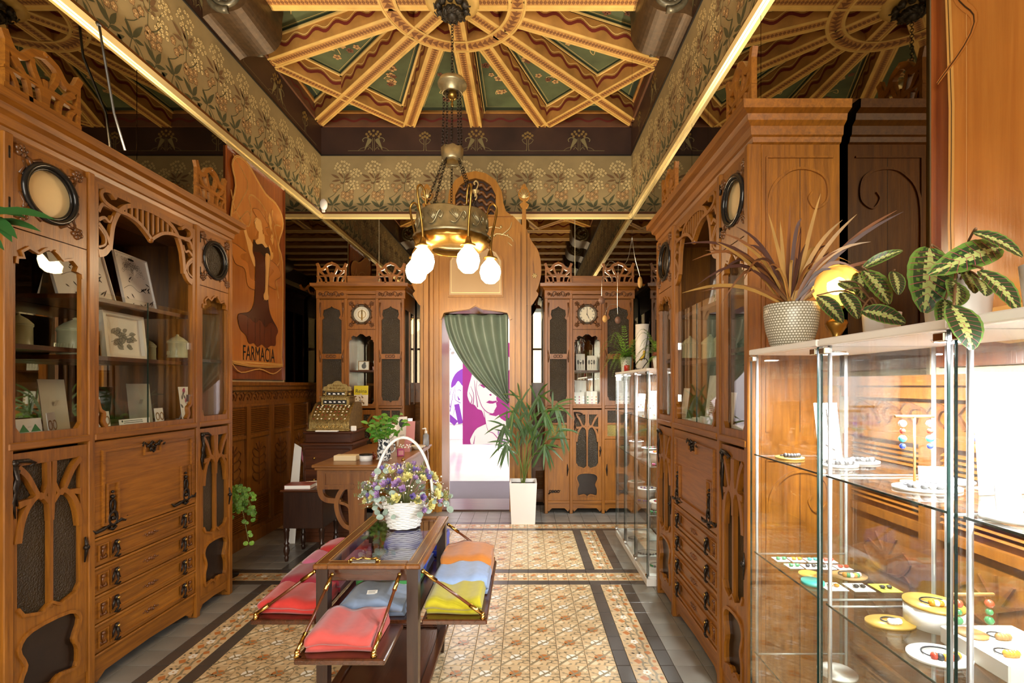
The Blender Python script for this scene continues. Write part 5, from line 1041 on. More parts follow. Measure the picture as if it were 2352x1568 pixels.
for nm, a, b in (('l', (-HXT-FL, -HYT+.03), (-HXT+.0, HYT-.03)), ('r', (HXT, -HYT+.03), (HXT+FL, HYT-.03)), ('f', (-HXT+.05, -HYT-FL), (HXT-.07, -HYT)), ('b', (-HXT+.05, HYT), (HXT-.05, HYT+FL))):
    m = MB().cbox((a[0], a[1], FZ-.026), (b[0], b[1], FZ-.004), .004, 0); q = [(a[0]+.014, a[1]+.014), (b[0]-.014, a[1]+.014), (b[0]-.014, b[1]-.014), (a[0]+.014, b[1]-.014)]
    m.ribbon(q+[q[0]], .014, FZ-.0036, None, 0); m.build('flap', [W_TBL], tb)
M_ROD = wood('rod_mahogany', '4a2312', '7a4222', 'x', .25)
def rod(p, q):
    p, q = Vector(p), Vector(q); u = (q-p).normalized(); o = MB().tube([p+u*.03, q-u*.03], .0065, 8).build('stay_rod', M_ROD, tb)
    MB().tube([p, p+u*.07], [.008, .0095], 8, 0).ball(p, .010, 8, 0).build('rod_end', M_BRASSB, o); e = MB().tube([q-u*.07, q], [.0095, .008], 8, 0).ball(q, .011, 8, 0).tube([q, q-Vector((0, 0, .02))], [.009, .013], 8, 0).build('rod_end', M_BRASSB, o)
M_BRASSB = mat('bright_brass', 'c9a35a', .22, 1)
for s in (-1, 1):
    for e in (-1, 1): rod((s*(HXT+.004), e*(HYT-.035), TZ-.04), (s*(HXT+FL-.018), e*(HYT-.043), FZ+.014))
    rod((s*(HXT-.085)-(.0 if s < 0 else 0), -HYT-.004, TZ-.04), (s*(HXT-.085)-.03, -HYT-FL+.018, FZ+.014))
h = MB(); h.tube([(x, -HYT+.035+.004*math.sin(i*1.9), TZ+.014+.003*math.cos(i*1.3)) for i, x in enumerate([-.055+.011*k-.02 for k in range(11)])], .004, 6)
for s in (-1, 1): h.ball((-.02+s*.055, -HYT+.035, TZ+.008), .009, 8); h.ball((-.02+s*.065, -HYT+.038, TZ+.003), .006, 8)
h.build('ornate_handle', M_BRASSB, tb)
MB().cbox((-.07, -HYT+.024, TZ), (.03, -HYT+.05, TZ+.0015), .0005).build('handle_plate', M_ALU, tb)
# folded scarves
def knit(name, col):
    m, nt, b = newmat(name); L = nt.links.new; tc = nt.nodes.new('ShaderNodeTexCoord'); n = nt.nodes.new('ShaderNodeTexNoise'); n.inputs['Scale'].default_value = 350; n.inputs['Detail'].default_value = 2; L(tc.outputs['Object'], n.inputs['Vector'])
    n2 = nt.nodes.new('ShaderNodeTexNoise'); n2.inputs['Scale'].default_value = 30; L(tc.outputs['Object'], n2.inputs['Vector'])
    r = nt.nodes.new('ShaderNodeValToRGB'); c = lin(col); r.color_ramp.elements[0].color = tuple(x*.82 for x in c[:3])+(1,); r.color_ramp.elements[1].color = tuple(min(1, x*1.15) for x in c[:3])+(1,); L(n2.outputs['Fac'], r.inputs['Fac']); L(r.outputs['Color'], b.inputs['Base Color'])
    bp = nt.nodes.new('ShaderNodeBump'); bp.inputs['Strength'].default_value = .25; bp.inputs['Distance'].default_value = .002; L(n.outputs['Fac'], bp.inputs['Height']); L(bp.outputs['Normal'], b.inputs['Normal']); b.inputs['Roughness'].default_value = .95
    b.inputs['Sheen Weight'].default_value = .3; return m
def scarf(x, y, z, w_, l_, col, label, rz=0, layers=3, tl=.017, seed=0, tilt=0):
    random.seed(seed); path = []; hl = l_/2          # a serpentine of cloth layers, folded edge toward the viewer
    for k in range(layers):
        zc = tl*(k+.5)+.001*k; sgn = 1 if k % 2 == 0 else -1; row = [(sgn*(-hl+l_*i/8*.99+.004), zc) for i in range(9)]
        path += row
        if k < layers-1:
            for j in (1, 2, 3): a = -PI/2+PI*j/4; path.append((sgn*(hl-.004+tl*.55*math.cos(a)), zc+tl*.5+tl*.5*math.sin(a)))
    P = [Vector(p) for p in path]; A = []; B = []
    for i in range(len(P)):
        t = (P[min(i+1, len(P)-1)]-P[max(i-1, 0)]).normalized(); nn = Vector((-t.y, t.x))*tl*.49; A.append(P[i]+nn); B.append(P[i]-nn)
    cont = A+B[::-1]; m = len(cont); NX = 16; vs = []; ph = [random.uniform(0, 6) for _ in range(4)]; H = layers*tl
    for i in range(NX+1):
        u = i/NX; X = (u-.5)*w_
        for p in cont:
            k = p.y/H; wob = .006*k*math.sin(u*7+ph[0]+p.x*9)+.004*k*math.sin(u*15+ph[1]); edge = -.008*k*(abs(2*u-1)**6); yy = p.x+.006*math.sin(u*5+ph[2]+k*3); xx = X*(1+.03*math.sin(k*7+ph[3]))
            vs.append((xx, yy, p.y+wob+edge))
    mb = MB(); mb.add(vs, [(i*m+j, i*m+(j+1) % m, (i+1)*m+(j+1) % m, (i+1)*m+j) for i in range(NX) for j in range(m)], 0, True)
    tr_ = tessellate_polygon([[Vector((p.x, p.y, 0)) for p in cont]]); mb.add(vs, [tuple(t) for t in tr_]+[tuple(NX*m+i for i in t) for t in tr_])
    o = mb.build('folded_scarf', knit('knit_'+label.split()[0], col), None, (x, y, z+.002), (tilt, 0, rz)); tag(o, label, 'scarf', 'folded scarves on the display table'); return o
CTX, CTY = (TXA+TXB)/2, (TYA+TYB)/2
scarf(CTX-.027, 1.958, FZ-.003, .245, .225, 'bd4a43', 'coral folded scarf alone on the front flap', seed=1, layers=3, tl=.022)
scarf(-1.02, 2.252, FZ-.003, .26, .20, 'b92d25', 'orange-red folded scarf at the front of the left flap', seed=2, layers=3, tl=.021)
scarf(-1.01, 2.45, FZ+.003, .27, .19, '86192b', 'crimson folded scarf behind the orange-red one on the left flap', seed=3, layers=3, tl=.027)
scarf(-1.00, 2.635, FZ+.003, .27, .17, 'b95a80', 'pink folded scarf on the left flap', seed=4, layers=3, tl=.028)
scarf(-.99, 2.79, FZ+.003, .26, .12, 'a82022', 'bright red folded scarf at the far end of the left flap', seed=5, layers=3, tl=.036)
scarf(-.655, 2.23, FZ, .27, .22, '7787a0', 'grey-blue folded scarf on the inner shelf, beside a paper tag', seed=6, layers=3, tl=.021)
scarf(-.66, 2.47, FZ, .27, .23, '3f8a45', 'green folded scarf on the inner shelf', seed=7, layers=3, tl=.023)
scarf(-.31, 2.25, FZ-.003, .24, .20, 'aba012', 'yellow folded scarf at the front of the right flap', seed=8, layers=3, tl=.022)
scarf(-.305, 2.46, FZ-.001, .255, .21, '8ca3cb', 'pale blue folded scarf in the middle of the right flap', seed=9, layers=3, tl=.027)
scarf(-.305, 2.69, FZ+.001, .255, .23, 'c4782f', 'orange folded scarf at the far end of the right flap', seed=10, layers=3, tl=.034)
scarf(CTX+.02, 3.0, FZ-.003, .33, .25, '2438b8', 'royal blue folded scarf under the glass on the far flap', seed=11, layers=3, tl=.034)
scarf(-.655, 2.72, FZ, .27, .19, '2f47b0', 'deep blue folded scarf at the back of the inner shelf', seed=12, layers=3, tl=.017)
for k, (px, py, Y, rz, lab) in enumerate(((855, 1352, 2.2, .1, 'white printed swing tag lying on the grey-blue scarf'), (806, 1336, 2.4, -.5, 'white swing tag hanging by the crimson scarf'))):
    p = at(px, py, Y); tt = MB().box((-.022, -.012, 0), (.022, .012, .001), 0).ribbon([(-.016, .006), (.016, .006)], .002, .0013, None, 1).ribbon([(-.016, 0), (.012, 0)], .002, .0013, None, 1).ribbon([(-.016, -.006), (.014, -.006)], .002, .0013, None, 1).build('swing_tag', [M_PAPER, M_BLACK], None, (p.x, p.y, FZ+.074 if k == 0 else FZ+.085), (.35, 0, rz)); tag(tt, lab, 'tag')
# ================================================================ basket of flowers
bk = empty('flower_basket', (-.645, 2.65, TZ), 0, 'white wicker basket of dried flowers with a tall hoop handle on the glass table', 'basket')
wk = MB(); R_ = lambda z: .078+.034*(z/.145)
for j in range(15):
    z = .005+.0097*j; n = 44; pts = []
    for i in range(n): a = 2*PI*i/n; pts.append(((R_(z)+.0045*math.cos(a*11+PI*j))*math.cos(a), (R_(z)+.0045*math.cos(a*11+PI*j))*math.sin(a), z))
    wk.tube(pts, .0052, 5, 0, closed=True)
M_WICK = mat('white_wicker', 'eceae6', .5); tag(wk.build('wicker_weave', M_WICK, bk), kind='stuff')
MB().lathe([(.001, .002), (.074, .002), (.106, .14), (.100, .14), (.070, .008), (.001, .008)], 24).build('basket_wall', M_WICK, bk)
hp = [(.155*math.cos(a), -.015, .14+.33*math.sin(a)) for a in [PI*i/24 for i in range(25)]]; hp = [(.112, -.015, .1)]+[(p[0]*(1 if abs(p[0]) > .1 else 1), p[1], p[2]) for p in hp]+[(-.112, -.015, .1)]
MB().tube(hp, .008, 8).tube([(p[0], p[1]+.010*math.cos(i*1.6), p[2]+.004*math.sin(i*1.6)) for i, p in enumerate(hp)], .005, 6).build('hoop_handle', M_WICK, bk)
def petals(n, r, cup, mi, ruff=0):
    mb = MB()
    for k in range(n):
        a = 2*PI*k/n+.3*(k % 2); rr2 = r*(1 if k % 2 else .72); c = (rr2*.55*math.cos(a), rr2*.55*math.sin(a), cup*(1-(.0 if k % 2 else -.5))); vs = [(0, 0, 0)]
        for i in range(7): b = 2*PI*i/7; vs.append((c[0]+rr2*.48*math.cos(b), c[1]+rr2*.48*math.sin(b), c[2]*(1+.5*math.cos(b-a))+ruff*(i % 2)))
        mb.add(vs, [(0, i+1, (i+1) % 7+1) for i in range(7)], mi, False)
    return mb
def pm(mb, name, mats): o = mb.build(name, mats, recalc=False); me = o.data; bpy.data.objects.remove(o); return me
YEL, LIL, WHT, EUC, VIO = mat('cream_yellow_petal', 'dcd489', .7), mat('lilac_petal', 'a886b8', .7, var=.2, vs=60), mat('tiny_white_petal', 'eeeadf', .7), mat('eucalyptus_leaf', '93a598', .6, var=.2, vs=20), mat('violet_petal', '7d6cae', .7)
my_, ml_, mv_ = pm(petals(9, .022, .008, 0, .006), 'yellow_blossom', YEL), pm(petals(8, .018, .012, 0, .004), 'lilac_blossom', LIL), pm(petals(8, .017, .012, 0, .004), 'violet_blossom', VIO)
el = MB(); [el.add([(0, 0, 0)]+[(.5*1.0+.5*math.cos(a), .42*math.sin(a), .06*math.cos(2*a)) for a in [2*PI*i/10 for i in range(10)]], [(0, i+1, (i+1) % 10+1) for i in range(10)])]
me_ = pm(el, 'eucalyptus_leaf', EUC)
def orient(o, c, d, sc=1, roll=0): o.matrix_local = Matrix.Translation(c) @ Vector(d).to_track_quat('Z', 'Y').to_matrix().to_4x4() @ Matrix.Rotation(roll, 4, 'Z') @ Matrix.Scale(sc, 4)
random.seed(21)
def dome(a, e, r=1.0): return Vector((.21*r*math.cos(a)*math.cos(e), .14*r*math.sin(a)*math.cos(e), .15+.165*r*math.sin(e)))
for k in range(34):
    a = random.uniform(PI, 2*PI) if k % 4 else random.uniform(0, PI); e = random.uniform(-.1, 1.35); c = dome(a, e, random.uniform(.85, 1.02)); o = link('yellow_blossom', my_, bk); orient(o, c, (c-Vector((0, 0, .12))), random.uniform(1.0, 1.4), random.random()*6)
for k in range(36):
    a = random.uniform(PI, 2*PI) if k % 4 else random.uniform(0, PI); e = random.uniform(-.25, 1.35); c = dome(a, e, random.uniform(.9, 1.06)); o = link('lilac_blossom' if k % 3 else 'violet_blossom', ml_ if k % 3 else mv_, bk); orient(o, c, (c-Vector((0, 0, .12))), random.uniform(.9, 1.3), random.random()*6)
for k in range(54):
    a = random.uniform(PI*.9, 2.1*PI) if k % 4 else random.uniform(0, PI); e = random.uniform(-.5, .5) if k % 5 else random.uniform(0, 1.2)
    c = dome(a, e, random.uniform(.75, 1.15)); o = link('eucalyptus_leaf', me_, bk); d = Vector((random.uniform(-.6, .6), -.9, random.uniform(-.2, .8))); s = random.uniform(.026, .042)
    q = Vector((1 if c.x > 0 else -1, 0, random.uniform(-.7, .5))).normalized(); zax = d.normalized(); yax = zax.cross(q).normalized(); xax = yax.cross(zax)
    o.matrix_local = Matrix.Translation(c) @ Matrix((( xax.x, yax.x, zax.x, 0), (xax.y, yax.y, zax.y, 0), (xax.z, yax.z, zax.z, 0), (0, 0, 0, 1))) @ Matrix.Scale(s, 4)
gy = MB(); gs = MB()
for k in range(230):
    a = random.uniform(0, 2*PI); e = random.uniform(-.2, 1.45); c = dome(a, e, random.uniform(.95, 1.15)); gy.ball(c, random.uniform(.003, .0055), 5)
for k in range(70):
    a = random.uniform(0, 2*PI); e = random.uniform(-.3, 1.4); gs.tube([Vector((0, 0, .1)), dome(a, e, .55), dome(a, e, random.uniform(.95, 1.2))], [.0022, .001], 4)
for k in range(14):
    a = random.uniform(PI, 2*PI); e = random.uniform(-.1, 1.1); p = dome(a, e, .8); q = dome(a, e, 1.3)
    for j in range(7):
        t = j/7; c = p+(q-p)*t
        for s in (-1, 1): gs.tube([c, c+Vector((s*.018*(1-t), 0, .012)), c+Vector((s*.026*(1-t), 0, .02))], [.0022, .0008], 4)
tag(gy.build('gypsophila', WHT, bk), kind='stuff'); tag(gs.build('fine_stems', mat('olive_stems', '6d7344', .8), bk), kind='stuff')
# ================================================================ desk, chest and cash register
W_DESK = wood('desk_oak', '6e431c', 'a8733a', 'x', .35); W_DESKZ = wood('desk_oak_upright', '633a1a', '9a662f', 'z', .35)
dk = empty('desk', (-1.3, 4.48, 0), 0, 'carved oak desk with looped brackets behind the flower basket', 'desk')
def D(cx, cy): return ((640+cx/3.733-1207)*3.83/F0+1.3, 1.5+(885-860-cy/3.733)*3.83/F0)
def Ds(*p): return [D(*a) for a in p]
tp = MB(); tp.cbox((-.33, -.69, .872), (.33, .69, .895), .006).cbox((-.315, -.67, .852), (.315, .67, .872), .005).build('desk_top', W_DESK, dk)
for e, s in ((-.64, 1), (.60, 1)):
    f = MB(); T = XZ(0, e, 0); dd = (0, .04)
    f.prism([(-.305, .70), (.30, .70), (.30, .853), (-.305, .853)], (), 0, .04, 0, T)
    f.prism([(-.07, .0), (.07, .0), (.065, .08), (.05, .2), (.06, .5), (.068, .70), (-.068, .70), (-.06, .5), (-.05, .2), (-.065, .08)], (), -.004, .044, 0, T)
    for sx in (-1, 1):
        q = lambda *p: [(-abs(0)+(x if sx < 0 else -x), z) for x, z in p]
        f.ribbon(cr(q((-.285, .82), (-.285, .74), (-.275, .66), (-.235, .62), (-.15, .61), (-.13, .60)), 4), .04, 0, .04, 0, T)
        f.ribbon(cr(q((-.02, .73), (-.10, .71), (-.15, .62), (-.145, .52), (-.10, .43), (-.04, .40)), 5), .034, -.006, .036, 0, T)
        f.ribbon(cr(q((-.13, .60), (-.06, .57), (-.03, .48)), 4), .022, -.004, .036, 0, T)
    f.ribbon([(-.24, .73), (.24, .73), (.24, .83), (-.24, .83)], .012, -.008, .0, 0, T, closed=True)
    f.build('end_frame', W_DESKZ, dk)
bxd = MB().cbox((-.285, -.6, .70), (-.265, .6, .853), .003).build('side_rail', W_DESK, dk); MB().cbox((.265, -.6, .2), (.285, .6, .853), .003).build('modesty_panel', W_DESKZ, dk); MB().cbox((-.12, -.6, .1), (.12, .6, .13), .003).build('foot_rail', W_DESK, dk)
cs = empty('drawer_chest', (-1.895, 5.0, 0), 0, 'dark wooden drawer chest carrying the cash register', 'chest')
MB().cbox((-.235, -.22, .05), (.235, .22, .93), .004).cbox((-.245, -.23, 0), (.245, .23, .06), .004).build('case', W_DARK, cs)
MB().cbox((-.255, -.25, .925), (.255, .24, .95), .006).build('moulding', W_DARK, cs); MB().cbox((-.22, -.21, .95), (.22, .2, 1.04), .006).build('till_drawer', W_DARK, cs); MB().cbox((-.24, -.23, 1.035), (.24, .22, 1.062), .008).build('top_plate', W_DARK, cs)
for k in range(4):
    d_ = MB().cbox((-.215, -.232, .09+.205*k), (.215, -.2, .28+.205*k), .006).build('drawer', W_DARK, cs)
    MB().ball((-.12, -.243, .19+.205*k), .012, 10).build('knob', M_BRASS, d_)
cz = MB()
for k in range(6): cz.ball((.10+.012*k, -.235, .985+.004*math.sin(k*2)), .006, 6)
M_REG = mat('embossed_bronze', '8d7645', .36, .75, var=.35, vs=40, bump=.5, bs=120); M_REGD = mat('dark_enamel_strip', '1d1c1a', .3)
rg = empty('cash_register', (-1.88, 4.98, 1.062), 0, 'antique embossed bronze cash register with rows of keys and a crest sign', 'cash register')
def sideprof(name, pts, x0, x1, m, par=rg): return MB().prism(pts, (), x0, x1, 0, FR((0, 0, 0), (0, 1, 0), (0, 0, 1), (1, 0, 0))).build(name, m, par)
sideprof('body', cr([(-.20, .0), (-.20, .06), (-.185, .10), (-.15, .16), (-.09, .215), (-.03, .24), (.12, .245), (.17, .2), (.17, 0)], 3)[:-1]+[(.17, 0)], -.175, .175, M_REG)
for s in (-1, 1): sideprof('side_cheek', cr([(-.21, .0), (-.21, .07), (-.19, .12), (-.15, .18), (-.09, .235), (-.02, .27), (.12, .27), (.18, .2), (.18, 0)], 3), s*.182-.010, s*.182+.010, M_REG)
MB().cbox((-.215, -.215, 0), (.20, .19, .022), .006).build('base_plate', M_REG, rg)
MB().lathe([(.001, -.03), (.07, -.03), (.078, -.01), (.078, .02), (.07, .03), (.001, .03)], 20, 0, FR((-.225, -.02, .10), (0, 1, 0), (0, 0, 1), (1, 0, 0))).build('side_drum', M_REG, rg)
MB().lathe([(.001, -.02), (.04, -.02), (.045, .0), (.04, .02), (.001, .02)], 16, 0, FR((-.205, .03, .22), (0, 1, 0), (0, 0, 1), (1, 0, 0))).build('side_drum', M_REG, rg)
b1 = MB().cbox((-.14, -.06, .235), (.14, .12, .325), .008).cbox((-.15, -.07, .318), (.15, .13, .332), .004).build('indicator_box', M_REG, rg); MB().box((-.115, -.064, .255), (.115, -.058, .295)).build('indicator_strip', M_REGD, b1)
b2_ = MB().cbox((-.11, -.04, .33), (.11, .10, .385), .008).build('indicator_box', M_REG, rg); MB().box((-.09, -.044, .343), (.09, -.038, .372)).build('indicator_strip', M_REGD, b2_)
for s in (-1, 1): MB().lathe([(.001, -.02), (.014, -.02), (.018, 0), (.014, .02), (.001, .02)], 12, 0, FR((s*.125, .0, .35), (1, 0, 0), (0, 0, 1), (0, -1, 0))).build('end_roll', M_REG, rg)
TR_ = FR((0, -.0655, 0), (1, 0, 0), (0, 0, 1), (0, -1, 0)); tm = MB(); 
for z, x0_, n in ((.275, -.10, 5), (.355, -.07, 4)):
    for k in range(n): tm.flat([(x0_+.045*k, z-.006), (x0_+.045*k+.02+.01*(k % 2), z-.006), (x0_+.045*k+.02, z+.006), (x0_+.045*k, z+.008)], .001 if z < .3 else -.02, 0, TR_)
tm.build('indicator_figures', M_PAPER, b1, recalc=False)
cp = [(-.13, .385), (.13, .385), (.14, .40), (.135, .425), (.105, .43), (.09, .45), (.05, .455), (.03, .475), (0, .485), (-.03, .475), (-.05, .455), (-.09, .45), (-.105, .43), (-.135, .425), (-.14, .40)]
cs_ = MB().prism(cr(cp, 2, True), (), -.02, .005, 0, XZ(0, .02, 0)).build('crest_sign', M_REG, rg)
text('lettering', 'Importe', .026, M_BRASSB, FR((0, -.002, .432), (1, 0, 0), (0, 0, 1), (0, -1, 0)), cs_, .001); text('lettering', 'de su Compra', .026, M_BRASSB, FR((0, -.002, .403), (1, 0, 0), (0, 0, 1), (0, -1, 0)), cs_, .001)
ky = MB(); kc = []
for i in range(9):
    x = -.15+.0375*i
    for j in range(6):
        t = .12+.15*j; y = -.215+.165*t; z = .075+.155*(1-(1-t)**1.8); ky.tube([(x, y+.02, z-.01), (x, y-.004, z+.008)], .0035, 5, 0); ky.lathe([(.001, .006), (.008, .004), (.009, 0), (.001, -.002)], 8, 1+((i*3+j) % 5 == 0)+((i+j) % 4 == 3), FR((x, y-.006, z+.012), (1, 0, 0), (0, .8, .6), (0, -.6, .8)))
for i in range(10): ky.tube([(-.169+.0375*i, y, z) for y, z in cr([(-.205, .075), (-.18, .12), (-.13, .185), (-.07, .235)], 3)], .003, 5, 0)
tag(ky.build('keys', [M_REG, M_CREAM, mat('red_key', '8c3a22', .4), M_BRASSB], rg), kind='stuff')
sw = MB(); 
for s in (-1, 1):
    for k in range(3): sw.tube([(s*x, -.203, z) for x, z in cr([(.01+.04*k, .03), (.03+.04*k, .055), (.045+.04*k, .04), (.03+.04*k, .03)], 3)], .0035, 5)
sw.build('embossed_scroll', M_BRASS, rg); MB().cbox((-.11, -.26, .0), (.10, -.22, .012), .002).build('marble_ledge', M_PAPER, rg)
tag(MB().cbox((0, 0, 0), (.05, .03, .05), .006).build('note_block', M_PAPER, None, (-1.68, 4.79, 1.062)), 'small white note block beside the cash register', 'note block')
pf = MB(); pf.add([(0, -.10, 0), (.10, -.10, 0), (.12, -.005, .90), (.05, .0, .94)], [(0, 1, 2, 3)]); pf.add([(.05, .0, .94), (.12, -.005, .90), (.125, .02, .8), (.12, .03, .75)], [(0, 1, 2, 3)], 1)
o = pf.build('paper_roll', [M_PAPER, mat('pink_paper', 'b8697a', .7)], None, (-2.29, 4.84, .0)); o.modifiers.new('thickness', 'SOLIDIFY').thickness = .002; tag(o, 'white paper sheets with a pink edge leaning left of the drawer chest', 'paper')
# small table with turned legs
st = empty('side_table', (-1.885, 4.42, 0), 0, 'small dark box table on turned legs with books on top', 'table')
MB().cbox((-.175, -.185, .285), (.165, .185, .60), .005).build('box_body', W_DARKZ, st); MB().cbox((-.195, -.205, .595), (.185, .205, .615), .006).build('table_top', W_DARK, st)
for s in (-1, 1):
    for e in (-1, 1): MB().lathe([(.001, 0), (.014, 0), (.017, .02), (.02, .035), (.014, .045), (.02, .06), (.026, .09), (.022, .12), (.014, .135), (.022, .145), (.022, .155), (.014, .165), (.02, .20), (.022, .25), (.026, .26), (.02, .29)], 14, 0, None, True, (s*.15-.005, e*.16, 0)).build('leg', W_DARKZ, st)
def book(name, x, y, z, w_, d_, h_, m, label, rz=0, cat='book', group=None, page=None):
    b = empty(name, (x, y, z), rz, label, cat, group); MB().cbox((-w_/2, -d_/2, 0), (w_/2, d_/2, .003), .001).cbox((-w_/2, -d_/2, h_-.003), (w_/2, d_/2, h_), .001).cbox((-w_/2, -d_/2, .0), (-w_/2+.004, d_/2, h_), .001).build('cover', m, b); MB().box((-w_/2+.004, -d_/2+.003, .003), (w_/2-.003, d_/2-.003, h_-.003)).build('pages', page or M_PAPER, b); return b
book('book', -1.95, 4.33, .615, .22, .16, .035, mat('red_grey_cover', '8a4a40', .4, var=.6, vs=12), 'thick book with a mottled red cover on the small dark table', .06)
book('book', -1.87, 4.46, .615, .17, .12, .025, M_PAPER, 'white closed book behind the thick one on the small dark table', .5)
# things on the desk
DT = .895
tag(MB().cbox((-.09, -.05, 0), (.09, .05, .042), .003).build('pale_box', mat('pale_card', 'd8c49c', .6), None, (-1.45, 4.05, DT)), 'pale cardboard box on the near left of the desk', 'box')
tn = empty('tin', (-1.285, 4.02, DT), 0, 'small white tin with a black rim on the desk', 'tin'); MB().lathe([(.001, 0), (.05, 0), (.05, .045), (.001, .045)], 24).build('tin_body', M_WHITE, tn); MB().lathe([(.048, .045), (.053, .045), (.053, .053), (.001, .053)], 24).build('lid', M_BLACK, tn)
tag(MB().box((-.06, -.03, 0), (.06, .03, .001)).build('card', M_PAPER, None, (-1.17, 4.13, DT), .2), 'loose white card lying beside the tin', 'card')
vz = empty('vase', (-1.14, 4.02, DT), 0, 'black and white speckled jug of leafy green sprigs on the desk', 'vase')
vm, nt, b_ = newmat('speckled_ceramic'); tc = nt.nodes.new('ShaderNodeTexCoord'); nn = nt.nodes.new('ShaderNodeTexNoise'); nn.inputs['Scale'].default_value = 55; rp = nt.nodes.new('ShaderNodeValToRGB'); rp.color_ramp.interpolation = 'CONSTANT'; rp.color_ramp.elements[0].color = (.03, .04, .05, 1); rp.color_ramp.elements[1].color = (.8, .82, .8, 1); rp.color_ramp.elements[1].position = .5; nt.links.new(tc.outputs['Object'], nn.inputs['Vector']); nt.links.new(nn.outputs['Fac'], rp.inputs['Fac']); nt.links.new(rp.outputs['Color'], b_.inputs['Base Color']); b_.inputs['Roughness'].default_value = .15
MB().lathe([(.001, 0), (.04, 0), (.052, .03), (.055, .07), (.047, .12), (.045, .15), (.054, .175), (.048, .175), (.04, .14), (.001, .13)], 24).tube(cr([(.046, 0, .15), (.08, 0, .14), (.085, 0, .09), (.05, 0, .06)], 4), .006, 6).build('jug', vm, vz)
random.seed(9); lf = MB(); sx = MB()
for k in range(16):
    a = random.uniform(0, 2*PI); r = random.uniform(.03, .22); tip = Vector((r*math.cos(a)-.02, r*.6*math.sin(a), random.uniform(.22, .42)-.3*max(0, r-.14))); sx.tube([(0, 0, .12), tip*.5+Vector((0, 0, .06)), tip], [.003, .0015], 5)
    for j in range(9):
        t = .4+.6*j/8; p = Vector((0, 0, .12))*(1-t)+tip*t; a2 = random.uniform(0, 2*PI); q = p+Vector((math.cos(a2)*.055, math.sin(a2)*.03-.01, random.uniform(-.02, .04))); blade(lf, p, q, .026, .006, 4, j % 2, nrm=(0, -1, .6))
tag(lf.build('sprig_leaves', [M_LEAF2, mat('glossy_green_leaf', '3f7a26', .3)], vz, recalc=False), kind='stuff'); sx.build('sprig_stems', M_STEM, vz)
tag(MB().ball((0, 0, .025), .025, 12).lathe([(.004, .05), (.008, .06)], 8).build('glass_bottle', mat('amber_glass', '7a2c12', .08, trans=.4), None, (-1.245, 4.08, DT)), 'small amber glass bottle beside the speckled jug', 'bottle')
ds = empty('leaflet_stand', (-1.10, 4.55, DT), 0, 'stand of pink and white printed leaflets on the desk', 'leaflet stand')
MB().add([(-.05, .03, 0), (.05, .03, 0), (.05, .09, .30), (-.05, .09, .30)], [(0, 1, 2, 3)]).build('back_board', M_ALU, ds).modifiers.new('t', 'SOLIDIFY').thickness = .004
pk = mat('pink_leaflet', 'cf8d8d', .6); 
for k, (dx, dz, m, ww, hh) in enumerate(((-.03, .05, M_PAPER, .10, .27), (.045, .08, pk, .08, .20), (.0, .0, pk, .09, .12), (-.04, .0, mat('tan_leaflet', 'b98a6a', .6), .05, .14))):
    q = MB().box((-ww/2, 0, 0), (ww/2, .003, hh), 0).build('leaflet', m, ds, (dx, .02-.012*k, dz), (-.18, .06*(k-1), 0))
MB().flat(ell((0, .21), .026, .04, 14), -.001, 0, XZ()).ribbon([(-.02, .1), (.02, .1)], .003, -.001, None, 0, XZ()).ribbon([(-.02, .08), (.03, .08)], .003, -.001, None, 0, XZ()).build('printed_mark', M_BLACK, ds, (-.03, .018, .05), (-.18, -.06, 0), recalc=False)
sb = empty('pump_bottle', (-.995, 4.98, DT), 0, 'clear pump bottle of hand gel at the far right of the desk', 'bottle'); MB().lathe([(.001, 0), (.03, 0), (.032, .02), (.03, .11), (.012, .13), (.001, .13)], 16).build('bottle', mat('clear_gel', 'c7cdd2', .1, trans=.6), sb); MB().lathe([(.014, .13), (.014, .15), (.006, .155), (.006, .18)], 10).tube([(0, 0, .178), (-.035, -.01, .172)], .007, 6).build('pump', M_WHITE, sb)
tag(MB().lathe([(.001, 0), (.03, 0), (.035, .008), (.075, .035), (.070, .037), (.03, .012), (.001, .010)], 24).build('dish', mat('cream_dish', 'd9c9ad', .4), None, (-1.02, 4.72, DT)), 'shallow cream dish on the desk below the pump bottle', 'dish')
tag(MB().cbox((-.03, -.02, 0), (.03, .02, .065), .003).flat([(-.02, .012), (.02, .012), (.02, .05), (-.02, .05)], -.0205, 1, XZ()).build('magenta_box', [mat('magenta_card', 'a8326a', .5), pk], None, (-1.07, 4.28, DT), .3), 'small magenta card box on the desk', 'box')
wd = empty('white_flower_stem', (-.985, 4.02, DT), 0, 'thin sprig of tiny white blossoms in a bud holder on the desk edge', 'flower'); MB().lathe([(.001, 0), (.015, 0), (.012, .02), (.001, .02)], 10).build('holder', M_BRASS, wd)
fm_ = MB().tube([(0, 0, .01), (.01, 0, .07), (-.01, 0, .12)], .0012, 4, 0)
for k in range(14): a = k*.9; fm_.ball((-.03+.007*k, .01*math.sin(a), .115+.012*math.sin(k*1.7)), .006, 6, 1)
fm_.build('sprig', [M_STEM, WHT], wd)
dc = MB().lathe([(.001, -.002), (.06, -.002), (.06, .002), (.001, .002)], 28, 0, FR((0, 0, .075), (1, 0, 0), (0, .2, 1), (0, -1, .2))).cbox((-.02, -.01, 0), (.02, .03, .012), .003).cbox((.018, -.012, .03), (.03, -.006, .10), .002).build('round_sign', M_WHITE, None, (-1.52, 4.86, 1.062)); dc.location = (-1.36, 5.05, DT); dc.location.z = DT
tag(dc, 'round white disc on a small stand beside the leafy sprigs', 'sign'); dc.scale = (1.5, 1.5, 1.6)
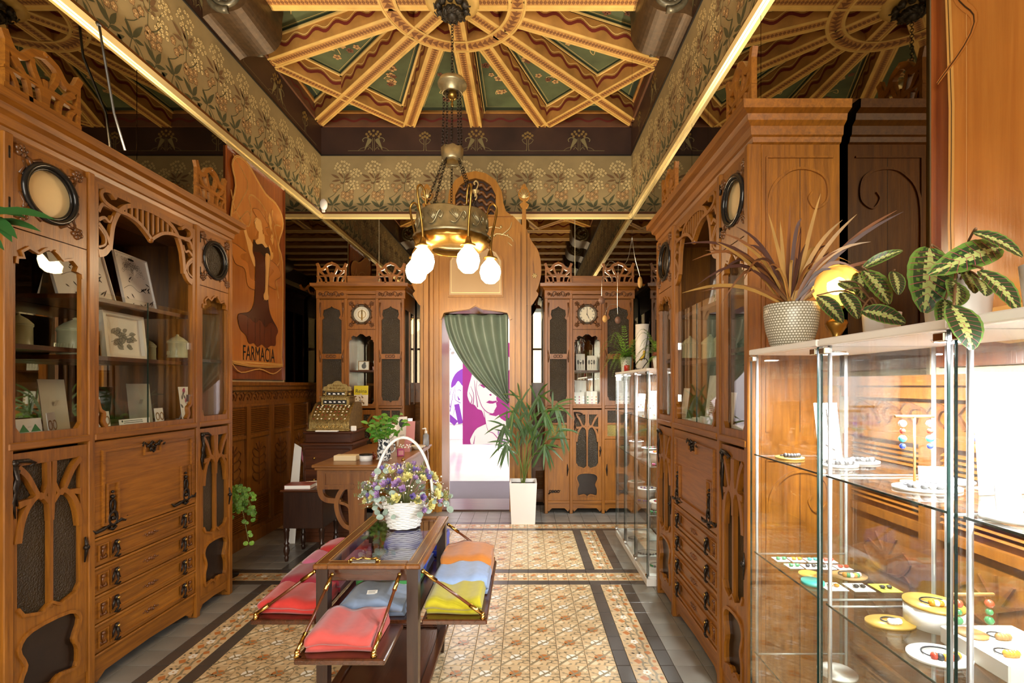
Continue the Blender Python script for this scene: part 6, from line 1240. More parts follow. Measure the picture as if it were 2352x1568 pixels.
# ================================================================ glass showcases
M_LED = emat('led_spot', 'f2f6ff', 40); M_RODA = mat('showcase_rod', 'b9b9b9', .3, .6); G_DET = glassmat('showcase_glass', (.985, .99, .985), 1, 1.45); G_SHELF = glassmat('showcase_shelf_glass', (.95, .97, .955), 1, 1.5)
SW, SD, SH = .43, .36, 1.63; SHZ = (.53, .894, 1.249)
def showcase():
    r = empty('glass_showcase', (0, 0, 0), 0, 'x', 'showcase', 'white glass showcases with three shelves')     # local: front at x=0 (faces -x), depth +x, width along y, origin at the far front corner
    MB().cbox((0, -SW+.002, 0), (SD, -.002, .055), .003).cbox((.015, -SW+.015, .055), (SD-.015, -.015, .075), .002).build('base', M_WHITE, r)
    MB().cbox((-.004, -SW+.002, SH-.02), (SD, -.002, SH), .003).build('top_board', M_WHITE, r)
    for x in (.018, SD-.018):
        for y in (-.02, -SW+.02): MB().tube([(x, y, .07), (x, y, SH-.02)], .0055, 8, 0).build('corner_rod', M_RODA, r)
    for nm, a, b in (('glass_door', (.001, -SW+.006, .06), (.006, -.006, SH-.022)), ('side_pane', (.008, -.008, .075), (SD-.004, -.003, SH-.02)), ('side_pane', (.008, -SW+.003, .075), (SD-.004, -SW+.008, SH-.02)), ('back_pane', (SD-.006, -SW+.01, .075), (SD-.001, -.01, SH-.02))):
        mb = MB().box(a, b, 0); p = mb.build(nm, G_DET, r)
        if nm == 'glass_door':
            for y in (-SW+.006, -.006): MB().box((.0005, y-.0007, .06), (.0065, y+.0007, SH-.022)).build('glass_edge', G_EDGE, p)
            for z in (.075, SH-.035):
                for y in (-SW+.02, -.02): MB().cbox((-.006, y-.014, z-.008), (.012, y+.014, z+.010), .002).build('door_clip', M_CHROME, p)
    for z in SHZ:
        s = MB().box((.012, -SW+.014, z-.003), (SD-.012, -.014, z+.002)).build('glass_shelf', G_SHELF, r); MB().box((.0105, -SW+.014, z-.003), (.012, -.014, z+.002)).build('glass_edge', G_EDGE, s)
        for y in (-.02, -SW+.02): MB().tube([(.018, y, z-.006), (SD-.018, y, z-.006)], .0035, 6).build('shelf_rail', M_RODA, s)
    MB().lathe([(.001, SH-.026), (.03, SH-.026), (.034, SH-.02), (.001, SH-.02)], 20, 0, None, True, (SD/2, -SW/2, 0)).build('lamp_fitting', M_CHROME, r); MB().lathe([(.001, SH-.0265), (.026, SH-.0265)], 20, 0, None, True, (SD/2, -SW/2, 0)).build('led_disc', M_LED, r)
    return r
sc0 = showcase(); first = True; SCS = []
for X, Y, lab in ((.905, 5.01, 'glass showcase farthest away beneath the fern'), (.905, 4.58, 'glass showcase in the middle of the far row beneath the white tube'), (.905, 4.15, 'glass showcase nearest the right cabinet in the far row'),
                  (.824, 1.835, 'tall glass showcase directly beneath the spiky plant pot'), (.824, 1.40, 'glass showcase beneath the prayer plants, with hanging earrings'), (.824, .965, 'glass showcase cut off by the right edge of the photo')):
    o = sc0 if first else copy_tree(sc0); first = False; o.location = (X, Y, 0); o['label'] = lab; SCS.append(o)
    l = bpy.data.lights.new('showcase_led', 'AREA'); l.shape = 'DISK'; l.size = .05; l.energy = 18 if Y > 3 else 24; l.color = (.95, .97, 1); q = bpy.data.objects.new('showcase_led', l); S.collection.objects.link(q); q.location = (X+SD/2, Y-SW/2, SH-.029); q.parent = None
GOLDD = mat('gold_disc', 'b5903f', .4, .2); TURQ = mat('turquoise', '4fb8ab', .4); OLV = mat('olive_card', 'b3ab35', .6); WOODD = mat('wooden_disc', '96703f', .5, var=.2, vs=20); BLUE = mat('blue_bead', '2c3f9a', .3); REDB = mat('red_bead', 'b5402c', .3); GRN = mat('green_bead', '3f8a55', .35); AMB = mat('amber_bead', 'c98a2c', .2); BLKL = mat('black_leather', '1b1a1c', .5); M_PINK = mat('pink_stone', 'b84a7a', .4); GRY = mat('grey_felt', '6b6a6c', .8)
def spot(px, py, z): Y = (1.5-z)*F0/(py-885); return ((px-1207)*Y/F0, Y, z)
def inshow(p, m=.05):
    x, y, z = p; base = .824 if y < 3 else .905
    return (min(max(x, base+m), base+SD-m), y, z+.0025)
def disc(p, r, m, label, h=.006, name='display_disc', cat='display disc', mats=None, ry=None):
    o = MB().lathe([(.001, 0), (r, 0), (r, h), (.001, h)], 32, 0, Matrix.Diagonal((1, (ry or r)/r, 1, 1))).build(name, m, None, p); return tag(o, label, cat)
def jewel(p, r, cols, label, n=8, name='necklace', cat='necklace', z=0):
    p = (p[0], p[1], p[2]+z); mb = MB(); pts = [(r*math.cos(a), r*.75*math.sin(a), .003) for a in [2*PI*i/24 for i in range(24)]]; mb.tube(pts, .0018, 5, 0, closed=True)
    for k in range(n): a = -PI/2+(k-n/2+.5)*.32; mb.ball((r*math.cos(a), r*.75*math.sin(a), .006), .0085, 8, 1+k % len(cols))
    o = mb.build(name, [BLKL]+cols, None, p); return tag(o, label, cat)
def earr(p, m, label, card=M_PAPER, w_=.045, rz=0, cm=None):
    c = empty('earring_card', p, rz, label, 'earrings'); MB().cbox((-w_/2, -w_/2, 0), (w_/2, w_/2, .0015), .0005).build('card', cm or card, c)
    for s in (-1, 1): MB().ball((s*.010, -.004, .007), .008, 8, 0, None, .6).tube([(s*.010, .008, .003), (s*.010, .014, .006)], .001, 4).build('earring', m, c)
    return c
def standcard(p, w_, h_, m, label, rz=0, lean=-.12, art=None, name='display_card', cat='card'):
    o = empty(name, p, rz, label, cat); b = MB().cbox((-w_/2, 0, 0), (w_/2, .004, h_), .001).build('board', m, o); b.rotation_euler = (lean, 0, 0)
    MB().add([(-.01, .004, h_*.6), (.01, .004, h_*.6), (.01, .004+h_*.25, 0.001), (-.01, .004+h_*.25, 0.001)], [(0, 1, 2, 3)]).build('easel_foot', m, o)
    if art:
        a = MB(); art(a, XZ(0, -.0006, 0)); ao = a.build('printed_design', [M_BLACK, WOODD, GRN, M_PINK, GRY, AMB], o, recalc=False); ao.rotation_euler = (lean, 0, 0)
    return o
# near showcases
Z1, Z2, Z3 = SHZ[2], SHZ[1], SHZ[0]
disc(inshow((.90, 1.70, Z1)), .045, GOLDD, 'gold disc on the top shelf under the spiky plant'); disc(inshow((.97, 1.55, Z1)), .055, M_WHITE, 'white disc with black jewellery on the top shelf'); disc(inshow((1.08, 1.62, Z1)), .060, M_WHITE, 'white disc with dark bangles at the back of the top shelf')
jewel(inshow((.97, 1.55, Z1)), .040, [BLKL, GRY], 'black leather necklace on the white disc', z=.0065); jewel(inshow((.90, 1.70, Z1)), .03, [BLKL], 'black bracelet on the gold disc', 6, 'bracelet', 'bracelet', z=.0065); jewel(inshow((1.08, 1.62, Z1)), .045, [GRY, BLKL], 'dark bangle on the rear white disc', 6, 'bracelet', 'bracelet', z=.0065)
def art_neck(a, T): a.ribbon([(.0, .17), (.0, .115)], .006, 0, None, 0, T); a.ribbon(cr([(-.02, .17), (0, .115), (.02, .17)], 3), .002, 0, None, 0, T); a.ribbon([(-.02, .05), (.02, .03)], .005, 0, None, 0, T)
standcard(inshow((1.03, 1.68, Z1)), .10, .19, M_WHITE, 'tall white card with a black pendant on the top shelf', .3, art=art_neck)
cols = (GRN, AMB, TURQ, REDB, GRN, BLKL, BLKL, REDB); k = 0
for j, y in enumerate((1.73, 1.665)):
    for i in range(4):
        earr(inshow((.885+.052*i+.01*j, y-.004*i, Z2)), cols[k], ('green', 'amber', 'turquoise', 'red', 'leaf green', 'black', 'jet black', 'dark red')[k]+' earrings on a white card, %s row of the middle shelf' % ('rear' if j == 0 else 'second')); k += 1
disc(inshow((.905, 1.585, Z2)), .034, GOLDD, 'gold disc behind the turquoise one on the middle shelf'); disc(inshow((.875, 1.52, Z2)), .032, TURQ, 'turquoise disc on the middle shelf', .010); disc(inshow((1.02, 1.575, Z2)), .055, WOODD, 'oval wooden disc with tall earrings on the middle shelf', ry=.040)
jewel(inshow((1.02, 1.575, Z2)), .03, [AMB, GRN, M_WHITE], 'amber and green beaded bracelet on the wooden disc', 6, 'bracelet', 'bracelet', .0065)
for i, (m, cm, nm) in enumerate(((AMB, M_PAPER, 'amber'), (BLKL, M_PAPER, 'black'), (BLKL, OLV, 'black on olive'))): earr(inshow((.92+.075*i, 1.495-.005*i, Z2)), m, nm+' earrings in the front row of the middle shelf', w_=.062, cm=cm)
disc(inshow((.93, 1.52, Z3)), .085, M_WHITE, 'large white disc with dark necklaces on the lower shelf', ry=.06); jewel(inshow((.93, 1.52, Z3)), .055, [BLKL, GRY], 'dark chain necklace on the large white disc', 10, z=.0065); disc(inshow((1.05, 1.68, Z3)), .06, M_WHITE, 'white disc at the back of the lower shelf')
# second near showcase
disc(inshow((.965, 1.20, Z1)), .075, M_WHITE, 'white disc under the hanging earrings', ry=.055); jewel(inshow((.965, 1.20, Z1)), .05, [GRY, M_WHITE], 'silver necklace on the white disc under the hanging earrings', 9, z=.0065); disc(inshow((1.09, 1.28, Z1)), .05, M_WHITE, 'white disc behind the hanging earrings'); standcard(inshow((1.03, 1.25, Z1)), .075, .045, M_PAPER, 'blank white card standing on the top shelf among silver rings', -.2)
def estand(p, cols, label, h=.15):
    r = empty('earring_stand', p, 0, label, 'earring stand'); MB().tube([(0, 0, 0), (0, 0, h)], .003, 6).lathe([(.001, 0), (.03, 0), (.03, .004), (.001, .004)], 20).tube([(-.05, 0, h), (.05, 0, h)], .004, 6).build('stand', WOODD, r)
    for s in (-1, 1):
        mb = MB()
        for k, m in enumerate(cols): mb.ball((s*.035, -.006, h-.018-.019*k), .0095-(k % 2)*.002, 8, k)
        mb.build('earring', list(cols), r)
    return r
estand(inshow((.99, 1.27, Z1)), (M_WHITE, REDB, TURQ, BLUE), 'stand of earrings with white, red and blue beads', .17); estand(inshow((1.10, 1.18, Z1)), (M_WHITE, BLUE, BLUE, AMB), 'stand of earrings with blue beads and amber discs', .18)
disc(inshow((.925, 1.265, Z2)), .06, GOLDD, 'plain gold disc on the middle shelf beside the round box', .006, ry=.04); jewel(inshow((.925, 1.265, Z2)), .022, [M_WHITE], 'pair of round white earrings on the plain gold disc', 4, 'earrings', 'earrings', .0065)
rb = empty('round_box', inshow((1.03, 1.26, Z2)), 0, 'round white box with a gold lid on the middle shelf', 'box'); MB().lathe([(.001, 0), (.062, 0), (.062, .05), (.001, .05)], 32).build('box_body', M_WHITE, rb); MB().lathe([(.001, .05), (.064, .05), (.064, .056), (.001, .056)], 32).build('lid', GOLDD, rb); jewel(inshow((1.03, 1.26, Z2)), .03, [AMB, M_WHITE], 'amber brooch on the lid of the round box', 5, 'brooch', 'brooch', .057)
disc(inshow((.92, 1.11, Z2)), .065, M_WHITE, 'white disc with red earrings on the middle shelf', ry=.05); jewel(inshow((.92, 1.11, Z2)), .035, [REDB, BLKL, AMB], 'red and amber earrings on the white disc', 6, 'earrings', 'earrings', .0065)
earr(inshow((.93, 1.10, Z3)), REDB, 'red earrings on a green card on the lower shelf', w_=.10, cm=GRN)
tag(MB().cbox((-.085, -.085, 0), (.085, .085, .04), .003).build('white_block', M_WHITE, None, inshow((1.06, 1.09, Z2), .09)), 'white display block with amber jewellery at the right edge', 'display block')
for k, (dx, dy, m, nm) in enumerate(((-.05, -.04, AMB, 'amber drop'), (.0, .03, WOODD, 'wooden'), (.04, -.03, REDB, 'red'))): jewel((1.06+dx, 1.09+dy, Z2+.043), .02, [m], nm+' earrings on the white display block', 4, 'earrings', 'earrings')
estand((1.01, 1.13, Z2+.043), (REDB, GRN, GRN), 'stand of red and green drop earrings on the white block', .09)
standcard(inshow((1.12, 1.14, Z1), .02), .19, .28, M_WHITE, 'large blank white board standing behind the hanging earrings', .15, -.06); disc(inshow((.90, .925, Z1)), .045, M_WHITE, 'white disc in the right-hand showcase'); standcard(inshow((.915, .94, Z1)), .045, .06, M_PAPER, 'small blank white card at the right edge', -.1)
# far showcases
def fs(x, y, z): return (.905+x, y, z+.0025)
for i, (x, y, w_, h_) in enumerate(((.2, 4.80, .10, .17), (.25, 4.62, .09, .15), (.20, 4.35, .12, .20), (.22, 4.20, .12, .22), (.18, 3.98, .14, .25), (.25, 3.84, .1, .28))):
    def art_e(a, T, i=i):
        for s in range(3): a.flat(ell((-.03+.03*s, h_*.25+.02*(s % 2)), .010, n=8), 0, (0, 4, 5)[s], T)
    standcard(fs(x, y, Z1), w_, h_, M_WHITE, 'white earring card on the top shelf of the far showcases, %s from the door' % ('first', 'second', 'third', 'fourth', 'fifth', 'sixth')[i], -PI/2+.5, art=art_e)
for i, (x, y, z, r, m) in enumerate(((.15, 4.75, Z2, .07, M_WHITE), (.2, 4.4, Z2, .08, M_WHITE), (.15, 3.95, Z2, .08, M_WHITE), (.15, 4.75, Z3, .08, M_WHITE), (.15, 4.35, Z3, .09, M_WHITE), (.16, 3.93, Z3, .09, M_WHITE))):
    b = empty('round_box', fs(x, y, z), 0, 'white round riser on the %s shelf of the %s far showcase' % ('middle' if z == Z2 else 'lower', ('farthest', 'middle', 'nearest')[i % 3]), 'riser'); hh = .05 if i % 2 else .07; MB().lathe([(.001, 0), (r*.8, 0), (r*.8, hh), (.001, hh)], 28).build('box_body', M_WHITE, b); MB().lathe([(.001, hh), (r, hh), (r, hh+.006), (.001, hh+.006)], 28).build('lid', M_WHITE, b)
    jewel((.905+x, y, z+.003+hh+.006), r*.6, [(BLKL, M_PINK, REDB, TURQ, BLUE, M_PINK)[i], (GRY, GRN, AMB, GRY, M_WHITE, AMB)[i]], '%s necklace on a %s riser in the far showcases' % (('black', 'pink', 'red', 'turquoise', 'blue', 'rose')[i], ('tall' if i % 2 == 0 else 'low')), 8)
for i, (x, y, z, r, c, nm) in enumerate(((.12, 4.65, .075, .07, GRY, 'grey felt'), (.14, 4.25, .075, .09, BLKL, 'black cord'), (.15, 3.95, .075, .07, GRN, 'green leaf'), (.2, 3.80, .075, .05, GRN, 'small green'), (.10, 3.82, Z3, .05, GRN, 'lime'), (.1, 4.2, Z3, .06, BLUE, 'blue bead'), (.12, 3.8, Z2, .06, M_PINK, 'pink bead'))):
    jewel((.905+x, y, z+.003), r, [c, c, GRY], nm+' necklace lying in the far showcases', 9)
# on top of the far showcases
TZF = SH+.001
def fernplant(name, loc, label, potr, poth, m, fronds, L, seed, spread=(0, 2*PI), rim=None):
    r = empty(name, loc, 0, label, 'potted plant'); pot('pot', potr*.75, potr, poth, m, r)
    if rim: MB().lathe([(potr*.8, poth-.005), (potr*.97, poth-.005), (potr*.97, poth+.03), (potr*.85, poth+.03)], 24).build('inner_pot', rim, r)
    random.seed(seed); fm = MB(); sm_ = MB()
    for k in range(fronds):
        a = random.uniform(*spread); l = L*random.uniform(.6, 1.05); up = random.uniform(.05, .9)*l; base = Vector((0, 0, poth)); dr = Vector((math.cos(a), math.sin(a), 0)); pts = []
        for i in range(11): t = i/10; pts.append(base+dr*l*t*(1-.2*t)+Vector((0, 0, up*math.sin(PI*min(1, t*.75))-.55*l*t*t*(1-up/l)*1.2)))
        sm_.tube(pts, [.0015, .0008], 4)
        for i in range(1, 11):
            for s in (-1, 1):
                p = pts[i]; dd = (pts[i]-pts[i-1]).normalized(); sd = dd.cross(Vector((0, 0, 1))).normalized()*s; ll = .034*(1.1-.08*i); q = p+sd*ll+dd*ll*.4
                mid = p+sd*ll*.5+dd*ll*.1; ww = dd*ll*.2; fm.add([p, mid-ww, q, mid+ww], [(0, 1, 2, 3)], k % 2)
                p2 = (pts[i]+pts[i-1])/2; fm.add([p2, p2+(mid-p)-ww, p2+(q-p), p2+(mid-p)+ww], [(0, 1, 2, 3)], k % 2)
    f = fm.build('fronds', [M_LEAF2, M_LEAFY], r, recalc=False); f['kind'] = 'stuff'; sm_.build('stems', M_STEM, r); return r
M_TERRA = mat('terracotta', '8a4a30', .7)
M_POTSP = mat('white_sprigged_pot', 'dcdcd2', .4, var=.15, vs=40)
fernplant('potted_fern', (.965, 4.78, TZF), 'green fern spilling over the far showcases from a white sprigged pot', .055, .14, M_POTSP, 44, .34, 4)
fernplant('potted_asparagus_fern', (1.06, 3.92, TZF), 'feathery fern in a white pot with a terracotta rim beside the right cabinet', .062, .10, M_WHITE, 34, .27, 8, rim=M_TERRA)
wt = empty('white_tube', (1.06, 4.52, TZF), 0, 'tall white round tube standing on the far showcases', 'tube'); MB().lathe([(.001, 0), (.062, 0), (.062, .42), (.058, .42), (.058, .40), (.001, .40)], 32).build('tube_body', M_WHITE, wt)
MB().tube([(0, 0, .0), (.02, 0, .14), (.05, 0, .34)], .004, 6, 0).tube(cr([(-.035, -.0, .0), (-.02, 0, .01), (-.005, 0, .04), (.0, 0, .08)], 4), [.012, .010], 8, 1).build('hook_pendant', [BLKL, mat('yellow_resin', 'd9b32c', .3)], wt, (.0, -.068, .10))
tag(MB().tube(cr([(-.05, 0, .01), (-.055, 0, .05), (-.02, 0, .09), (.03, 0, .10), (.05, 0, .07)], 4), .004, 6, 0).tube([(-.055, 0, .012), (.0, 0, .010), (.02, 0, .04), (.045, 0, .07)], .004, 6).cbox((-.062, -.01, 0), (-.01, .01, .014), .002).build('wire_ring_stand', BLKL, None, (1.005, 4.30, TZF)), 'black wire loop holder in front of the white tube', 'holder')
cn = empty('candle_jar', (.935, 4.60, TZF), 0, 'small red candle jar beside the fern pot', 'candle'); MB().lathe([(.001, 0), (.026, 0), (.027, .05), (.024, .055), (.001, .05)], 16).build('jar', mat('red_wax', 'b03022', .3), cn)
MB().tube([(.01*math.cos(k*.9), .01*math.sin(k*.9), .05+.0035*k) for k in range(14)], .0022, 4).build('twisted_wick', M_BLACK, cn)
# on top of the near showcases
TZN = SH+.001
M_PATT = None
pmx, nt, b_ = newmat('diamond_patterned_ceramic'); L = nt.links.new; tc = nt.nodes.new('ShaderNodeTexCoord'); ck = nt.nodes.new('ShaderNodeTexBrick'); mp = nt.nodes.new('ShaderNodeMapping')
sx_ = nt.nodes.new('ShaderNodeSeparateXYZ'); at2 = nt.nodes.new('ShaderNodeMath'); at2.operation = 'ARCTAN2'; cb = nt.nodes.new('ShaderNodeCombineXYZ'); m1 = nt.nodes.new('ShaderNodeMath'); m1.operation = 'MULTIPLY'; m1.inputs[1].default_value = .085
L(tc.outputs['Object'], sx_.inputs[0]); L(sx_.outputs[1], at2.inputs[0]); L(sx_.outputs[0], at2.inputs[1]); L(at2.outputs[0], m1.inputs[0]); L(m1.outputs[0], cb.inputs[0]); L(sx_.outputs[2], cb.inputs[1]); L(cb.outputs[0], ck.inputs['Vector'])
ck.inputs['Scale'].default_value = 1; ck.inputs['Brick Width'].default_value = .0105; ck.inputs['Row Height'].default_value = .0085; ck.inputs['Mortar Size'].default_value = .0019; ck.inputs['Color1'].default_value = lin('d9d4c6'); ck.inputs['Color2'].default_value = lin('cfc9b8'); ck.inputs['Mortar'].default_value = lin('7d7560'); L(ck.outputs['Color'], b_.inputs['Base Color'])
bp = nt.nodes.new('ShaderNodeBump'); bp.invert = True; bp.inputs['Strength'].default_value = .8; bp.inputs['Distance'].default_value = .003; L(ck.outputs['Fac'], bp.inputs['Height']); L(bp.outputs['Normal'], b_.inputs['Normal']); b_.inputs['Roughness'].default_value = .35
sp = empty('potted_cordyline', (.905, 1.70, TZN), 0, 'spiky bronze-leaved plant in a white patterned round pot', 'potted plant')
MB().lathe([(.001, 0), (.058, 0), (.066, .008), (.080, .06), (.086, .11), (.0855, .142), (.080, .145), (.076, .125), (.001, .122)], 40).build('pot', pmx, sp); MB().lathe([(.001, .124), (.077, .124)], 20).build('soil', M_SOIL, sp)
CORD = [mat('bronze_blade', '6e4424', .42, var=.25, vs=9), mat('olive_bronze_blade', '94713a', .4, var=.25, vs=9), mat('dark_purple_blade', '40261f', .4)]
base = Vector((.905, 1.70, TZN+.13)); random.seed(12)
tips = [(1885, 445, 1.70, .02, 1), (1765, 490, 1.72, .0, 1), (1792, 508, 1.72, .01, 1), (1935, 505, 1.66, .03, 1), (2000, 555, 1.62, .05, 1), (1968, 492, 1.64, .03, 1), (2075, 486, 1.62, .03, 2), (2060, 483, 1.66, .03, 0), (1655, 535, 1.66, .05, 0), (1565, 560, 1.62, .07, 2), (1590, 598, 1.6, .08, 0), (1655, 700, 1.62, .1, 0), (1690, 520, 1.75, .05, 2), (1640, 640, 1.66, .10, 2), (1700, 660, 1.58, .1, 0), (1730, 600, 1.55, .05, 2), (1850, 560, 1.6, .02, 2), (1980, 610, 1.7, .04, 1), (1900, 540, 1.78, .02, 0), (1840, 520, 1.78, .02, 2), (1720, 560, 1.8, .04, 0), (1950, 640, 1.6, .06, 2), (1780, 620, 1.52, .04, 1), (1875, 600, 1.55, .03, 0), (1680, 600, 1.72, .06, 0), (1620, 575, 1.68, .06, 0), (1600, 655, 1.6, .1, 2), (1815, 470, 1.75, 0, 0), (1925, 575, 1.6, .03, 0), (1870, 620, 1.62, .03, 1)]
for k in range(26):
    a = PI*random.random(); L_ = random.uniform(90, 230); tips.append((1822+L_*math.cos(a)*1.15, 690-L_*.8*math.sin(a)-10, random.uniform(1.55, 1.85), random.uniform(.01, .08), k % 3))
for i, (px, py, Y, ar_, mi) in enumerate(tips):
    q = at(px, py, Y); st_ = base+Vector((random.uniform(-.02, .02), random.uniform(-.02, .02), 0)); b = MB(); far_ = (q-st_).length
    blade(b, st_, q, .0135 if far_ > .2 else .010, 0, 9, 0, nrm=(0, -1, .25), tipw=.06, arch=ar_*(.8+.4*random.random())+.01); b.build('leaf', CORD[mi], sp, recalc=False).matrix_parent_inverse = sp.matrix_world.inverted()
for ch_ in sp.children:
    if ch_.name.startswith('leaf'): ch_.matrix_parent_inverse = Matrix.Translation(-Vector((.905, 1.70, TZN)))
# amber glass globe lamp
gl = empty('globe_lamp', (1.035, 1.66, TZN), 0, 'small brass table lamp with a ribbed amber glass globe, lit', 'lamp')
MB().lathe([(.001, 0), (.05, 0), (.053, .006), (.045, .014), (.02, .022), (.014, .035), (.022, .05), (.030, .062), (.034, .075), (.03, .085), (.016, .09), (.016, .12), (.03, .13), (.001, .13)], 24).build('brass_base', M_BRASS, gl)
am = bpy.data.materials.new('lit_amber_glass'); am.use_nodes = True; nt = am.node_tree; nt.nodes.clear(); o_ = nt.nodes.new('ShaderNodeOutputMaterial'); a1 = nt.nodes.new('ShaderNodeBsdfTransparent'); a1.inputs[0].default_value = (1, .80, .42, 1); a2 = nt.nodes.new('ShaderNodeBsdfTranslucent'); a2.inputs[0].default_value = (1, .72, .30, 1); a3 = nt.nodes.new('ShaderNodeBsdfGlossy'); a3.inputs[1].default_value = .08; mx1 = nt.nodes.new('ShaderNodeMixShader'); mx1.inputs[0].default_value = .55; mx2 = nt.nodes.new('ShaderNodeMixShader'); mx2.inputs[0].default_value = .08
nt.links.new(a1.outputs[0], mx1.inputs[1]); nt.links.new(a2.outputs[0], mx1.inputs[2]); nt.links.new(mx1.outputs[0], mx2.inputs[1]); nt.links.new(a3.outputs[0], mx2.inputs[2]); nt.links.new(mx2.outputs[0], o_.inputs[0])
MB().lathe([(max(.012, .072*math.sin(PI*(.04+.96*i/16))), .20-.072*math.cos(PI*(.04+.96*i/16))*.95) for i in range(17)], 64, 0, None, True, (0, 0, 0), .035, 16).build('glass_globe', am, gl)
MB().ball((0, 0, .20), .030, 16).build('bulb', emat('warm_bulb', 'ffd490', 22), gl)
# prayer plants
def prayer_mats():
    return [mat('prayer_green', '57782f', .38, var=.2, vs=10), mat('prayer_dark', '2b4124', .38), mat('prayer_lime', 'a9b56c', .4, var=.1, vs=20), mat('prayer_red_vein', 'a8505c', .4), mat('prayer_edge', '61823a', .4)]
PM = prayer_mats()
def prayer_leaf(curl, dark=0):
    mb = MB(); NU, NV = 22, 14
    def wd(u): return .30*(math.sin(PI*(u**.85)))**.62 if 0 < u < 1 else 0
    def pos(u, v, h=0): 
        x = u; y = v*wd(u); return (x, y, -curl*(u-.5)**2*1.2+.16*abs(v)**1.3*wd(u)*(1.4-u)+.008*math.sin(u*42)*abs(v)+h)
    vs = [pos(.015+.97*i/NU, -1+2*j/NV) for i in range(NU+1) for j in range(NV+1)]; quads = []
    for i in range(NU):
        for j in range(NV):
            u = .015+.97*(i+.5)/NU; v = abs(-1+2*(j+.5)/NV); saw = .13+.20*((u*8-v*1.2) % 1)*(1-abs(u-.5)*.6)
            m = 2 if v < saw else (1 if v < .72 and ((u*8-v*1.2) % 1) < .78 and not dark else (1 if dark and v < .85 else (0 if v < .9 else 4)))
            mb.f.append((i*(NV+1)+j, (i+1)*(NV+1)+j, (i+1)*(NV+1)+j+1, i*(NV+1)+j+1)); mb.m.append(m); mb.sm.append(True)
    mb.v = vs
    def vein(p0, p1, w_):
        n = 6; A = []
        for i in range(n+1):
            t = i/n; u = p0[0]+(p1[0]-p0[0])*t; v = p0[1]+(p1[1]-p0[1])*t**1.15; A.append((min(.985, u), v))
        vv = []
        for u, v in A: vv += [pos(min(.985, u), v, .004), pos(min(.985, u+w_), v, .004)]
        mb.add(vv, [(2*i, 2*i+2, 2*i+3, 2*i+1) for i in range(n)], 3)
    for k in range(9):
        for s in (-1, 1): vein((.06+.095*k, 0), (min(.97, .16+.102*k), s*.93), .007)
    mb.add([pos(.02, -.03, .004), pos(.5, -.025, .004), pos(.97, -.1, .004), pos(.97, .1, .004), pos(.5, .025, .004), pos(.02, .03, .004)], [(0, 1, 4, 5), (1, 2, 3, 4)], 3)
    o = mb.build('leaf', PM, recalc=False); me = o.data; bpy.data.objects.remove(o); return me
PL = [prayer_leaf(.25), prayer_leaf(.6), prayer_leaf(.3, 1)]
M_UND = mat('leaf_underside', '6b4a3a', .6, var=.2, vs=20)
def prayer(name, X0, Y0, label, leaves, potr, poth):
    r = empty(name, (X0, Y0, TZN), 0, label, 'potted plant'); pot('pot', potr*.8, potr, poth, M_WHITE, r)
    stm = MB(); o0 = Vector((X0, Y0, TZN))
    for (bx_, by_, tx, ty, wpx, X, kind, roll) in leaves:
        mx_, my = (bx_+tx)/2, (by_+ty)/2; mx_ = 1700+mx_/3.137; my = 400+my/3.137; Y = X*F0/(mx_-1207)
        b = at(1700+bx_/3.137, 400+by_/3.137, Y+.02)-o0; t = at(1700+tx/3.137, 400+ty/3.137, Y-.025)-o0; u = (t-b); Lh = u.length; u.normalize()
        n = Vector((roll*.5, -1, .45)); n = (n-u*n.dot(u)).normalized(); v = n.cross(u)
        ws = (wpx/3.137*Y/F0)/(.60*Lh)
        o = link('leaf', PL[kind], r); o.matrix_local = Matrix(((u.x, v.x, n.x, b.x), (u.y, v.y, n.y, b.y), (u.z, v.z, n.z, b.z), (0, 0, 0, 1))) @ Matrix.Diagonal((Lh, Lh*ws, Lh*.8, 1))
        stm.tube(cr([Vector((0, 0, poth*.85)), (b*.5)+Vector((0, .0, .08)), b, b+u*.03*Lh], 5), [.003, .002], 5)
    stm.build('leaf_stem', mat('reddish_stem', '7a5a3c', .6), r); return r
prayer('prayer_plant', 1.07, 1.50, 'small prayer plant with drooping leaves beside the amber lamp', [(565, 870, 750, 1065, 130, .98, 2, -.3), (740, 840, 860, 1035, 150, .95, 2, .2), (880, 970, 1205, 1060, 175, .93, 2, .1), (900, 680, 1090, 930, 210, 1.03, 0, .3), (880, 665, 1180, 530, 75, 1.08, 1, .1), (720, 770, 840, 840, 120, 1.0, 0, 0), (1110, 690, 1150, 860, 110, 1.06, 2, -.2), (860, 700, 880, 900, 130, 1.06, 0, -.5)], .05, .085)
prayer('prayer_plant', 1.06, 1.225, 'large prayer plant with broad red-veined leaves hanging over the showcase front', [(1385, 508, 1345, 990, 330, .93, 0, -.1), (1910, 500, 1385, 700, 215, .92, 0, .1), (1690, 400, 2060, 580, 150, .96, 2, .2), (1735, 675, 2035, 975, 200, .88, 2, .1), (1540, 925, 1690, 1255, 250, .785, 2, -.1), (1545, 755, 1575, 940, 180, .88, 0, .2), (1720, 740, 1780, 865, 150, .98, 2, 0), (1480, 890, 1480, 1140, 140, .90, 0, -.8), (1620, 680, 1700, 850, 140, 1.0, 0, .2)], .07, .13)
pot0 = empty('white_pot', (1.09, 1.02, TZN), 0, 'plain white pot behind the large prayer plant leaves', 'pot'); pot('pot', .045, .06, .12, M_WHITE, pot0)
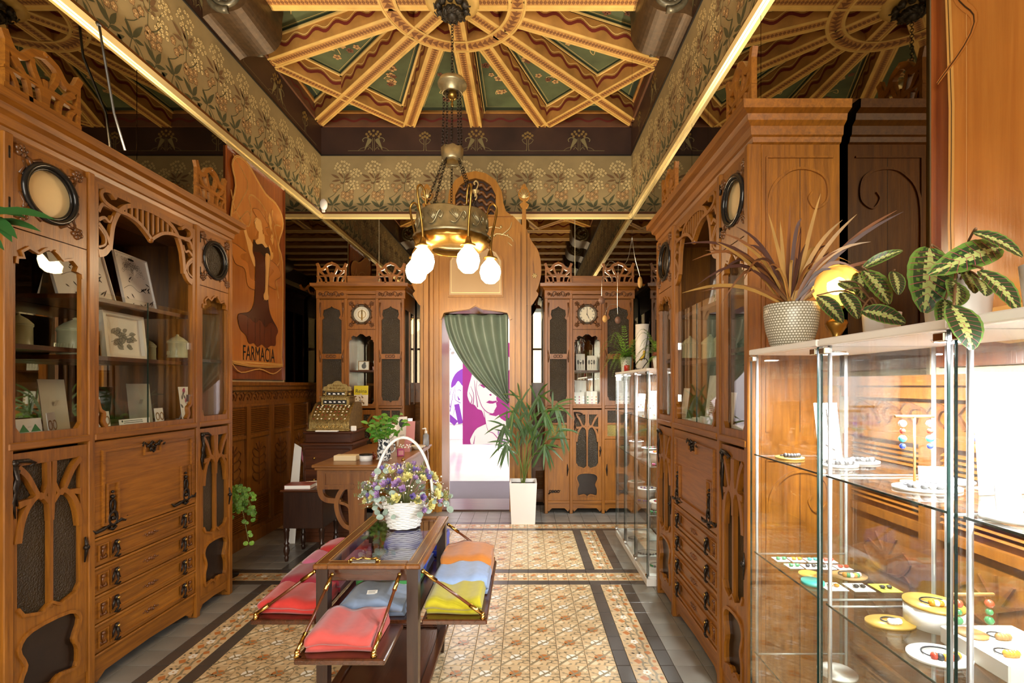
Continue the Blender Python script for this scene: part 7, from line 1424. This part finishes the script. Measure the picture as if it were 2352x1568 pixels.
# ================================================================ palm in a tall white planter
pl = empty('potted_palm', (-.025, 5.52, 0), 0, 'kentia palm in a tall square white planter beside the doorway', 'potted plant')
mb = MB(); a, b = .128, .148; H = .446
for s in (0,):
    vs = [(-a, -a, 0), (a, -a, 0), (a, a, 0), (-a, a, 0), (-b, -b, H), (b, -b, H), (b, b, H), (-b, b, H), (-b+.016, -b+.016, H), (b-.016, -b+.016, H), (b-.016, b-.016, H), (-b+.016, b-.016, H), (-b+.02, -b+.02, H-.05), (b-.02, -b+.02, H-.05), (b-.02, b-.02, H-.05), (-b+.02, b-.02, H-.05)]
    mb.add(vs, [(3, 2, 1, 0)]+[(4*i+j, 4*i+(j+1) % 4, 4*i+4+(j+1) % 4, 4*i+4+j) for i in range(3) for j in range(4)])
mb.build('planter', M_WHITE, pl); MB().box((-b+.019, -b+.019, H-.055), (b-.019, b-.019, H-.04)).build('soil', M_SOIL, pl)
random.seed(33)
for k, (px, py, sprd, L) in enumerate(((1160, 990, -.9, .5), (1195, 930, -.3, .5), (1235, 925, .2, .55), (1275, 945, .7, .55), (1285, 1000, 1.0, .5), (1250, 1035, .8, .42), (1165, 1030, -.8, .45), (1215, 985, -.2, .4), (1250, 960, .4, .45), (1180, 960, -.6, .45))):
    fr_ = MB(); q = at(px, py, 5.45+.12*math.sin(k*2.1))-Vector((-.025, 5.52, 0)); p = Vector((.02*math.cos(k), .02*math.sin(k), .40)); mid = p+(q-p)*.45+Vector((0, 0, .16)); path = cr([p, (p+mid)/2+Vector((0, 0, .05)), mid, q+Vector((0, 0, .07)), q], 5); fr_.tube(path, [.006, .0015], 5, 1)
    n0 = int(len(path)*.45); m = len(path)
    for i in range(n0, m-1):
        c = Vector(path[i]); d = (Vector(path[min(m-1, i+1)])-Vector(path[i-1])).normalized(); t = (i-n0)/(m-n0)
        if i % 2 and i < m-4: continue
        for s in (-1, 1):
            sd = d.cross(Vector((0, -1, .3))).normalized()*s; ll = .25*(1-.45*abs(t-.4)); e = c+(sd*.5+d*.85).normalized()*ll; e.z -= .02+.03*t; blade(fr_, c, e, .022, .012, 5, 0, nrm=(0, -1, .5), tipw=.05, arch=.012)
    blade(fr_, path[-2], Vector(path[-1])+Vector((.05*sprd, -.02, -.10)), .02, .02, 5, 0, nrm=(0, -1, .5))
    fr_.build('frond', [M_LEAF, M_STEM], pl, recalc=False)
# hanging mobile
mo = empty('mobile', (1.04, 4.72, 0), 0, 'wire mobile with wooden oval discs hanging before the right back cabinet', 'mobile'); off = Vector((1.04, 4.72, 0))
Q = lambda px, py: at(px, py, 4.72)-off
MB().tube([Q(1452, 497)+Vector((0, 0, 1.55)), Q(1452, 545)], .0012, 4).build('hanging_wire', M_IRON, mo)
for k, (pts, e, col, rx, ry) in enumerate(((((1452, 545), (1458, 590), (1466, 620), (1470, 635)), (1470, 648), 0, .022, .055), (((1452, 545), (1440, 600), (1420, 610)), None, 0, 0, 0), (((1420, 610), (1418, 680), (1419, 722)), (1419, 735), 1, .028, .034), (((1420, 610), (1400, 600), (1384, 640), (1382, 680)), (1382, 690), 1, .03, .035), (((1420, 700), (1400, 700), (1390, 722)), (1389, 732), 0, .022, .034))):
    MB().tube(cr([Q(*p) for p in pts], 4), .0016, 4).build('wire_arm', M_ALU, mo)
    if e: c = Q(*e); MB().lathe([(.001, -.002), (1, -.002), (1, .002), (.001, .002)], 24, 0, Matrix.Translation(c) @ Matrix.Rotation(PI/2, 4, 'X') @ Matrix.Diagonal((rx, ry, 1, 1))).build('oval_disc', (mat('pale_oval', 'd9a860', .5), mat('brown_oval', '7d5a48', .5))[col], mo)
# ================================================================ things inside the wooden cabinets
M_JAR = mat('pale_celadon_porcelain', 'c3c3a0', .3, var=.12, vs=14)
SF = 1.0
def jar(p, r, h, label, group='porcelain apothecary jars'):
    j = empty('apothecary_jar', p, 0, label, 'jar', group); MB().lathe([(.001, 0), (r*.95, 0), (r, .01), (r*.95, .02), (r*.93, h*.62), (r, h*.64), (r*.98, h*.68), (.001, h*.68)], 28, 0, None, True, (0, 0, 0), .012, 14).build('jar_body', M_JAR, j)
    MB().lathe([(.001, h*.68), (r*1.02, h*.68), (r*.98, h*.72), (r*.6, h*.86), (r*.2, h*.95), (r*.12, h*.97), (r*.16, h), (.001, h*1.03)], 28).build('lid', M_JAR, j)
    g = MB(); 
    for k in range(7): a = -PI*.75+.22*k; g.tube([(r*.97*math.cos(a), r*.97*math.sin(a), h*.15), (r*.98*math.cos(a+.08), r*.98*math.sin(a+.08), h*.3)], .003, 4)
    g.build('relief', M_JAR, j); return j
def Lx(x, d, z): return tuple(Lc(x, d, z))
def Rx(x, d, z): return tuple(Rc(x, d, z))
jar(Lx(.15, .20, 1.681), .07, .20, 'ribbed porcelain jar in the nearest bay of the left cabinet'); jar(Lx(.34, .26, 1.681), .055, .16, 'smaller porcelain jar deeper in the nearest bay of the left cabinet')
jar(Lx(.53, .16, 1.653), .075, .19, 'squat porcelain jar left of the framed leaf drawing'); jar(Lx(1.12, .24, 1.653), .05, .14, 'small porcelain jar right of the framed leaf drawing'); jar(Lx(1.34, .2, 1.681), .06, .16, 'porcelain jar in the farthest bay of the left cabinet'); jar(Lx(1.48, .26, 1.681), .05, .15, 'slim porcelain jar at the far end of the left cabinet')
jar(Rx(.17, .16, 1.681), .055, .16, 'porcelain jar in the farthest bay of the right cabinet'); jar(Rx(.55, .16, 1.653), .055, .16, 'far porcelain jar in the middle bay of the right cabinet'); jar(Rx(.72, .18, 1.653), .06, .17, 'near porcelain jar in the middle bay of the right cabinet'); jar(Rx(1.33, .17, 1.681), .065, .18, 'porcelain jar in the nearest bay of the right cabinet')
def frame(p, w_, h_, rz, label, art, lean=-.1, deep=.03, inner=.02, back=M_PAPER, fm=M_WHITE):
    r = empty('framed_picture', p, rz, label, 'picture'); T = XZ(); b = Matrix.Rotation(lean, 4, 'X')
    MB().prism([(-w_/2, 0), (w_/2, 0), (w_/2, h_), (-w_/2, h_)], [[(-w_/2+inner, inner), (w_/2-inner, inner), (w_/2-inner, h_-inner), (-w_/2+inner, h_-inner)]], 0, deep, 0, b @ T).build('frame', fm, r)
    MB().box((-w_/2+inner, deep*.7, inner), (w_/2-inner, deep, h_-inner), 0, b).build('mount', back, r)
    a = MB(); art(a, b @ XZ(0, deep*.7-.001, 0)); a.build('drawing', [M_BLACK, GRY, mat('grey_wash', '9d9b90', .8), AMB, GRN], r, recalc=False); return r
def art_bunch(a, T):
    random.seed(4)
    for k in range(60):
        x, y = random.gauss(-.02, .055), random.gauss(.27, .03); a.ribbon(ell((x, y), .010, n=8), .0012, 0, None, 0, T, closed=True)
    a.flat(ell((.0, .315), .03, .008, 10), -.0004, 0, T)
    for k in range(16): x, y = random.uniform(-.12, .12), random.uniform(.03, .2); a.flat(leafpts((x, y), random.uniform(-1, 1), random.uniform(.015, .06), .004, 4), 0, 0, T)
    a.ribbon(cr([(-.12, .12), (-.05, .15), (.02, .12), (.1, .16)], 5), .002, 0, None, 0, T)
def art_leaves(a, T):
    random.seed(14)
    for k in range(34):
        x, y = random.uniform(-.085, .06), random.uniform(.06, .17); q = leafpts((x, y), random.uniform(-.7, .9), random.uniform(.035, .055), .011, 5); a.flat(q, -.0003*k/34, 2, T); a.ribbon(q, .0014, -.0006, None, 0, T, closed=True)
    a.ribbon(cr([(-.09, .09), (0, .12), (.09, .15)], 5), .002, -.0008, None, 0, T)
def art_bot(a, T):
    random.seed(8)
    for k in range(12): x, y = random.uniform(-.05, .05), random.uniform(.05, .2); a.flat(leafpts((x, y), random.uniform(.6, 2.4), .04, .009, 4), 0, 3 if k % 3 == 0 else 4, T)
    a.ribbon(cr([(0, .03), (.0, .12), (.02, .2)], 4), .002, -.0004, None, 1, T)
frame(Lx(.63, .17, 2.024+(-.072)), .36, .36, PI/2, 'large white print of a bunch of berries on the top shelf of the left cabinet', art_bunch, -.28, .015, .006); frame(Lx(1.0, .17, 1.952), .30, .34, PI/2+.12, 'second white berry print, right of the larger one', art_bunch, -.2, .015, .006)
frame(Lx(.80, .10, 1.653), .31, .255, PI/2+.05, 'white box frame with a grey drawing of leaves in the left cabinet', art_leaves)
frame(Rx(.62, .14, 1.952), .26, .22, -PI/2-.1, 'white framed botanical print on the top shelf of the right cabinet', art_bot, -.22, .015, .008)
def art_two(a, T):
    for s in (-1, 1): a.flat([(s*.03-.026, .03), (s*.03+.026, .03), (s*.03, .065)], 0, 2, T)
    a.ribbon([(-.02, .012), (.03, .012)], .003, 0, None, 0, T); a.flat(ell((-.03, .012), .004, n=8), 0, 0, T)
def art_txt(a, T):
    for z in (.02, .03, .04): a.ribbon([(-.08, z), (.06-.3*(z-.02), z)], .003, 0, None, 0, T)
    a.flat(ell((-.09, .04), .006, n=8), 0, 0, T)
def art_pinkl(a, T):
    for k in range(9): a.ribbon([(-.05, .05+.012*k), (.02+.02*(k % 3), .05+.012*k)], .004, 0, None, 3, T)
def art_hoop(a, T): 
    for s in (-1, 1): a.ribbon(ell((s*.022, .05), .017, .022, 12), .007, -.001, None, 1, T, closed=True)
Z0 = 1.263
standcard(Lx(.20, .06, Z0), .13, .09, M_PAPER, 'white card with two green fan earrings in the nearest left bay', PI/2+.1, art=art_two); standcard(Lx(.09, .10, Z0), .08, .09, M_PAPER, 'white card with a dark earring at the left photo edge', PI/2+.1, art=art_two)
standcard(Lx(.33, .08, Z0), .08, .11, M_PAPER, 'tilted white card with dark green earrings beside the fan pair', PI/2+.4, art=art_hoop)
for k, (x, d, nm, w_, h_) in enumerate(((.12, .22, 'tall round white', .05, .09), (.27, .25, 'low round white', .04, .05))): tag(MB().lathe([(.001, 0), (w_, 0), (w_, h_), (.001, h_)], 28).build('candle_tin', M_WHITE, None, Lx(x, d, Z0+.0)), nm+' tin at the back of the nearest left bay', 'tin')
for k, (x, d) in enumerate(((.53, .08), (.62, .08), (1.02, .08))): standcard(Lx(x, d, Z0), .09, .10, M_PAPER, 'white card with brown hoop earrings, %s in the middle left bay' % ('left', 'second', 'right')[k], PI/2+.15, art=art_hoop)
standcard(Lx(.80, .06, Z0), .22, .05, M_PAPER, 'small white text sign among the cards in the middle left bay', PI/2, art=art_txt)
standcard(Lx(.50, .22, Z0), .16, .27, mat('cream_board', 'd9d2c0', .7), 'tall cream card leaning at the back left of the middle left bay', PI/2+.1); standcard(Lx(1.08, .24, Z0), .15, .25, mat('grey_board', 'b9b2a2', .7), 'tall grey card leaning at the back right of the middle left bay', PI/2-.2)
for k in range(5): earr(Lx(.58+.085*k, .035+.012*(k % 2), Z0), (GRN, BLKL, WOODD, BLKL, GRN)[k], '%s earrings lying flat in the middle left bay, %s from the near side' % (('green', 'black', 'wood', 'dark', 'moss')[k], ('first', 'second', 'third', 'fourth', 'fifth')[k]), w_=.06, rz=.2*k)
standcard(Lx(1.33, .12, Z0), .13, .23, M_PAPER, 'white botanical card in the farthest left bay', PI/2+.1, art=art_bot); standcard(Lx(1.36, .06, Z0), .06, .08, M_PAPER, 'small earring card in front of the botanical card', PI/2, art=art_hoop)
standcard(Rx(.66, .12, Z0), .22, .30, M_PAPER, 'white sheet with pink lines in the middle right bay', -PI/2, art=art_pinkl); standcard(Rx(.88, .14, Z0), .16, .2, M_PAPER, 'plain white card near side of the pink-lined sheet', -PI/2-.2)
for k in range(3): tag(MB().cbox((-.035, -.035, 0), (.035, .035, .03+.015*k), .003).build('small_box', M_WHITE, None, Rx(.50+.14*k, .06, Z0)), 'small white box in front of the pink-lined sheet, %s' % ('farthest and lowest', 'middle', 'nearest and tallest')[k], 'box')
standcard(Rx(1.33, .10, Z0), .14, .22, M_PAPER, 'white card with a dark flower in the nearest right bay', -PI/2, art=art_hoop); tag(MB().cbox((-.06, -.04, 0), (.06, .04, .05), .003).build('small_box', M_WHITE, None, Rx(1.30, .05, Z0), -PI/2), 'low white box in the nearest right bay', 'box'); standcard(Rx(.2, .10, Z0), .12, .22, M_PAPER, 'white card in the farthest right bay', -PI/2, art=art_txt)
standcard(Rx(1.37, .2, Z0), .12, .30, M_CREAM, 'tall cream card behind the dark flower card', -PI/2)
# back cabinets
def art_cat(a, T): a.flat(ell((0, .05), .028, .032, 14), 0, 1, T); a.flat(ell((.008, .085), .014, n=10), -.0004, 1, T)
p = (-1.93, 5.95, 1.681); frame(p, .13, .11, 0, 'small framed photo of a pale cat in the left back cabinet niche', art_cat, -.05, .012, .006, fm=WOODD); 
ff = empty('figurine', (-1.80, 5.95, 1.681), 0, 'small white figure in a pink cup in the left back cabinet niche', 'figurine'); MB().lathe([(.001, 0), (.022, 0), (.026, .045), (.001, .045)], 14).build('cup', mat('pale_pink_cup', 'd9a9a0', .5), ff); MB().lathe([(.006, .045), (.010, .07), (.016, .10), (.008, .12), (.001, .125)], 12).build('figure', M_WHITE, ff)
bkx = standcard((-1.90, 5.925, Z0), .17, .24, mat('pale_cover', 'e6dcc8', .6), 'yellow and white book cover standing in the left back cabinet niche', 0, -.08, name='book', cat='book'); bkx.location.y = 5.815
yl = MB().box((-.085, -.002, .13), (.085, -.0005, .24)).build('yellow_band', mat('yellow_cover', 'd9c722', .5), bkx); yl.rotation_euler = (-.08, 0, 0); text('lettering', 'Reina', .062, M_BLACK, Matrix.Rotation(-.08, 4, 'X') @ FR((0, -.003, .155), (1, 0, 0), (0, 0, 1), (0, -1, 0)), bkx)
sq_ = MB(); random.seed(6)
for k in range(14): sq_.flat(leafpts((random.uniform(-.07, .06), random.uniform(.02, .11)), random.uniform(0, 6), .03, .008, 3), -.0008, k % 2, XZ())
sq_.build('printed_design', [WOODD, GRY], bkx, recalc=False).rotation_euler = (-.08, 0, 0); bkx.location = (-1.93, 5.845, Z0); bkx.scale = (.98, .98, .98)
rx0 = .225+.4975
def art_spoon(a, T):
    for k in range(3): a.flat(ell((-.03+.03*k, .10), .012, .03, 10), 0, 4, T); a.ribbon([(-.03+.03*k, .02), (-.03+.03*k, .08)], .003, 0, None, 0, T)
def art_sticks(a, T):
    for k in range(4): a.ribbon([(-.05, .03+.03*k), (-.0, .025+.03*k)], .004, 0, None, 0, T); a.ribbon([(.01, .04+.03*k), (.05, .03+.03*k)], .004, 0, None, 0, T)
def art_gems(a, T):
    for k in range(9): a.flat(ell((-.05+.05*(k % 3), .03+.035*(k//3)), .010, n=7), 0, (2, 3, 5)[k % 3], T)
standcard((rx0-.06, 5.98, 1.681), .11, .20, M_WHITE, 'white card of leaf earrings on the upper niche shelf under the clock', .1, art=art_spoon); standcard((rx0+.07, 5.99, 1.681), .11, .18, M_WHITE, 'white card of long earrings at the right of the upper niche shelf', -.2, art=art_spoon)
standcard((rx0-.055, 6.02, Z0), .14, .30, M_WHITE, 'white card of dark bar earrings in the niche under the clock', .05, art=art_sticks); standcard((rx0-.08, 5.94, Z0), .12, .16, M_WHITE, 'white card of coloured stones, left in the lower niche', .1, art=art_gems); standcard((rx0+.07, 5.95, Z0), .13, .17, M_WHITE, 'white card of coloured stones, right in the lower niche', -.1, art=art_gems)
# ================================================================ small things on the walls and by the left cabinet
hg = empty('trailing_plant', (-2.36, 3.93, 0), 0, 'trailing green plant in a white pot just behind the left cabinet', 'potted plant'); MB().lathe([(.001, 0), (.09, 0), (.09, .01), (.015, .02), (.012, .5), (.08, .51), (.08, .52), (.001, .52)], 20).build('stand', M_IRON, hg)
MB().lathe([(.001, .52), (.045, .52), (.065, .63), (.058, .63), (.04, .55), (.001, .55)], 20).build('pot', M_WHITE, hg)
random.seed(17); lm = MB(); sm_ = MB()
for k in range(16):
    a = random.uniform(-1.6, .9); L_ = random.uniform(.08, .26); pts = cr([Vector((0, 0, .62)), Vector((.5*L_*math.cos(a), .5*L_*math.sin(a), .68)), Vector((L_*math.cos(a), L_*math.sin(a), .58-random.uniform(-.04, .3)))], 5); sm_.tube(pts, .002, 4)
    for i in range(3, len(pts)):
        for s in range(2):
            c = Vector(pts[i])+Vector((random.uniform(-.02, .02), random.uniform(-.02, .02), random.uniform(-.02, .02))); r = random.uniform(.012, .02); n = Vector((random.uniform(.2, 1), -1, random.uniform(0, 1))).normalized(); u = n.orthogonal().normalized(); v = n.cross(u); lm.add([c]+[c+(u*math.cos(2*PI*j/9)+v*math.sin(2*PI*j/9))*r+n*.003*(j % 2) for j in range(9)], [(0, j+1, (j+1) % 9+1) for j in range(9)], k % 2)
tag(lm.build('round_leaves', [M_LEAFY, M_LEAF2], hg, recalc=False), kind='stuff'); sm_.build('stems', M_STEM, hg)
hp2 = empty('hanging_plant', (-1.80, 1.50, 0), 0, 'green lance-shaped leaves reaching in at the left photo edge', 'potted plant'); MB().lathe([(.001, 1.93), (.06, 1.93), (.08, 2.05), (.072, 2.05), (.055, 1.95), (.001, 1.95)], 20).build('pot', M_WHITE, hp2)
for a in (0, 2.1, 4.2): MB().tube([(.076*math.cos(a), .076*math.sin(a), 2.05), (0, 0, 2.5)], .002, 4).build('hanging_cord', M_BLACK, hp2)
MB().tube([(0, 0, 2.5), (0, 0, ZR)], .002, 4).build('hanging_cord', M_BLACK, hp2)
for k, (bx_, by_, tx, ty, w_) in enumerate(((-60, 500, 128, 505, .03), (-40, 515, 40, 548, .035), (-30, 510, 28, 556, .04), (-50, 520, 95, 532, .026), (-80, 500, 60, 500, .03), (-60, 540, 10, 575, .03))):
    b = MB(); p, q = at(bx_, by_, 1.5+.02*k)-Vector((-1.8, 1.5, 0)), at(tx, ty, 1.46+.02*k)-Vector((-1.8, 1.5, 0)); blade(b, p, q, w_, .0, 6, 0, nrm=(0, -1, .5), arch=.02); b.tube([(0, 0, 2.03), p], .003, 5, 1); b.build('leaf', [mat('dark_lance_leaf', '244a1e', .4), M_STEM], hp2, recalc=False)
tag(MB().tube([at(228, 60, 3.03), at(232, 130, 3.06)+Vector((.02, 0, 0)), at(262, 260, 3.18), at(287, 345, 3.24)], .007, 6).tube([at(228, 60, 3.03), at(224, 52, 3.03)], .012, 6).build('cable', M_BLACK), 'black cable hanging from the gilt strip down behind the left cabinet', 'cable')
ss = MB().lathe([(.001, 0), (.05, 0), (.046, .02), (.02, .028), (.001, .028)], 24, 0, FR((0, 0, 0), (1, 0, 0), (0, 0, 1.5), (0, -1, 0))).cbox((-.02, -.02, -.10), (.02, 0, -.06), .004).build('motion_sensor', M_WHITE, None, (-2.60, YB-.047, 3.83)); tag(ss, 'white oval motion sensor in the back left corner above the gilt strip', 'sensor')
